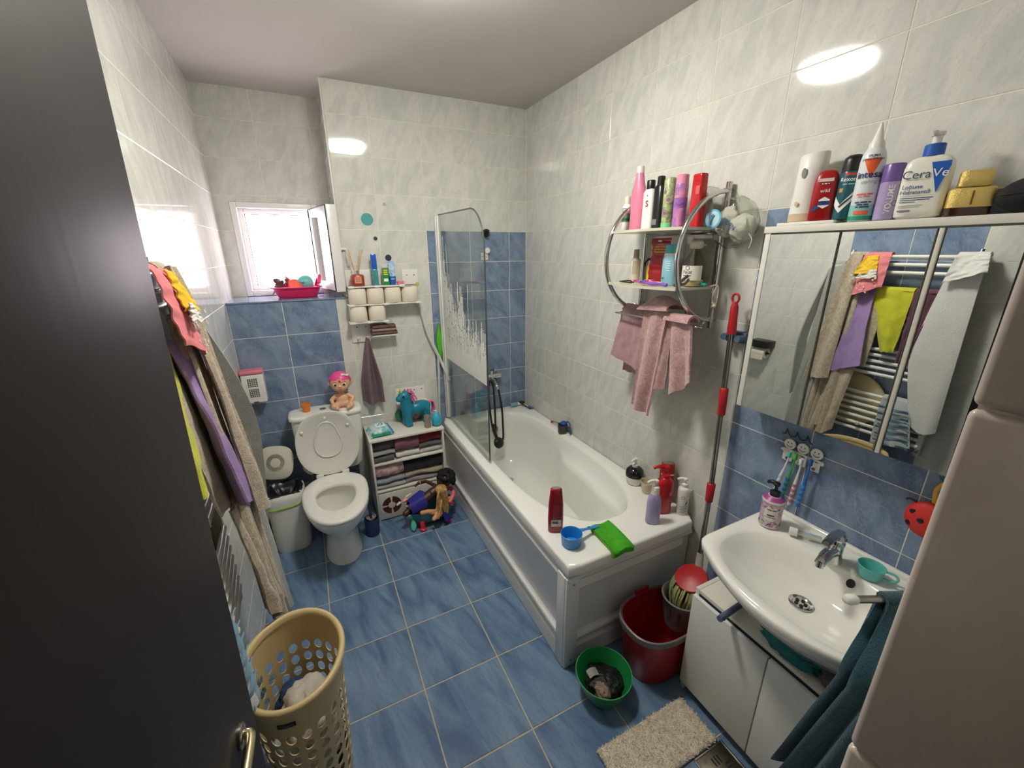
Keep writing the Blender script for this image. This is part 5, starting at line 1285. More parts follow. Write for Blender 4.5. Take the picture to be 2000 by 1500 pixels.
for z, w in ((0.088, 0.046), (0.052, 0.060)): O('rule', wrap2d(rect2d(w, 0.0008), z=z, y=FP, x0=-0.036 + w / 2), mat('grey_text', (176, 176, 170), 0.5), t)
O('mauve_bar', wrap2d(rect2d(0.024, 0.004), z=0.018, y=FP, x0=-0.024), mat('mauve_bar', (130, 120, 150), 0.5), t)
t = onto('perfume_bottle', 'gold textured perfume bottle with square cap on the mirror cabinet', 'perfume', -2.358, x=-0.09)
GOLD = mat('gold_weave', (226, 200, 124), 0.38, 1.0, bump=0.5, bscale=500)
O('glass_base', solid([(0, 0.036, 0.022), (0.002, 0.038, 0.024), (0.018, 0.038, 0.024)], 5), mat('amber_glass', (60, 38, 24), 0.08), t)
O('gold_body', solid([(0.018, 0.0385, 0.0245), (0.020, 0.039, 0.025), (0.056, 0.039, 0.025), (0.060, 0.036, 0.022)], 5), GOLD, t, smooth=40)
O('gold_cap', solid([(0.062, 0.026, 0.020), (0.064, 0.0275, 0.0215), (0.094, 0.0275, 0.0215), (0.096, 0.026, 0.020)], 5), GOLD, t, smooth=40)
O('bar_mark', wrap2d(rect2d(0.003, 0.030), z=0.038, y=-0.0255, x0=0.002), mat('dark_gold', (120, 96, 40), 0.3, 1.0), t)
t = onto('fabric_pouch', 'black rounded fabric pouch at the right end of the mirror cabinet', 'pouch', -2.455, x=-0.075)
O('pouch_body', crumple((0, 0, 0.036), (0.058, 0.040, 0.036), 3, 0.10), mat('black_fabric', (26, 25, 28), 0.85, bump=0.5, bscale=200), t, smooth=70)
O('zip', tube([(0.0585 * cos(a), 0.0405 * sin(a), 0.038) for a in [2 * pi * k / 32 for k in range(32)]], 0.0018, 6, True), BLACKP, t)

# ================================================================ washbasin
wbz = 0.80
sk = T('washbasin', 'white ceramic washbasin with curved front on the right wall', 'washbasin', (0, 0, 0))
SCX, SCY = -0.275, -2.335
half = [(-0.002, 0.302), (-0.36, 0.300), (-0.392, 0.296), (-0.408, 0.285), (-0.432, 0.245), (-0.459, 0.198), (-0.484, 0.140), (-0.503, 0.085), (-0.512, 0.03)]
po_ = [(x, SCY + d) for x, d in half] + [(x, SCY - d) for x, d in half[::-1]]
def scaled(k, dx=0.0):
    return [(max(min((x - SCX) * k + SCX + dx, -0.002), -0.6), (y - SCY) * k + SCY) for x, y in po_]
def basin(z, a, b, dx=0.0, p=2.2): return ring(SCX + dx, SCY, z, a, b, 96, p)
NS = 96
wr = [basin(0.60, 0.05, 0.05, 0.07), basin(0.615, 0.10, 0.13, 0.05), basin(0.66, 0.16, 0.21, 0.025), polyring(scaled(0.90, 0.02), SCX, SCY, 0.72, NS), polyring(scaled(0.97, 0.006), SCX, SCY, 0.757, NS), polyring(scaled(0.995), SCX, SCY, 0.772, NS), polyring(scaled(1.0), SCX, SCY, 0.790, NS),
      polyring(scaled(0.994), SCX, SCY, 0.798, NS), polyring(scaled(0.975), SCX, SCY, 0.801, NS), basin(0.798, 0.176, 0.262, -0.018, 2.4), basin(0.793, 0.168, 0.254, -0.018, 2.4), basin(0.77, 0.158, 0.24, -0.012), basin(0.73, 0.135, 0.20, 0.0), basin(0.695, 0.10, 0.145, 0.02), basin(0.678, 0.06, 0.08, 0.035), basin(0.674, 0.024, 0.024, 0.042)]
O('basin', loft(wr), PORC, sk, smooth=60)
O('back_upstand', bx(-0.022, -0.001, -2.635, -2.035, 0.795, 0.816, 0.006, 3), PORC, sk)
dn = O('basin_drain', loft([ring(0, 0, z, r, r, 32) for r, z in ((0.034, 0.0), (0.034, 0.004), (0.030, 0.006), (0.024, 0.003), (0.022, 0.001))]), CHROME, sk, (-0.236, -2.302, 0.6765))
for k in range(5):
    a = 2 * pi * k / 5
    O('drain_hole', lathe([(0.0055, 0.0), (0.0055, 0.0035)], 12), mat('dark_hole', (24, 22, 20), 0.6), dn, (0.013 * cos(a), 0.013 * sin(a), 0.0))
O('overflow_hole', xf(lathe([(0.0135, -0.008), (0.0135, 0.004)], 24, 0.75), (-0.136, -2.372, 0.772), (0, radians(-62), 0)), mat('dark_hole', (24, 22, 20), 0.6), sk)
# mixer tap
fc = T('basin_mixer_tap', 'chrome single lever mixer tap on the washbasin', 'tap', (-0.118, -2.305, 0.802), radians(8))
O('tap_body', merge(solid([(0, 0.026, 0.026), (0.006, 0.025, 0.025), (0.03, 0.021, 0.021), (0.07, 0.022, 0.022), (0.078, 0.018, 0.018)]), tube(catmull([(-0.005, 0, 0.035), (-0.05, 0, 0.052), (-0.095, 0, 0.052), (-0.115, 0, 0.044)], 5), [0.018] * 5 + [0.016] * 5 + [0.0145] * 6, 16)), CHROME, fc, smooth=60)
O('aerator', tube([(-0.110, 0, 0.046), (-0.116, 0, 0.030)], 0.011, 16), CHROME, fc)
O('lever', merge(solid([(0.078, 0.021, 0.021), (0.094, 0.021, 0.021), (0.102, 0.014, 0.014)]), loft([[(x, w * math.copysign(abs(cos(a)) ** 0.7, cos(a)), z + h * sin(a)) for a in [2 * pi * k / 16 for k in range(16)]] for x, w, z, h in ((0.018, 0.012, 0.098, 0.007), (-0.02, 0.014, 0.106, 0.007), (-0.06, 0.013, 0.113, 0.005), (-0.10, 0.012, 0.112, 0.004), (-0.118, 0.009, 0.108, 0.003))])), CHROME, fc, smooth=60)
O('red_dot', ell((-0.001, -0.021, 0.088), (0.005, 0.003, 0.005), 10, 6), mat('red_dot', (190, 20, 60), 0.3), fc)

# ---- things on the washbasin
t = T('hand_soap_bottle', 'purple floral hand soap bottle with black pump on the washbasin corner', 'bottle', (-0.122, -2.100, 0.802), radians(-62))
S_ = [(0, 0.031, 0.031), (0.004, 0.034, 0.034), (0.095, 0.034, 0.034), (0.104, 0.035, 0.035), (0.108, 0.034, 0.034), (0.118, 0.022, 0.022), (0.121, 0.014, 0.014)]
O('bottle_body', solid(S_), mat('magenta_floral_print', (186, 120, 160), 0.3, col2=(226, 216, 222), scale=38, distort=2.5), t, smooth=45)
O('shoulder', solid([(0.1085, 0.0342, 0.0342), (0.1185, 0.0222, 0.0222)]), mat('purple_shoulder', (160, 70, 140), 0.35), t)
O('white_ring', band(S_, 0.100, 0.107, off=0.001), WHITE, t, smooth=60)
O('white_foot', band(S_, 0.002, 0.008, off=0.0005), WHITE, t, smooth=60)
O('paper_label', wrap2d(poly2d([(0.021 * math.copysign(abs(cos(a)) ** 0.5, cos(a)), 0.028 * math.copysign(abs(sin(a)) ** 0.5, sin(a))) for a in [2 * pi * k / 32 for k in range(32)]]), 0.034, 0.060, 0.0), mat('cream_label', (228, 222, 214), 0.5), t, smooth=0)
word_bars(t, (0.014, 0.010), 0.004, mat('plum_print', (120, 50, 100), 0.5), 0.076, 0.034)
word_bars(t, (0.022,), 0.0045, INK, 0.055, 0.034)
O('lettering', wrap2d(text_geo('& ALOE VERA', 0.0058, 0.02), 0.034, 0.046, 0, off=0.0016), INK, t, smooth=0)
for k in range(9):
    a = -1.2 + 2.4 * (k % 5) / 4; z = 0.018 + 0.006 * (k % 2) + 0.062 * (k > 4)
    O('printed_leaf', wrap2d(poly2d([(0.008 * cos(b), 0.0035 * sin(b)) for b in [2 * pi * i / 14 for i in range(14)]]), 0.034, z, a, turn=0.6 * (-1) ** k), mat('leaf_green_print', (110, 140, 90), 0.5) if k % 2 else mat('violet_print', (120, 90, 160), 0.5), t)
O('pump_head', pump(0.119, BLACKP, 0.013, 0.052, 0.030, radians(160)), BLACKP, t, smooth=50)
t = T('toothpaste_tube', 'clear squeezed tube with white screw cap lying behind the tap', 'tube', (-0.095, -2.205, 0.817), radians(120))
O('screw_cap', xf(lathe([(0.013, -0.022), (0.0145, -0.02), (0.0145, 0.0), (0.012, 0.002)], 20), (0.042, 0, 0.002), (0, radians(90), 0)), WHITE, t)
O('tube_body', loft([[(x, w * cos(a), h * sin(a) - 0.002) for a in [2 * pi * k / 20 for k in range(20)]] for x, w, h in ((0.022, 0.010, 0.010), (0.012, 0.016, 0.013), (-0.02, 0.018, 0.009), (-0.05, 0.019, 0.002))]), CLEARP, t, smooth=60)
O('blue_strip', bx(-0.046, 0.0, -0.006, 0.006, 0.008, 0.010, 0.001), mat('pale_blue_strip', (160, 180, 206), 0.3), t)
t = T('small_cup', 'turquoise plastic measuring cup with handle on the washbasin', 'cup', (-0.098, -2.395, 0.802))
O('cup_wall', lathe([(0.022, 0.0), (0.026, 0.003), (0.033, 0.038), (0.0345, 0.041), (0.033, 0.042), (0.031, 0.039), (0.024, 0.006), (0.001, 0.005)], 32), mat('turquoise_cup', (92, 184, 178), 0.35), t)
O('cup_handle', tube(catmull([(0.012, -0.030, 0.036), (0.022, -0.048, 0.034), (0.020, -0.058, 0.026), (0.008, -0.052, 0.018), (0.004, -0.030, 0.016)], 5), 0.0035, 8), mat('turquoise_cup', (92, 184, 178), 0.35), t, smooth=60)

# toothbrush holder on the wall
t = T('toothbrush_holder', 'white toothbrush holder of three smiling figures on the blue tiles', 'toothbrush holder', (0.0, -2.100, 1.05), FACE)
for k in range(3):
    x = -0.045 + 0.045 * k
    f = O('figure', merge(xf(lathe([(0.019, -0.003), (0.0195, 0), (0.019, 0.003)], 28), (x, -0.008, 0.026), (radians(90), 0, 0)), bx(x - 0.018, x + 0.018, -0.011, -0.005, -0.040, 0.006, 0.005), bx(x - 0.028, x + 0.028, -0.011, -0.005, -0.008, 0.003, 0.003)), WHITE, t)
    for s in (-1, 1): O('smiley_eye', xf(lathe([(0.0022, 0), (0.0022, 0.0008)], 8), (x + s * 0.006, -0.0112, 0.031), (radians(90), 0, 0)), BLACKP, f)
    O('smiley_mouth', tube([(x + 0.011 * sin(a), -0.0114, 0.026 - 0.010 * cos(a)) for a in [-1.1 + 2.2 * i / 10 for i in range(11)]], 0.0011, 5), BLACKP, f)
    O('brush_slot', xf(lathe([(0.006, 0), (0.006, 0.001)], 14), (x, -0.0112, -0.030), (radians(90), 0, 0)), mat('slot_grey', (96, 96, 96), 0.6), f)
O('back_rail', bx(-0.068, 0.068, -0.006, -0.0005, -0.012, 0.004, 0.002), WHITE, t)
def brush(label, y, x, z, col, col2, tilt, hcol):
    t = T('toothbrush', label, 'toothbrush', (x, y, z), FACE, 'toothbrushes in the holder')
    m1 = mat('brush_%d_%d_%d' % col, col, 0.3); m2 = mat('brush_%d_%d_%d' % col2, col2, 0.3)
    P = [(tilt * (0.05 - 0.17 * k / 8) * 1.0, 0, 0.05 - 0.17 * k / 8) for k in range(9)]
    O('handle', tube(P, [0.003, 0.003, 0.0035, 0.005, 0.0065, 0.0065, 0.006, 0.0065, 0.005], 10), m1, t, smooth=60)
    for k in (4, 5, 6, 7): O('grip_band', tube([(P[k][0], -0.0012, P[k][2] + 0.005), (P[k][0] - tilt * 0.006, -0.0012, P[k][2] - 0.006)], 0.0068, 10), m2, t, smooth=60)
    O('brush_head', box(0.012, 0.005, 0.026, (tilt * 0.06, 0, 0.062), 0.002), m1, t)
    O('bristles', box(0.010, 0.010, 0.022, (tilt * 0.06, -0.0075, 0.062), 0.002), mat('bristle_%d' % hcol[0], hcol, 0.6), t)
brush('white toothbrush with blue lettering, leftmost in the holder', -2.062, -0.026, 0.985, (226, 226, 222), (196, 206, 220), 0.16, (80, 190, 180))
brush('green and blue striped toothbrush in the holder', -2.085, -0.026, 0.985, (60, 160, 70), (30, 90, 180), 0.10, (90, 190, 90))
brush('white toothbrush with red oval grip in the holder', -2.110, -0.026, 0.975, (228, 226, 220), (206, 120, 130), 0.06, (206, 214, 206))
brush('bright blue ringed toothbrush, rightmost in the holder', -2.138, -0.026, 0.985, (30, 110, 200), (60, 150, 220), 0.06, (40, 90, 160))
t = T('wire_hook_rack', 'thin black wire hooks on the blue tiles above the toothbrush holder', 'hooks', (0.0, -2.075, 1.105), FACE)
for k in range(3):
    x = -0.04 + 0.035 * k
    O('wire_hook', tube(catmull([(x - 0.016, -0.003, 0.0), (x - 0.004, -0.006, 0.004), (x, -0.010, 0.024), (x + 0.008, -0.008, 0.006), (x + 0.016, -0.004, -0.004)], 4), 0.0018, 6), BLACKP, t, smooth=60)
# red ladybird pouch hanging by its strap
t = T('ladybird_sponge', 'red ladybird shaped bath sponge hanging beside the mirror by a yellow strap', 'sponge', (-0.002, -2.455, 1.02), FACE)
O('shell', remesh(merge(ell((0, -0.028, 0), (0.050, 0.026, 0.055))), 0.004, 2), mat('ladybird_red', (196, 40, 34), 0.6, bump=0.3, bscale=200), t, smooth=70)
for a, b in ((-0.028, 0.018), (-0.03, -0.02), (0.02, 0.03), (0.022, -0.015), (-0.006, 0.002)):
    O('black_spot', ell((a, -0.028 - 0.0255 * math.sqrt(max(0.05, 1 - (a / 0.05) ** 2 - (b / 0.055) ** 2)), b), (0.008, 0.002, 0.008), 12, 6), BLACKP, t)
O('antenna', tube(catmull([(-0.03, -0.03, 0.042), (-0.046, -0.034, 0.046), (-0.052, -0.034, 0.040)], 4), 0.003, 6), BLACKP, t)
O('strap', tube(catmull([(0, -0.02, 0.052), (-0.006, -0.014, 0.09), (0.004, -0.006, 0.115)], 4), 0.005, 8), mat('yellow_strap', (226, 170, 40), 0.5), t)
O('strap_clip', tube([(0.004, -0.006, 0.112), (-0.008, -0.010, 0.128), (0.016, -0.006, 0.132)], 0.004, 8), mat('teal_clip', (30, 110, 140), 0.4), t)

# ================================================================ vanity unit below the basin
vu = T('vanity_cabinet', 'low white two-door cabinet under the washbasin', 'cabinet', (0, 0, 0))
VX, VY0, VY1, VZ = -0.325, -2.002, -2.60, 0.520
O('side_panel', bx(VX, -0.002, VY0 - 0.016, VY0, 0.002, VZ, 0.001), LAMW, vu)
O('side_panel', bx(VX, -0.002, VY1, VY1 + 0.016, 0.002, VZ, 0.001), LAMW, vu)
O('top_board', bx(VX, -0.002, VY1 + 0.0165, VY0 - 0.0165, VZ - 0.016, VZ - 0.0005, 0.001), LAMW, vu)
O('bottom_board', bx(VX + 0.01, -0.002, VY1 + 0.0165, VY0 - 0.0165, 0.06, 0.076), LAMW, vu)
O('groove_strip', bx(VX + 0.002, VX + 0.010, VY1 + 0.017, VY0 - 0.017, 0.488, 0.503), mat('dark_blue_groove', (30, 52, 66), 0.4), vu)
for a, b in ((VY0 - 0.003, -2.296), (-2.300, VY1 + 0.003)):
    O('door', bx(VX - 0.017, VX - 0.001, b, a, 0.05, 0.494, 0.0018), mat('white_door_laminate', (226, 226, 220), 0.35, var=0.02), vu)
t = T('brush_handle', 'blue grey plastic rod sticking out over the left cabinet door', 'brush', (0, 0, 0))
O('rod', tube([(-0.20, -2.135, 0.531), (-0.405, -2.160, 0.556)], 0.0105, 14), mat('blue_grey_plastic', (86, 100, 128), 0.4), t)
O('rod_hole', tube([(-0.390, -2.170, 0.5535), (-0.390, -2.1475, 0.5555)], 0.0035, 8), mat('dark_hole', (24, 22, 20), 0.6), t)
O('rod_head', crumple((-0.17, -2.13, 0.538), (0.03, 0.02, 0.014), 2, 0.2, n=16, m=10), mat('white_bristle', (214, 206, 190), 0.7), t, smooth=60)
tag(O('cleaning_cloth', crumple((-0.285, -2.325, 0.545), (0.045, 0.085, 0.022), 12, 0.5, 2.6), mat('teal_cloth', (40, 120, 124), 0.85, var=0.2, bump=0.5), smooth=70), 'crumpled teal cloth on the cabinet under the washbasin', 'cloth')
tag(O('grey_rag', crumple((-0.27, -2.475, 0.545), (0.05, 0.06, 0.024), 15, 0.4, 2.4), mat('dark_grey_rag', (92, 90, 84), 0.9, var=0.3, bump=0.5), smooth=70), 'dark grey rag on the cabinet beside the teal cloth', 'cloth')

# swivel towel arm and dark teal towel
ta = T('swivel_towel_rail', 'steel swivel towel arm with white tip at the right of the washbasin', 'towel rail', (0, 0, 0))
A0, A1 = Vector((-0.505, -2.487, 0.985)), Vector((-0.10, -2.688, 0.985))
O('arm', tube([A0 + (A1 - A0) * 0.05, A1], 0.0085, 12), STEEL, ta)
O('tip', xf(lathe([(0.008, -0.02), (0.011, -0.016), (0.012, 0.0), (0.009, 0.008), (0.002, 0.011)], 16), A0 + (A1 - A0) * 0.03, (0, radians(-90), radians(-26))), WHITE, ta)
O('wall_mount', bx(-0.13, -0.07, -2.699, -2.672, 0.95, 1.02, 0.006), STEEL, ta)
TT = mat('dark_teal_terry', (30, 74, 88), 0.95, var=0.2, scale=30, bump=0.8, bscale=260, sheen=0.3)
tt = T('bath_towel', 'dark teal bath towel hanging from the steel arm in front of the cabinet', 'towel', (0, 0, 0))
def teal(side):
    nrm = Vector((-0.44, -0.897, 0))
    def fn(u, v):
        a = A0 + (A1 - A0) * (0.20 + 0.36 * u)
        z = a.z - (0.56 - 0.10 * u) * v
        hug = Vector((-0.545 + 0.01 * u, -2.555 - 0.09 * u, z)) if side > 0 else Vector((-0.535 + 0.02 * u, -2.53 - 0.09 * u, z))
        k = min(1, v * 4.0); k = k * k * (3 - 2 * k)
        p = Vector((a.x, a.y, z)) + nrm * (0.014 if side > 0 else -0.012)
        r = p * (1 - k) + hug * k
        r += Vector((0.004, 0.085, 0)) * max(0, v - 0.30) * (1.2 - u)
        r += Vector((-0.8, 0.3, 0)) * (0.016 * sin(4.4 * u * pi + 1.5 * v) * (0.15 + v))
        return tuple(r)
    return fn
O('front_fall', sheet(teal(1), 36, 30, 0.008), TT, tt, smooth=70)
O('back_fall', sheet(teal(-1), 30, 24, 0.008), TT, tt, smooth=70)
O('top_fold', sheet(lambda u, v: tuple(A0 + (A1 - A0) * (0.20 + 0.36 * u) + Vector((-0.44, -0.897, 0)) * (0.013 * cos(pi * v)) + Vector((0, 0, 0.013 * sin(pi * v)))), 24, 8, 0.008), TT, tt, smooth=70)
# ================================================================ white modular shelf on the back wall
ws = T('wall_shelf', 'white plastic wall shelf modules holding toilet rolls beside the window recess', 'shelf', (0, 0, 0))
for z, x0, x1, d in ((1.551, -1.274, -0.930, 0.102), (1.441, -1.284, -0.832, 0.105), (1.333, -1.290, -1.052, 0.105), (1.238, -1.160, -1.000, 0.09)):
    O('shelf_board', bx(x0, x1, -d, -0.001, z - 0.009, z - 0.001, 0.002), WHITE, ws)
    if z > 1.3:
        for x in ([x0 + 0.02, (x0 + x1) / 2, x1 - 0.02]): O('front_tab', bx(x - 0.016, x + 0.016, -d - 0.004, -d, z - 0.011, z + 0.003, 0.0015), WHITE, ws)
for x0, x1, z0, z1 in ((-1.274, -1.06, 1.551, 1.646), (-0.925, -0.820, 1.545, 1.640), (-1.278, -1.158, 1.190, 1.325)):
    p = O('back_plate', bx(x0, x1, -0.010, -0.0005, z0, z1, 0.002), WHITE, ws)
    for k in (0.3, 0.75):
        O('screw_hole', xf(lathe([(0.004, 0), (0.004, 0.001)], 10), (x0 + (x1 - x0) * k, -0.0098, z1 - 0.035), (radians(90), 0, 0)), SLOT, p)
for x in (-1.245, -1.192):
    O('hook', tube(catmull([(x, -0.008, 1.222), (x + 0.004, -0.03, 1.214), (x + 0.006, -0.045, 1.219), (x + 0.006, -0.05, 1.230)], 4), 0.0055, 8), WHITE, ws, smooth=60)
O('towel_bar', tube([(-1.160, -0.06, 1.220), (-1.048, -0.06, 1.217)], 0.006, 10), WHITE, ws)
O('bar_arm', tube([(-1.160, -0.008, 1.220), (-1.160, -0.06, 1.220)], 0.006, 10), WHITE, ws)
PAPER = mat('toilet_paper', (232, 222, 206), 0.95, var=0.06, scale=10, bump=0.25, bscale=60)
def roll_at(label, x, z):
    t = T('toilet_roll', label, 'toilet roll', (x, -0.058, z), 0, 'toilet rolls on the wall shelf')
    O('paper', lathe([(0.021, 0.0), (0.050, 0.0), (0.0530, 0.003), (0.0530, 0.092), (0.050, 0.095), (0.021, 0.095), (0.021, 0.001)], 36, cap0=False, cap1=False), PAPER, t, smooth=50)
    O('card_core', lathe([(0.0195, 0.001), (0.0208, 0.001), (0.0208, 0.094), (0.0195, 0.094), (0.0195, 0.001)], 24, cap0=False, cap1=False), mat('card_core', (160, 140, 116), 0.9), t)
    O('loose_edge', bx(0.012, 0.0135, -0.0518, -0.0495, 0.003, 0.092), PAPER, t, smooth=0)
for k, n in enumerate(('first toilet roll from the left on the upper row, below the reed diffuser', 'second toilet roll from the left on the upper row of the wall shelf', 'third toilet roll from the left on the upper row of the wall shelf', 'rightmost toilet roll on the upper row of the wall shelf')):
    roll_at(n, -1.222 + 0.108 * k, 1.441)
roll_at('left toilet roll on the lower row of the wall shelf', -1.228, 1.333)
roll_at('right toilet roll on the lower row of the wall shelf', -1.114, 1.333)
ZU = 1.551
t = T('reed_diffuser', 'amber glass reed diffuser on the left of the wall shelf', 'reed diffuser', (-1.209, -0.060, ZU))
O('glass_jar', solid([(0, 0.036, 0.030), (0.004, 0.039, 0.033), (0.060, 0.039, 0.033), (0.068, 0.034, 0.028), (0.072, 0.014, 0.014)], 4), mat('amber_jar', (152, 64, 40), 0.12), t, smooth=45)
O('collar', solid([(0.071, 0.015, 0.015), (0.092, 0.015, 0.015)]), mat('silver_collar', (206, 204, 200), 0.25, 1.0), t)
O('jar_label', bx(-0.020, 0.020, -0.0345, -0.0332, 0.018, 0.056), mat('peach_label', (222, 150, 124), 0.6), t)
for k in range(4): word_bars(t, (0.010, 0.014), 0.0025, mat('brown_print', (150, 84, 66), 0.5), 0.028 + 0.007 * k, None, -0.0335)
for k, (a, b) in enumerate(((-0.044, 0.0), (-0.036, -0.012), (-0.03, 0.01), (0.034, 0.0), (0.042, -0.01), (0.05, 0.008))):
    O('reed', tube([(a * 0.12, b * 0.2, 0.06), (a, b, 0.215)], 0.0017, 6), mat('reed_wood', (206, 166, 122), 0.7), t)
t = T('plastic_case', 'tall blue and teal translucent case standing on the wall shelf', 'case', (-1.102, -0.060, ZU))
O('lower_half', bx(-0.018, 0.018, -0.014, 0.014, 0.004, 0.098, 0.005), mat('teal_case', (70, 140, 136), 0.2), t)
O('upper_half', bx(-0.0165, 0.0165, -0.0125, 0.0125, 0.095, 0.188, 0.005), mat('blue_case', (36, 92, 190), 0.2), t)
O('case_foot', bx(-0.022, 0.022, -0.017, 0.017, 0.0, 0.007, 0.003), mat('teal_case_foot', (40, 100, 120), 0.3), t)
t = T('small_box', 'green box with yellow stripes standing on the wall shelf', 'box', (-1.038, -0.058, ZU), radians(-4))
O('box_body', bx(-0.019, 0.019, -0.013, 0.013, 0.0, 0.105, 0.003), mat('green_box', (30, 132, 58), 0.35), t)
for z in (0.062, 0.074, 0.086): O('yellow_stripe', bx(-0.013, 0.013, -0.0136, -0.0128, z, z + 0.007), mat('yellow_stripe', (226, 206, 40), 0.4), t, smooth=0)
O('white_patch', bx(-0.013, 0.013, -0.0136, -0.0128, 0.022, 0.040), WINK, t, smooth=0)
O('silver_side', bx(-0.021, -0.0192, -0.012, 0.012, 0.002, 0.1), mat('silver_foil', (180, 186, 184), 0.3, 0.8), t, smooth=0)
t = T('toothpaste_tube', 'blue and white toothpaste tube standing on its cap on the wall shelf', 'tube', (-0.996, -0.056, ZU), radians(-3))
O('tube_body', solid([(0.020, 0.019, 0.015), (0.04, 0.020, 0.014), (0.10, 0.021, 0.008), (0.138, 0.022, 0.0015), (0.144, 0.022, 0.0015)], 2.2), mat('blue_white_tube', (96, 160, 206), 0.3, col2=(214, 228, 236), scale=24, distort=2), t, smooth=50)
O('blue_half', solid([(0.014, 0.0195, 0.0155), (0.052, 0.0205, 0.0145)], 2.2), mat('royal_blue', (36, 92, 180), 0.3), t)
O('flip_cap', solid([(0, 0.018, 0.016), (0.014, 0.0185, 0.0155), (0.02, 0.018, 0.015)]), mat('royal_blue', (36, 92, 180), 0.3), t)
word_bars(t, (0.008, 0.010), 0.007, mat('pale_blue_print', (176, 206, 226), 0.5), 0.036, None, -0.0152)
t = T('soap_dish', 'small pink round soap box on the wall shelf', 'soap box', (-0.948, -0.055, ZU))
O('soap_base', solid([(0, 0.022, 0.022), (0.012, 0.0235, 0.0235)]), mat('pink_soap_box', (226, 132, 140), 0.4), t)
O('soap_lid', solid([(0.012, 0.0245, 0.0245), (0.019, 0.0245, 0.0245), (0.022, 0.021, 0.021)]), mat('pink_soap_box', (226, 132, 140), 0.4), t)
tag(O('hair_scrunchie', merge(tube([(-0.845 + 0.010 * cos(a), -0.075, 1.5485 + 0.010 * sin(a)) for a in [2 * pi * k / 16 for k in range(16)]], 0.0035, 6, True)), mat('lime_scrunchie', (206, 200, 60), 0.7), smooth=60), 'tiny lime hair ring on the rightmost upper toilet roll', 'hair ring')
# folded brown cloth and hanging cloth
t = T('face_cloth', 'brown folded face cloth lying on the lowest ledge of the wall shelf', 'cloth', (-1.082, -0.052, 1.238))
BRC = mat('brown_terry', (112, 88, 80), 0.95, var=0.2, scale=30, bump=0.7, bscale=200)
for k in range(3):
    w = 0.080 - 0.004 * k
    O('fold', loft([[(x, 0.042 * math.copysign(abs(cos(a)) ** 0.4, cos(a)) + 0.002 * sin(6 * x * 20), 0.0115 + 0.0205 * k + (0.0105 + 0.001 * sin(60 * x + k)) * math.copysign(abs(sin(a)) ** 0.8, sin(a))) for a in [2 * pi * i / 16 for i in range(16)]] for x in [-w + 2 * w * i / 10 for i in range(11)]]), BRC if k != 1 else mat('taupe_terry', (160, 134, 118), 0.95, var=0.15, bump=0.6, bscale=200), t, smooth=70)
t = T('hanging_cloth', 'mauve grey cloth hanging by its corner from the wall shelf hook', 'cloth', (0, 0, 0))
MAU = mat('mauve_grey_cloth', (122, 102, 108), 0.95, var=0.18, scale=14, bump=0.4, bscale=160)
def hc(u, v):
    w = 0.010 + 0.056 * min(1, v * 1.5) * (0.9 + 0.1 * v)
    cxx = -1.190 - 0.012 * v + 0.012 * v * v
    y = -0.048 + 0.020 * sin(3.2 * pi * u + 1.0) * min(1, v * 2) + 0.004 * sin(9 * v)
    return (cxx - w + 2 * w * u, y, 1.226 - 0.455 * v + 0.05 * abs(u - 0.35) * v - 0.03 * u * v)
O('cloth_fall', sheet(hc, 34, 30, 0.005), MAU, t, smooth=70)
# round stickers
for x, z, r, c, n in ((-1.105, 1.942, 0.036, (70, 158, 160), 'large teal round sticker high on the white tiles'), (-1.067, 1.831, 0.0125, (44, 66, 88), 'smallest navy round sticker above the blue case'), (-1.000, 1.715, 0.020, (40, 52, 74), 'navy round sticker behind the toothpaste tube'), (-0.993, 2.031, 0.010, (176, 176, 164), 'tiny grey round sticker on the white tiles')):
    tag(O('wall_sticker', xf(lathe([(r, 0.0), (r, 0.0008)], 36), (x, 0.0002, z), (radians(90), 0, 0)), mat('sticker_%d' % c[0], c, 0.4, var=0.1)), n, 'sticker', 'round stickers on the back wall')

# ================================================================ window sill toys
t = T('toy_basin', 'bright pink plastic basin of toys on the window sill', 'basin', (-1.552, 0.165, 1.483))
t.scale = (1.1, 1.08, 1.1)
PK = mat('hot_pink_plastic', (226, 40, 100), 0.35)
O('basin_wall', loft([ring(0, 0, z, a, b, 40, 2.6) for z, a, b in ((0, 0.098, 0.06), (0.004, 0.102, 0.064), (0.05, 0.122, 0.082), (0.054, 0.134, 0.093), (0.060, 0.134, 0.093), (0.060, 0.124, 0.083), (0.05, 0.118, 0.078), (0.008, 0.098, 0.06))]), PK, t, smooth=45)
O('basin_handle', tube(catmull([(0.10, 0.055, 0.056), (0.118, 0.045, 0.10), (0.125, 0.0, 0.115), (0.118, -0.02, 0.075)], 5), 0.010, 8), PK, t, smooth=60)
tag(O('toy_ball', merge(ell((-1.502, 0.190, 1.568), (0.050, 0.050, 0.050), 26, 16), capsule((-1.512, 0.142, 1.575), (-1.513, 0.138, 1.576), 0.010, 0.008)), mat('aqua_ball', (104, 190, 186), 0.35), smooth=70), 'aqua ball toy in the pink basin on the sill', 'ball')
tag(O('toy_cup', xf(lathe([(0.030, 0.0), (0.042, 0.050), (0.044, 0.054), (0.040, 0.052), (0.028, 0.005)], 28), (-1.558, 0.128, 1.515), (radians(-50), 0, 0)), mat('coral_cup', (240, 104, 84), 0.4)), 'coral orange toy cup tilted in the pink basin on the sill', 'cup')
t = T('toy_watering_can', 'coral red toy can with spout in the pink basin on the sill', 'toy', (-1.565, 0.20, 1.535))
O('can_body', ell((0, 0, 0.02), (0.044, 0.044, 0.042), 24, 14), mat('coral_red', (236, 76, 76), 0.4), t, smooth=70)
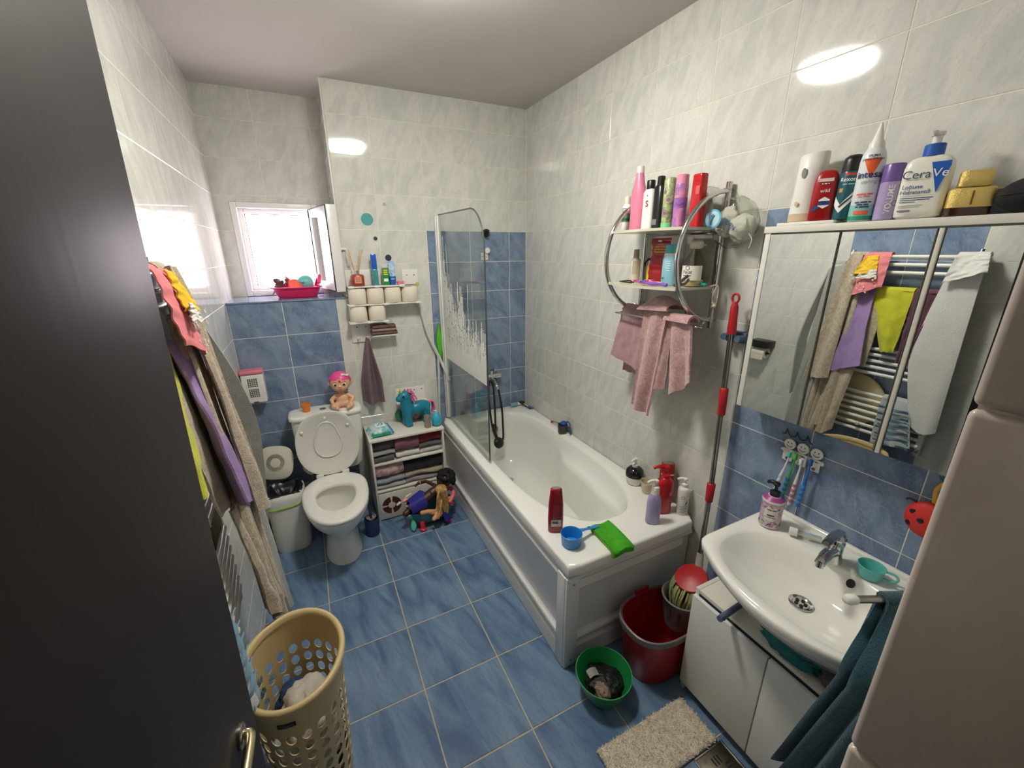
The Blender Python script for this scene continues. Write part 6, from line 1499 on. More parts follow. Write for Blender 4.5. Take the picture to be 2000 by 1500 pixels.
O('can_spout', tube([(-0.02, 0, 0.05), (-0.045, 0, 0.075)], [0.008, 0.005], 8), mat('coral_red', (236, 76, 76), 0.4), t)
t = T('small_doll', 'small brown-haired doll hanging over the left edge of the pink sill basin', 'doll', (-1.648, 0.20, 1.543))
O('curly_hair', remesh(merge(*[ell((0.03 * random.Random(k).uniform(-1, 1.6), 0.022 * random.Random(k + 50).uniform(-1, 1), 0.022 + 0.024 * random.Random(k + 90).uniform(-1, 1)), (0.012, 0.012, 0.012), 8, 6) for k in range(26)]), 0.004, 1), mat('brown_doll_hair', (92, 62, 58), 0.8, bump=0.6, bscale=160), t, smooth=60)
O('doll_body', remesh(merge(capsule((0.01, 0, 0.0), (0.03, 0, -0.01), 0.014, 0.012), capsule((-0.02, -0.02, -0.005), (-0.042, -0.03, -0.038), 0.006, 0.005), capsule((0.03, 0, -0.01), (0.05, 0.01, -0.004), 0.010, 0.008)), 0.003, 2), mat('doll_tan', (206, 150, 120), 0.4), t, smooth=70)
O('doll_dress', crumple((0.045, 0, 0.012), (0.026, 0.022, 0.018), 3, 0.3, n=20, m=12), mat('magenta_dress', (190, 40, 110), 0.6), t, smooth=60)

# ================================================================ things on the bathtub rim
ZR = TZ + 0.001
t = T('shower_gel_bottle', 'dark red shower gel bottle with grey cap standing on the near tub rim', 'bottle', (-0.652, -1.508, ZR), radians(-24))
S_ = [(0, 0.030, 0.017), (0.005, 0.033, 0.020), (0.06, 0.034, 0.021), (0.14, 0.032, 0.019), (0.182, 0.028, 0.017), (0.186, 0.026, 0.016)]
DR2 = mat('wine_red_bottle', (150, 20, 36), 0.28)
O('bottle_body', solid(S_, 3), DR2, t, smooth=45)
O('cap', solid([(0.186, 0.0275, 0.017), (0.212, 0.025, 0.0155), (0.216, 0.020, 0.013)], 3), DR2, t)
O('cap_disc', solid([(0.2155, 0.018, 0.0115), (0.2185, 0.017, 0.0105)], 2.4), mat('grey_cap_disc', (130, 124, 124), 0.35), t)
O('barcode_label', wrap2d(rect2d(0.044, 0.034), z=0.052, y=-0.0213), mat('pink_white_label', (226, 206, 206), 0.5), t)
for k in range(12): O('barcode_bar', wrap2d(rect2d(0.0009 + 0.0006 * (k % 3), 0.012, 1), z=0.056, y=-0.0217, x0=-0.017 + k * 0.0022), INK, t, smooth=0)
for k in range(9): O('print_line', wrap2d(rect2d(0.034 - 0.004 * (k % 3), 0.0016, 2), z=0.082 + 0.007 * k, y=-0.0208), mat('dusty_red_print', (190, 90, 96), 0.5), t, smooth=0)
t = T('bath_dipper', 'bright blue plastic scoop with long handle on the near tub rim', 'scoop', (-0.640, -1.617, ZR), radians(8))
BLU = mat('sky_blue_plastic', (40, 136, 210), 0.3)
O('scoop_cup', lathe([(0.038, 0.0), (0.041, 0.004), (0.045, 0.052), (0.047, 0.056), (0.0445, 0.057), (0.042, 0.052), (0.037, 0.006), (0.001, 0.005)], 36), BLU, t)
O('scoop_handle', loft([[(x, w * math.copysign(abs(cos(a)) ** 0.6, cos(a)), z + 0.003 * sin(a)) for a in [2 * pi * k / 14 for k in range(14)]] for x, w, z in ((0.042, 0.012, 0.050), (0.08, 0.008, 0.040), (0.12, 0.009, 0.030), (0.155, 0.010, 0.022), (0.162, 0.006, 0.020))]), BLU, t, smooth=60)
tag(O('cord_loop', tube(catmull([(-0.545, -1.575, ZR + 0.003), (-0.540, -1.590, ZR + 0.03), (-0.528, -1.598, ZR + 0.035), (-0.520, -1.612, ZR + 0.004)], 5), 0.0016, 6), BLACKP, smooth=60), 'thin black cord loop beside the blue scoop', 'cord')
GRN = mat('bright_green_microfibre', (70, 170, 30), 0.95, var=0.2, scale=40, bump=0.7, bscale=240)
t = T('cleaning_cloth', 'bright green folded microfibre cloth draped over the near tub edge', 'cloth', (0, 0, 0))
def gc(off):
    def fn(u, v):
        s = v * 0.186
        yt = -1.580 - s
        x = -0.515 + 0.105 * u - 0.012 * v + 0.10 * (yt + 1.6) * -0.25
        if yt > -1.743: y, z = yt, TZ + 0.008 + off
        else: y, z = -1.743 - off - 0.004, TZ + 0.006 + off - (-1.743 - yt)
        return (x, y, z + 0.004 * sin(7 * u + 4 * v))
    return fn
O('upper_layer', sheet(gc(0.009), 18, 26, 0.006), GRN, t, smooth=70)
O('lower_layer', sheet(gc(0.001), 18, 26, 0.005), mat('lime_green_microfibre', (130, 190, 40), 0.95, bump=0.6, bscale=240), t, smooth=70)
t = T('shampoo_pump_bottle', 'lavender pump bottle with white head on the near tub rim', 'bottle', (-0.222, -1.660, ZR), radians(-30))
S_ = [(0, 0.026, 0.019), (0.005, 0.031, 0.023), (0.10, 0.0315, 0.0235), (0.13, 0.028, 0.022), (0.15, 0.0185, 0.0185), (0.154, 0.016, 0.016)]
O('bottle_body', solid(S_, 2.4), mat('lavender_bottle', (172, 160, 204), 0.3), t, smooth=50)
O('collar', solid([(0.148, 0.0185, 0.0185), (0.178, 0.0175, 0.0175), (0.182, 0.012, 0.012)]), WHITE, t)
O('pump_head', pump(0.170, WHITE, 0.013, 0.052, 0.040, radians(190)), WHITE, t, smooth=50)
RD = mat('pure_red_plastic', (186, 16, 24), 0.28)
t = T('shampoo_pump_bottle', 'tall glossy red pump bottle behind the lavender one on the tub rim', 'bottle', (-0.118, -1.618, ZR), radians(-20))
S_ = [(0, 0.033, 0.024), (0.005, 0.037, 0.028), (0.15, 0.0375, 0.0285), (0.17, 0.033, 0.026), (0.182, 0.020, 0.019), (0.186, 0.016, 0.016)]
O('bottle_body', solid(S_, 2.6), RD, t, smooth=50)
O('pump_head', pump(0.184, RD, 0.015, 0.062, 0.062, radians(175)), RD, t, smooth=50)
O('print_ring', wrap2d(poly2d([(0.008 * cos(a), 0.012 * sin(a)) for a in [2 * pi * k / 20 for k in range(20)]]), z=0.11, y=-0.0288, x0=0.018), mat('faded_print', (206, 110, 110), 0.5), t)
t = T('conditioner_bottle', 'red flat bottle with grey disc lid against the wall on the tub rim', 'bottle', (-0.046, -1.560, ZR), radians(-40))
S_ = [(0, 0.032, 0.019), (0.004, 0.035, 0.022), (0.18, 0.034, 0.021), (0.205, 0.031, 0.02), (0.212, 0.028, 0.018)]
O('bottle_body', solid(S_, 3), mat('deep_red_bottle', (158, 14, 22), 0.3), t, smooth=45)
O('lid_disc', solid([(0.2115, 0.024, 0.0155), (0.2145, 0.023, 0.0145)], 2.4), mat('grey_cap_disc', (130, 124, 124), 0.35), t)
O('pale_band', band(S_, 0.155, 0.163, 3, a0=-0.9, a1=0.9), WINK, t, smooth=60)
O('figure_print', wrap2d(poly2d([(0.007 * cos(a), 0.012 * sin(a)) for a in [2 * pi * k / 20 for k in range(20)]]), z=0.10, y=-0.0222), mat('faded_print', (206, 110, 110), 0.5), t)
t = T('soap_pump_bottle', 'slim white pump bottle with black line drawings on the tub rim corner', 'bottle', (-0.044, -1.668, ZR), radians(-35))
S_ = [(0, 0.024, 0.024), (0.004, 0.0265, 0.0265), (0.125, 0.0265, 0.0265), (0.135, 0.023, 0.023), (0.142, 0.014, 0.014)]
O('bottle_body', solid(S_), WHITE, t, smooth=50)
O('pump_head', pump(0.140, WHITE, 0.0115, 0.046, 0.034, radians(170)), WHITE, t, smooth=50)
def ring2d(r0, r1, n=20): return [(r * cos(a), r * sin(a), 0) for r in (r0, r1) for a in [2 * pi * k / n for k in range(n)]], [[k, (k + 1) % n, n + (k + 1) % n, n + k] for k in range(n)]
O('ring_drawing', wrap2d(ring2d(0.007, 0.0085), 0.0265, 0.094, -0.3), INK, t, smooth=0)
O('leaf_drawing', wrap2d(poly2d([(-0.006, -0.012), (0.002, -0.004), (0.008, 0.012), (0.0, 0.006)]), 0.0265, 0.066, 0.35), INK, t, smooth=0)
for k in range(6): O('line_drawing', wrap2d(rect2d(0.034, 0.0012), 0.0265, 0.050 - 0.0075 * k, 0.1 * (-1) ** k, turn=0.12 * (-1) ** k), INK, t, smooth=0)
t = T('soap_dispenser', 'round ceramic soap dispenser, black above and white below, on the tub rim', 'dispenser', (-0.062, -1.362, ZR))
O('white_base', solid([(0, 0.034, 0.034), (0.004, 0.038, 0.038), (0.03, 0.044, 0.044), (0.046, 0.046, 0.046)]), mat('glazed_white', (230, 228, 224), 0.12), t, smooth=60)
O('black_dome', solid([(0.046, 0.0465, 0.0465), (0.06, 0.048, 0.048), (0.08, 0.044, 0.044), (0.094, 0.030, 0.030), (0.098, 0.016, 0.016)]), mat('glazed_black', (24, 24, 30), 0.1), t, smooth=60)
O('pump_head', pump(0.096, WHITE, 0.012, 0.052, 0.034, radians(190)), WHITE, t, smooth=50)
t = T('beige_cup', 'beige ceramic tumbler between dispenser and red bottles on the tub rim', 'cup', (-0.062, -1.462, ZR))
O('tumbler', lathe([(0.024, 0), (0.027, 0.004), (0.037, 0.058), (0.0385, 0.062), (0.036, 0.062), (0.026, 0.008), (0.001, 0.007)], 30), mat('beige_ceramic', (206, 196, 160), 0.25), t)
O('tumbler_base', lathe([(0.025, -0.0005), (0.025, 0.004)], 24), mat('taupe_ceramic', (150, 136, 116), 0.4), t)
# far corner of the tub
t = T('shaving_mug', 'dark grey mug on the tub rim by the wall', 'mug', (-0.050, -0.640, ZR))
O('mug_wall', lathe([(0.030, 0), (0.032, 0.003), (0.034, 0.060), (0.0335, 0.062), (0.031, 0.061), (0.029, 0.006), (0.001, 0.005)], 30), mat('dark_grey_mug', (58, 58, 54), 0.35), t)
O('mug_handle', tube(catmull([(0.022, -0.026, 0.048), (0.030, -0.042, 0.044), (0.032, -0.046, 0.028), (0.022, -0.028, 0.014)], 5), 0.005, 8), mat('dark_grey_mug', (58, 58, 54), 0.35), t, smooth=60)
t = T('bath_toy', 'blue ball with curved blue tube sticking out of the dark grey mug', 'toy', (-0.046, -0.644, ZR + 0.010))
O('ball', ell((0, 0, 0.055), (0.024, 0.024, 0.020)), mat('royal_blue_toy', (30, 70, 160), 0.4), t, smooth=70)
O('curved_tube', tube(catmull([(0.006, -0.012, 0.066), (0.012, -0.030, 0.078), (0.016, -0.052, 0.066), (0.014, -0.062, 0.030), (0.012, -0.066, -0.004)], 6), 0.004, 8), mat('royal_blue_toy', (30, 70, 160), 0.4), t, smooth=60)
t = T('toothbrush', 'pale toothbrush with red bristles leaning from the grey mug onto the rim', 'toothbrush', (0, 0, 0))
O('handle', tube([(-0.052, -0.612, ZR + 0.056), (-0.040, -0.50, ZR + 0.028)], [0.005, 0.0035], 8), mat('taupe_brush', (140, 122, 106), 0.4), t)
O('brush_head', xf(box(0.012, 0.028, 0.006, (0, 0, 0), 0.002), (-0.039, -0.487, ZR + 0.024), (-0.25, 0, 0.1)), mat('taupe_brush', (140, 122, 106), 0.4), t)
O('bristles', xf(box(0.010, 0.022, 0.010, (0, 0, 0), 0.002), (-0.042, -0.487, ZR + 0.015), (-0.25, 0, 0.1)), mat('red_bristle', (206, 60, 76), 0.6), t)
t = T('travel_bottle', 'small translucent blue bottle with white cap in the far tub corner', 'bottle', (-0.115, -0.045, ZR))
O('bottle_body', xf(solid([(-0.035, 0.012, 0.012), (-0.030, 0.017, 0.017), (0.022, 0.017, 0.017), (0.028, 0.010, 0.010)]), (-0.01, 0, 0.018), (0, radians(90), 0)), mat('pale_blue_travel', (120, 160, 172), 0.25), t, smooth=50)
O('cap', xf(solid([(0.0, 0.0115, 0.0115), (0.024, 0.0115, 0.0115)]), (0.018, 0, 0.018), (0, radians(90), 0)), WHITE, t)
t = T('nail_brush', 'dark long-handled brush lying in the far tub corner by the wall', 'brush', (-0.052, -0.088, ZR))
O('handle', tube([(-0.02, 0.055, 0.022), (0.012, -0.075, 0.006)], [0.006, 0.004], 8), mat('dark_brush', (56, 50, 50), 0.4), t)
O('brush_head', crumple((-0.008, 0.045, 0.026), (0.026, 0.018, 0.012), 3, 0.25, n=18, m=10), mat('dark_bristle', (48, 36, 32), 0.8), t, smooth=60)
tag(O('blue_packet', xf(box(0.026, 0.046, 0.010, (0, 0, 0), 0.003), (-0.022, -0.135, ZR + 0.008), (0.25, 0.4, 0.5)), mat('royal_packet', (40, 100, 180), 0.35)), 'small bright blue sachet in the far tub corner', 'sachet')

# ================================================================ mop, clip, bucket, bowl
t = T('mop', 'mop with steel pole, red grips and pale green string head', 'mop', (0, 0, 0))
def mp_(z): return (-0.062 - 0.045 * max(0, (0.9 - z)) * 1.0, -1.789 - 0.034 * (1.57 - z), z)
GRY = mat('mop_pole_steel', (150, 146, 142), 0.22, 1.0)
O('pole', tube([mp_(1.50), mp_(0.80), mp_(0.43)], 0.0105, 14), GRY, t)
MR = mat('mop_red', (178, 26, 34), 0.4)
O('top_grip', tube([mp_(1.555), mp_(1.54), mp_(1.50), mp_(1.46), mp_(1.44)], [0.010, 0.0145, 0.0150, 0.0165, 0.0165], 16), MR, t, smooth=60)
hx0, hy0, hz0 = mp_(1.572)
O('hanging_eye', tube([(hx0, hy0 + 0.014 * cos(a), hz0 + 0.002 + 0.017 * sin(a)) for a in [2 * pi * k / 20 for k in range(20)]], 0.0045, 8, True), MR, t, smooth=60)
O('middle_grip', tube([mp_(1.225), mp_(1.22), mp_(1.112), mp_(1.107)], [0.012, 0.0165, 0.0155, 0.012], 16), MR, t, smooth=60)
O('lower_grip', tube([mp_(0.80), mp_(0.795), mp_(0.715), mp_(0.71)], [0.013, 0.0175, 0.0155, 0.012], 16), MR, t, smooth=60)
O('socket', tube([mp_(0.45), (-0.105, -1.845, 0.385)], [0.015, 0.018], 14), mat('clear_grey_socket', (168, 160, 154), 0.3), t)
MC = Vector((-0.165, -1.862, 0.372))
O('mop_plate', xf(lathe([(0.066, -0.008), (0.070, 0.0), (0.066, 0.010), (0.03, 0.018), (0.001, 0.02)], 30), MC, (0, radians(-24), 0)), MR, t, smooth=50)
rn = random.Random(4); strands = []
for k in range(70):
    a = rn.uniform(0, 2 * pi); r0 = rn.uniform(0.045, 0.064); L = rn.uniform(0.09, 0.125)
    p = MC + Vector((r0 * cos(a), r0 * sin(a), -0.006 + 0.024 * cos(a) * 0.4))
    q = p + Vector((0.012 * cos(a) - 0.012, 0.012 * sin(a), -L * 0.45)); e = p + Vector((-0.018 + 0.004 * cos(a), -0.008 * sin(a), -L))
    strands.append(tube(catmull([p, q, e], 3), 0.0042, 6))
st = O('mop_strings', merge(*strands), mat('pale_green_string', (176, 182, 128), 0.9, var=0.15, bump=0.5), t, smooth=60); st['kind'] = 'stuff'
t = T('mop_clip', 'blue grey wall clip gripping the mop pole', 'clip', (0.0, -1.790, 1.424))
CLP = mat('blue_grey_clip', (84, 104, 128), 0.4)
O('clip_base', bx(-0.030, -0.0005, -0.042, 0.042, -0.022, 0.022, 0.005), CLP, t)
for s in (-1, 1): O('clip_jaw', tube([(-0.028, s * 0.030, 0.0), (-0.062, s * 0.029, 0.0)], 0.0125, 14), CLP, t)
t = T('mop_bucket', 'red bucket with grey rim and wringer between bathtub and cabinet', 'bucket', (-0.335, -1.865, 0.0))
BR = mat('bucket_red', (150, 22, 34), 0.4); BG = mat('bucket_grey', (112, 110, 110), 0.4)
def bk_(z, a, b): return ring(0, 0, z, a, b, 48, 2.5)
O('bucket_wall', loft([bk_(0.001, 0.135, 0.098), bk_(0.008, 0.14, 0.102), bk_(0.26, 0.174, 0.126), bk_(0.262, 0.168, 0.12), bk_(0.012, 0.134, 0.096)]), BR, t, smooth=50)
O('bucket_rim', loft([bk_(0.238, 0.176, 0.128), bk_(0.240, 0.180, 0.131), bk_(0.268, 0.182, 0.132), bk_(0.271, 0.176, 0.127), bk_(0.262, 0.170, 0.121)], False, False), BG, t, smooth=50)
wr_ = O('wringer', loft([ring(0.125, 0.0, z, r, r, 36) for z, r in ((0.15, 0.060), (0.19, 0.068), (0.285, 0.078), (0.300, 0.088), (0.306, 0.088), (0.308, 0.082), (0.295, 0.072), (0.20, 0.060), (0.16, 0.05))], True, True), BG, t, smooth=50)
for k in range(10):
    a = 2 * pi * k / 10
    O('wringer_slot', xf(box(0.004, 0.012, 0.07), (0.125 + 0.0725 * cos(a), 0.0725 * sin(a), 0.235), (0, 0.1, a)), mat('dark_slot', (74, 72, 70), 0.6), wr_)
O('pouring_lip', bx(-0.03, 0.05, 0.120, 0.130, 0.262, 0.285, 0.004), BR, t)
t = T('washing_bowl', 'green plastic bowl on the floor by the tub corner', 'bowl', (-0.640, -1.880, 0.0))
GB = mat('green_bowl_plastic', (28, 132, 70), 0.3)
O('bowl_wall', lathe([(0.062, 0.001), (0.066, 0.003), (0.090, 0.05), (0.110, 0.115), (0.1125, 0.120), (0.1105, 0.1215), (0.1075, 0.115), (0.087, 0.052), (0.062, 0.008), (0.001, 0.006)], 48), GB, t, smooth=50)
O('rim_edge', tube([(0.1115 * cos(a), 0.1115 * sin(a), 0.120) for a in [2 * pi * k / 48 for k in range(48)]], 0.0022, 6, True), mat('pale_green_rim', (70, 170, 104), 0.3), t, smooth=60)
WETB = mat('wet_black_cloth', (10, 9, 12), 0.55, bump=0.6, bscale=90)
tag(O('soaking_garment', crumple((-0.628, -1.872, 0.052), (0.066, 0.068, 0.030), 21, 0.45, 2.6, 44, 28), WETB, smooth=70), 'black garment soaking in the green bowl', 'clothes')
tag(O('soaking_garment', crumple((-0.664, -1.905, 0.060), (0.026, 0.036, 0.024), 8, 0.5, 2.8, 32, 20), mat('wet_tan_cloth', (150, 122, 108), 0.5, var=0.3, bump=0.5, bscale=120), smooth=70), 'tan lace garment soaking in the green bowl', 'clothes')
tag(O('soaking_garment', sheet(lambda u, v: (-0.690 + 0.045 * u, -1.860 + 0.030 * v, 0.086 + 0.006 * sin(4 * u) + 0.008 * v), 8, 8, 0.004), mat('wet_grey_cloth', (150, 148, 142), 0.6), smooth=70), 'scrap of grey cloth at the left of the green bowl', 'clothes')

# ================================================================ rug and floor drain
rn = random.Random(9)
RX0, RX1, RY0, RY1 = -0.790, -0.368, -2.212, -2.042
nu, nv = 150, 66
def rug(u, v):
    x = RX0 + (RX1 - RX0) * u; y = RY0 + (RY1 - RY0) * v
    e = min(u, 1 - u) * 2.5; e = min(e, min(v, 1 - v), 0.06) / 0.06
    n = noise.noise(Vector((x * 60, y * 60, 1))) * 0.5 + noise.noise(Vector((x * 150, y * 150, 3))) * 0.5
    rib = 0.003 * sin(x * 55)
    j = 0.003 * (1 - e)
    return (x + j * noise.noise(Vector((y * 300, 0, 0))) * 1.5, y + j * noise.noise(Vector((x * 300, 5, 0))) * 1.5, 0.005 + 0.012 * e ** 0.5 + 0.004 * n * e + rib * e)
rt = T('bath_rug', 'small cream shaggy cotton rug on the floor before the cabinet', 'rug', (0, 0, 0))
RUGM = mat('cream_shag', (236, 224, 204), 1.0, col2=(214, 200, 178), scale=40, bump=0.9, bscale=320)
O('rug_base', sheet(rug, nu, nv, 0.006), RUGM, rt, smooth=180)
tf = []
for k in range(5200):
    u, v = rn.random(), rn.random()
    p = Vector(rug(u, v)); d = Vector((rn.uniform(-0.009, 0.009), rn.uniform(-0.009, 0.009), rn.uniform(0.001, 0.008)))
    s = Vector((-d.y, d.x, 0)); s = s.normalized() * 0.0014 if s.length > 1e-6 else Vector((0.0014, 0, 0))
    o = len(tf); tf.append((p - s, p + s, p + d + s * 0.6 + Vector((0, 0, 0.001)), p + d - s * 0.6))
pv = [tuple(q) for t4 in tf for q in t4]
ps = O('pile', (pv, [[4 * k, 4 * k + 1, 4 * k + 2, 4 * k + 3] for k in range(len(tf))]), RUGM, rt, smooth=0); ps['kind'] = 'stuff'
t = T('floor_drain', 'square stainless floor drain grate with slots before the cabinet', 'drain', (-0.424, -2.290, 0.0))
O('drain_frame', frame(-0.072, 0.072, -0.072, 0.072, -0.003, 0.003, 0.006, 0.001), STEEL, t, (0, 0, 0.0035), (radians(-90), 0, 0))
O('drain_plate', bx(-0.066, 0.066, -0.066, 0.066, 0.0005, 0.0045, 0.001), mat('worn_steel', (150, 142, 128), 0.35, 1.0, var=0.3, scale=30), t)
for q in range(4):
    a = q * pi / 2
    for k in (-1, 0, 1):
        o = O('slot', xf(box(0.006, 0.030 - 0.004 * abs(k), 0.0008, (0.013 * k, 0.034, 0.0048)), (0, 0, 0), (0, 0, a)), mat('dark_hole', (24, 22, 20), 0.6), t, smooth=0)

# ================================================================ laundry basket
lbk = T('laundry_basket', 'tall cream plastic laundry basket with oval holes behind the door', 'basket', (-1.705, -1.655, 0.0))
CB = mat('cream_basket_plastic', (206, 184, 134), 0.4)
HB = 0.55
def bw(a, z, off=0.0):
    k = 0.80 + 0.20 * z / HB
    return ((0.140 * k + off) * cos(a), (0.172 * k + off) * sin(a), z)
nc, nr = 20, 8
bv, bf = [], []
def cell(i, j, off):
    """One wall cell with an oval hole: square outline joined to an ellipse."""
    a0, a1 = 2 * pi * i / nc, 2 * pi * (i + 1) / nc
    z0, z1 = 0.05 + 0.395 * j / nr, 0.05 + 0.395 * (j + 1) / nr
    ac, zc, da, dz = (a0 + a1) / 2, (z0 + z1) / 2, (a1 - a0) / 2, (z1 - z0) / 2
    sq, el = [], []
    for k in range(16):
        t_ = 2 * pi * k / 16; c, s = cos(t_), sin(t_); m_ = max(abs(c), abs(s))
        sq.append(bw(ac + da * c / m_, zc + dz * s / m_, off)); el.append(bw(ac + da * 0.66 * c, zc + dz * 0.78 * s, off))
    return sq, el
for i in range(nc):
    for j in range(nr):
        s1, e1 = cell(i, j, 0.0); s2, e2 = cell(i, j, -0.003)
        o = len(bv); bv += s1 + e1 + s2 + e2
        for k in range(16):
            l = (k + 1) % 16
            bf += [[o + k, o + l, o + 16 + l, o + 16 + k], [o + 32 + l, o + 32 + k, o + 48 + k, o + 48 + l], [o + 16 + k, o + 16 + l, o + 48 + l, o + 48 + k]]
def hoop(z0, z1, off=0.0):
    A = [2 * pi * k / 60 for k in range(60)]
    return loft([[bw(a, z0, off) for a in A], [bw(a, z1, off) for a in A], [bw(a, z1, off - 0.003) for a in A], [bw(a, z0, off - 0.003) for a in A], [bw(a, z0, off) for a in A]], False, False)
A60 = [2 * pi * k / 60 for k in range(60)]
O('pierced_wall', merge((bv, bf), hoop(0.0, 0.05), hoop(0.445, HB)), CB, lbk, smooth=40)
O('rim', loft([[bw(a, z, o_) for a in A60] for z, o_ in ((HB - 0.022, 0.0), (HB - 0.020, 0.010), (HB + 0.002, 0.013), (HB + 0.010, 0.009), (HB + 0.011, 0.001), (HB + 0.004, -0.006), (HB - 0.012, -0.006))], False, False), CB, lbk, smooth=60)
O('floor_plate', loft([[bw(a, z, -0.003) for a in A60] for z in (0.002, 0.006)]), CB, lbk)
a_ = 4.38
O('maker_plate', sheet(lambda u, v: bw(a_ + 0.34 * u, 0.482 + 0.016 * v, 0.0015), 8, 2, 0.002), mat('black_plate', (26, 20, 22), 0.4), lbk)
O('maker_plate_print', sheet(lambda u, v: bw(a_ + 0.12 + 0.18 * u, 0.487 + 0.006 * v, 0.003), 8, 2, 0.0006), mat('maroon_plate_print', (110, 40, 50), 0.4), lbk)
GLA = 'laundry in the basket'
for n, c, p, r, sd in (('crumpled off-white garment on top in the laundry basket', (206, 198, 186), (-1.690, -1.680, 0.345), (0.075, 0.095, 0.07), 3), ('navy garment at the far left in the laundry basket', (40, 64, 104), (-1.735, -1.605, 0.315), (0.050, 0.065, 0.05), 5),
                       ('pale blue grey garment at the near left in the laundry basket', (150, 164, 170), (-1.745, -1.710, 0.305), (0.045, 0.065, 0.05), 9), ('white garment deep in the laundry basket', (222, 218, 210), (-1.705, -1.655, 0.185), (0.088, 0.11, 0.085), 11), ('black garment at the bottom of the laundry basket', (30, 30, 34), (-1.705, -1.655, 0.065), (0.082, 0.10, 0.05), 13)):
    tag(O('dirty_garment', crumple(p, r, sd, 0.35, 2.4, 40, 26), mat('laundry_%d' % c[0], c, 0.95, var=0.15, scale=14, bump=0.4, bscale=160), smooth=70), n, 'clothes', GLA)

# ================================================================ towel radiator and what hangs on it
RXX = -1.884
rd = T('towel_radiator', 'white tubular towel radiator on the left wall, seen in the mirror', 'radiator', (0, 0, 0))
RADW = mat('radiator_enamel', (232, 230, 222), 0.25)
for y in (-1.335, -1.905):
    O('rail', bx(RXX - 0.018, RXX + 0.016, y - 0.014, y + 0.014, 0.56, 1.73, 0.006), RADW, rd)
    for z in (0.62, 1.66): O('wall_bracket', tube([(RXX, y, z), (XL + 0.0005, y, z)], 0.010, 10), RADW, rd)
    O('rail_cap', tube([(RXX, y, 1.73), (RXX, y, 1.742)], 0.008, 10), CHROME, rd)
for z in (1.702, 1.657, 1.612, 1.500, 1.455, 1.410, 1.365, 1.320, 1.154, 1.117, 1.078, 1.040, 1.000, 0.865, 0.826, 0.787, 0.748, 0.705, 0.660, 0.620):
    O('bar', tube([(RXX + 0.014, -1.335, z), (RXX + 0.022, -1.45, z), (RXX + 0.024, -1.62, z), (RXX + 0.022, -1.79, z), (RXX + 0.014, -1.905, z)], 0.0105, 10), RADW, rd, smooth=60)
O('air_valve', tube([(RXX + 0.01, -1.905, 0.60), (RXX + 0.045, -1.905, 0.585)], 0.012, 12), CHROME, rd)
tag(O('radiator_knob', ell((RXX + 0.046, -1.60, 0.665), (0.010, 0.014, 0.014)), mat('cream_knob', (222, 214, 190), 0.4), smooth=70), 'small cream round clip on a lower radiator bar', 'clip')
lid_ = T('basket_lid', 'cream round laundry basket lid tucked behind the radiator bars', 'lid', (XL + 0.013, -1.50, 0.80))
O('lid_plate', xf(loft([ring(0, 0, z, r, r * 1.08, 48) for z, r in ((-0.008, 0.165), (-0.004, 0.174), (0.004, 0.176), (0.008, 0.170), (0.009, 0.15), (0.006, 0.14))]), (0, 0, 0), (0, radians(90), 0)), mat('cream_lid', (214, 200, 158), 0.4), lid_, smooth=50)
O('lid_rim', xf(tube([(0.172 * cos(a), 0.186 * sin(a), 0.004) for a in [2 * pi * k / 48 for k in range(48)]], 0.005, 8, True), (0, 0, 0), (0, radians(90), 0)), CB, lid_, smooth=60)

def fall(top, bot, x0, x1, amp, folds, t=0.006, seed=0, nu=44, nv=44, wob=0.006, power=1.0):
    """Hanging cloth: top=(y0,y1,z0,z1), bot=(y0,y1,z0,z1), drifting out from x0 at the top to x1 below."""
    def fn(u, v):
        q = v ** power
        y = (top[0] + (top[1] - top[0]) * u) * (1 - q) + (bot[0] + (bot[1] - bot[0]) * u) * q
        z = (top[2] + (top[3] - top[2]) * u) * (1 - v) + (bot[2] + (bot[3] - bot[2]) * u) * v
        x = x0 + (x1 - x0) * (v ** 0.8) + amp * (0.3 + 0.7 * v) * sin(2 * pi * folds * u + seed + 0.9 * v)
        x += wob * noise.noise(Vector((u * 4 + seed, v * 7, seed * 1.7)))
        z += 0.012 * v * noise.noise(Vector((u * 4, seed, 2.0)))
        return (max(x, RXX + 0.030), y, z)
    return sheet(fn, nu, nv, t)
def over(y0, y1, z, m_, xb=RXX - 0.004, xf_=RXX + 0.042):
    return sheet(lambda u, v: ((xb + xf_) / 2 - (xf_ - xb) / 2 * cos(pi * v), y0 + (y1 - y0) * u, z + 0.018 * sin(pi * v)), 14, 10, m_)
BEI = mat('beige_jacquard_terry', (196, 182, 160), 0.95, col2=(170, 154, 132), scale=22, distort=3.0, bump=0.8, bscale=220, sheen=0.3)
GRT = mat('grey_terry', (170, 170, 164), 0.95, var=0.12, scale=24, bump=0.8, bscale=240, sheen=0.3)
t = T('bath_towel', 'light grey towel hanging at the far end of the radiator, nearest the toilet', 'towel', (0, 0, 0))
O('front_fall', fall((-1.245, -1.345, 1.63, 1.66), (-1.20, -1.31, 0.35, 0.40), RXX + 0.045, -1.752, 0.014, 0.9, 0.008, 1), GRT, t, smooth=70)
O('side_fall', sheet(lambda u, v: (-1.842 + 0.112 * sin(min(1, v / 0.58) * pi / 2) - 0.022 * max(0, (v - 0.58) / 0.42) - 0.075 * u + 0.010 * sin(5 * u + 4 * v) * v, -1.235 + 0.040 * min(1, v * 1.8) - 0.03 * u * v, 1.62 - 0.86 * v + 0.06 * u * v), 16, 40, 0.009), GRT, t, smooth=70)
O('top_fold', over(-1.245, -1.32, 1.655, 0.008), GRT, t, smooth=70)
t = T('bath_towel', 'beige patterned towel hanging double over the radiator top bars', 'towel', (0, 0, 0))
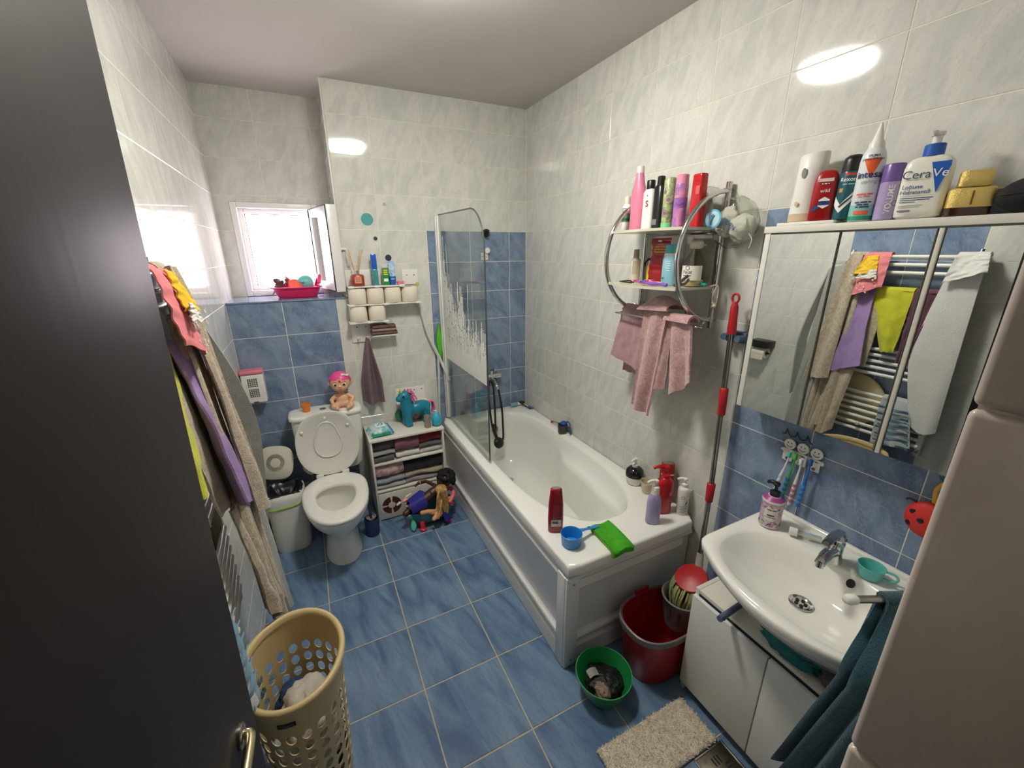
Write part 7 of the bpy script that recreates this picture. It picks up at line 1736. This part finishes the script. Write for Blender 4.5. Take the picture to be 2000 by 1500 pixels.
O('front_fall', fall((-1.345, -1.415, 1.715, 1.720), (-1.275, -1.415, 0.90, 0.94), RXX + 0.058, -1.742, 0.022, 1.1, 0.009, 2), BEI, t, smooth=70)
O('long_fall', fall((-1.34, -1.44, 1.69, 1.70), (-1.30, -1.46, 0.50, 0.56), RXX + 0.040, -1.768, 0.026, 1.6, 0.009, 5), BEI, t, smooth=70)
O('near_fall', fall((-1.39, -1.45, 1.60, 1.58), (-1.36, -1.44, 0.55, 0.62), RXX + 0.045, -1.762, 0.020, 1.5, 0.009, 7), BEI, t, smooth=70)
O('back_fall', fall((-1.42, -1.58, 1.48, 1.47), (-1.42, -1.57, 1.03, 1.04), RXX + 0.034, -1.806, 0.006, 1.2, 0.007, 9), BEI, t, smooth=70)
O('low_fall', fall((-1.40, -1.53, 1.04, 1.03), (-1.33, -1.50, 0.40, 0.60), -1.80, -1.755, 0.018, 1.7, 0.009, 11), BEI, t, smooth=70)
O('top_fold', over(-1.345, -1.43, 1.708, 0.009), BEI, t, smooth=70)
STAR = mat('pink_star_fabric', (226, 132, 138), 0.85, bump=0.3, bscale=120)
t = T('child_garment', 'pink child garment with white stars and yellow trim on the radiator top bar', 'clothes', (0, 0, 0))
O('front_fall', fall((-1.425, -1.555, 1.712, 1.715), (-1.375, -1.56, 1.455, 1.53), RXX + 0.060, -1.782, 0.012, 1.1, 0.004, 3), STAR, t, smooth=70)
O('yellow_trim', fall((-1.44, -1.50, 1.705, 1.71), (-1.40, -1.52, 1.60, 1.61), RXX + 0.072, -1.776, 0.010, 1.1, 0.004, 3), mat('yellow_trim', (226, 184, 40), 0.8), t, smooth=70)
O('white_patch', fall((-1.455, -1.52, 1.625, 1.63), (-1.42, -1.53, 1.575, 1.58), -1.776, -1.770, 0.008, 1.0, 0.003, 3), mat('white_patch', (226, 222, 216), 0.85), t, smooth=70)
rn = random.Random(2)
for k in range(16):
    y, z = rn.uniform(-1.54, -1.40), rn.uniform(1.48, 1.60); s = rn.uniform(0.005, 0.009)
    pts = [((s if i % 2 == 0 else s * 0.42) * cos(pi * i / 5 + 0.3), (s if i % 2 == 0 else s * 0.42) * sin(pi * i / 5 + 0.3)) for i in range(10)]
    vv = (1.71 - z) / 0.22
    O('printed_star', loft([[(-1.768 + dx, y + a, z + b) for a, b in pts] for dx in (0.0, 0.002)]), mat('white_star', (236, 226, 222), 0.8), t, smooth=0)
O('top_fold', over(-1.425, -1.545, 1.708, 0.004), STAR, t, smooth=70)
def cloth(label, col, top, bot, x1, folds, seed, name='hanging_garment', cat='cloth', zfold=None, trim=None, amp=0.012):
    m = mat('fabric_%d_%d_%d' % col, col, 0.95, var=0.12, scale=24, bump=0.6, bscale=200, sheen=0.3)
    t = T(name, label, cat, (0, 0, 0), 0, 'cloths drying on the towel radiator')
    O('front_fall', fall(top, bot, RXX + 0.042, x1, amp, folds, 0.006, seed, power=1.4), m, t, smooth=70)
    O('back_fall', sheet(lambda u, v: (RXX - 0.012, top[0] + (top[1] - top[0]) * u, top[2] - 0.16 * v), 8, 8, 0.005), m, t, smooth=70)
    O('top_fold', over(min(top[0], top[1]), max(top[0], top[1]), max(top[2], top[3]) - 0.004, 0.006, RXX - 0.010, RXX + 0.045), m, t, smooth=70)
    return t
cloth('purple cloth hanging beside the pink child garment on the radiator', (164, 134, 188), (-1.440, -1.520, 1.515, 1.515), (-1.405, -1.575, 0.98, 1.06), -1.758, 0.8, 2, amp=0.018)
cloth('yellow cloth hanging in a rounded point on the radiator', (206, 206, 50), (-1.512, -1.698, 1.515, 1.515), (-1.625, -1.685, 1.150, 1.160), -1.818, 0.8, 5)
cloth('maroon cloth hanging between the yellow cloth and the white robe', (106, 62, 82), (-1.702, -1.800, 1.512, 1.508), (-1.715, -1.745, 1.10, 1.12), -1.815, 0.7, 7)
cloth('blue and cream striped towel at the bottom of the radiator', (190, 196, 198), (-1.690, -1.840, 0.872, 0.872), (-1.705, -1.895, 0.585, 0.62), -1.79, 1.2, 9, 'striped_towel', 'towel')
for k in range(6):
    z = 0.832 - 0.042 * k
    O('blue_stripe', fall((-1.698 - 0.004 * k, -1.838 - 0.010 * k, z, z), (-1.699 - 0.004 * k, -1.841 - 0.010 * k, z - 0.013, z - 0.013), -1.800 + 0.003 * k, -1.799 + 0.003 * k, 0.010, 1.2, 0.004, 9.3 + 0.1 * k, 24, 3, 0.0), mat('stripe_blue', (116, 146, 166), 0.95, bump=0.5, bscale=200), bpy.data.objects['striped_towel'], smooth=70)
t = T('bath_robe', 'white hooded robe hanging from the near end of the radiator', 'robe', (0, 0, 0))
WRB = mat('white_robe_fleece', (226, 224, 220), 0.95, var=0.06, scale=10, bump=0.5, bscale=160, sheen=0.3)
def robe(u, v):
    z = 1.705 - 0.985 * v
    yl = -1.832 + 0.066 * math.sin(min(1, v / 0.62) * pi / 2) - 0.165 * max(0, v - 0.62) ** 1.2 * 1.6     # far edge bulges, then tucks in
    yr = -1.945 - 0.022 * v
    y = yl + (yr - yl) * u
    edge = math.sin(pi * min(1, max(0, u)))
    x = RXX + 0.046 + 0.020 * v * edge + 0.006 * sin(7 * u + 2 * v) * v
    return (x, y, z - 0.05 * (abs(u - 0.55) * 1.6) ** 2 * -v)
O('robe_fall', sheet(robe, 36, 50, 0.008), WRB, t, smooth=70)
O('hood', fall((-1.83, -1.955, 1.712, 1.715), (-1.815, -1.975, 1.57, 1.63), RXX + 0.055, -1.79, 0.012, 0.8, 0.007, 3), WRB, t, smooth=70)
O('top_fold', over(-1.83, -1.945, 1.706, 0.008), WRB, t, smooth=70)

# paper holder on the left wall, mirrored in the cabinet
t = T('paper_holder', 'black box paper holder with a white roll on the left wall, seen in the mirror', 'paper holder', (XL, -0.86, 1.03))
O('box_shelf', bx(0.0005, 0.10, -0.075, 0.075, -0.006, 0.046, 0.003), BLACKP, t)
O('paper_roll', xf(lathe([(0.02, -0.05), (0.042, -0.05), (0.042, 0.05), (0.02, 0.05), (0.02, -0.05)], 30, cap0=False, cap1=False), (0.05, 0, -0.05), (radians(90), 0, 0)), PAPER, t)
O('roll_pin', tube([(0.05, -0.07, -0.05), (0.05, 0.07, -0.05)], 0.006, 8), BLACKP, t)
O('paper_tail', bx(0.089, 0.0905, -0.048, 0.048, -0.10, -0.05), PAPER, t, smooth=0)
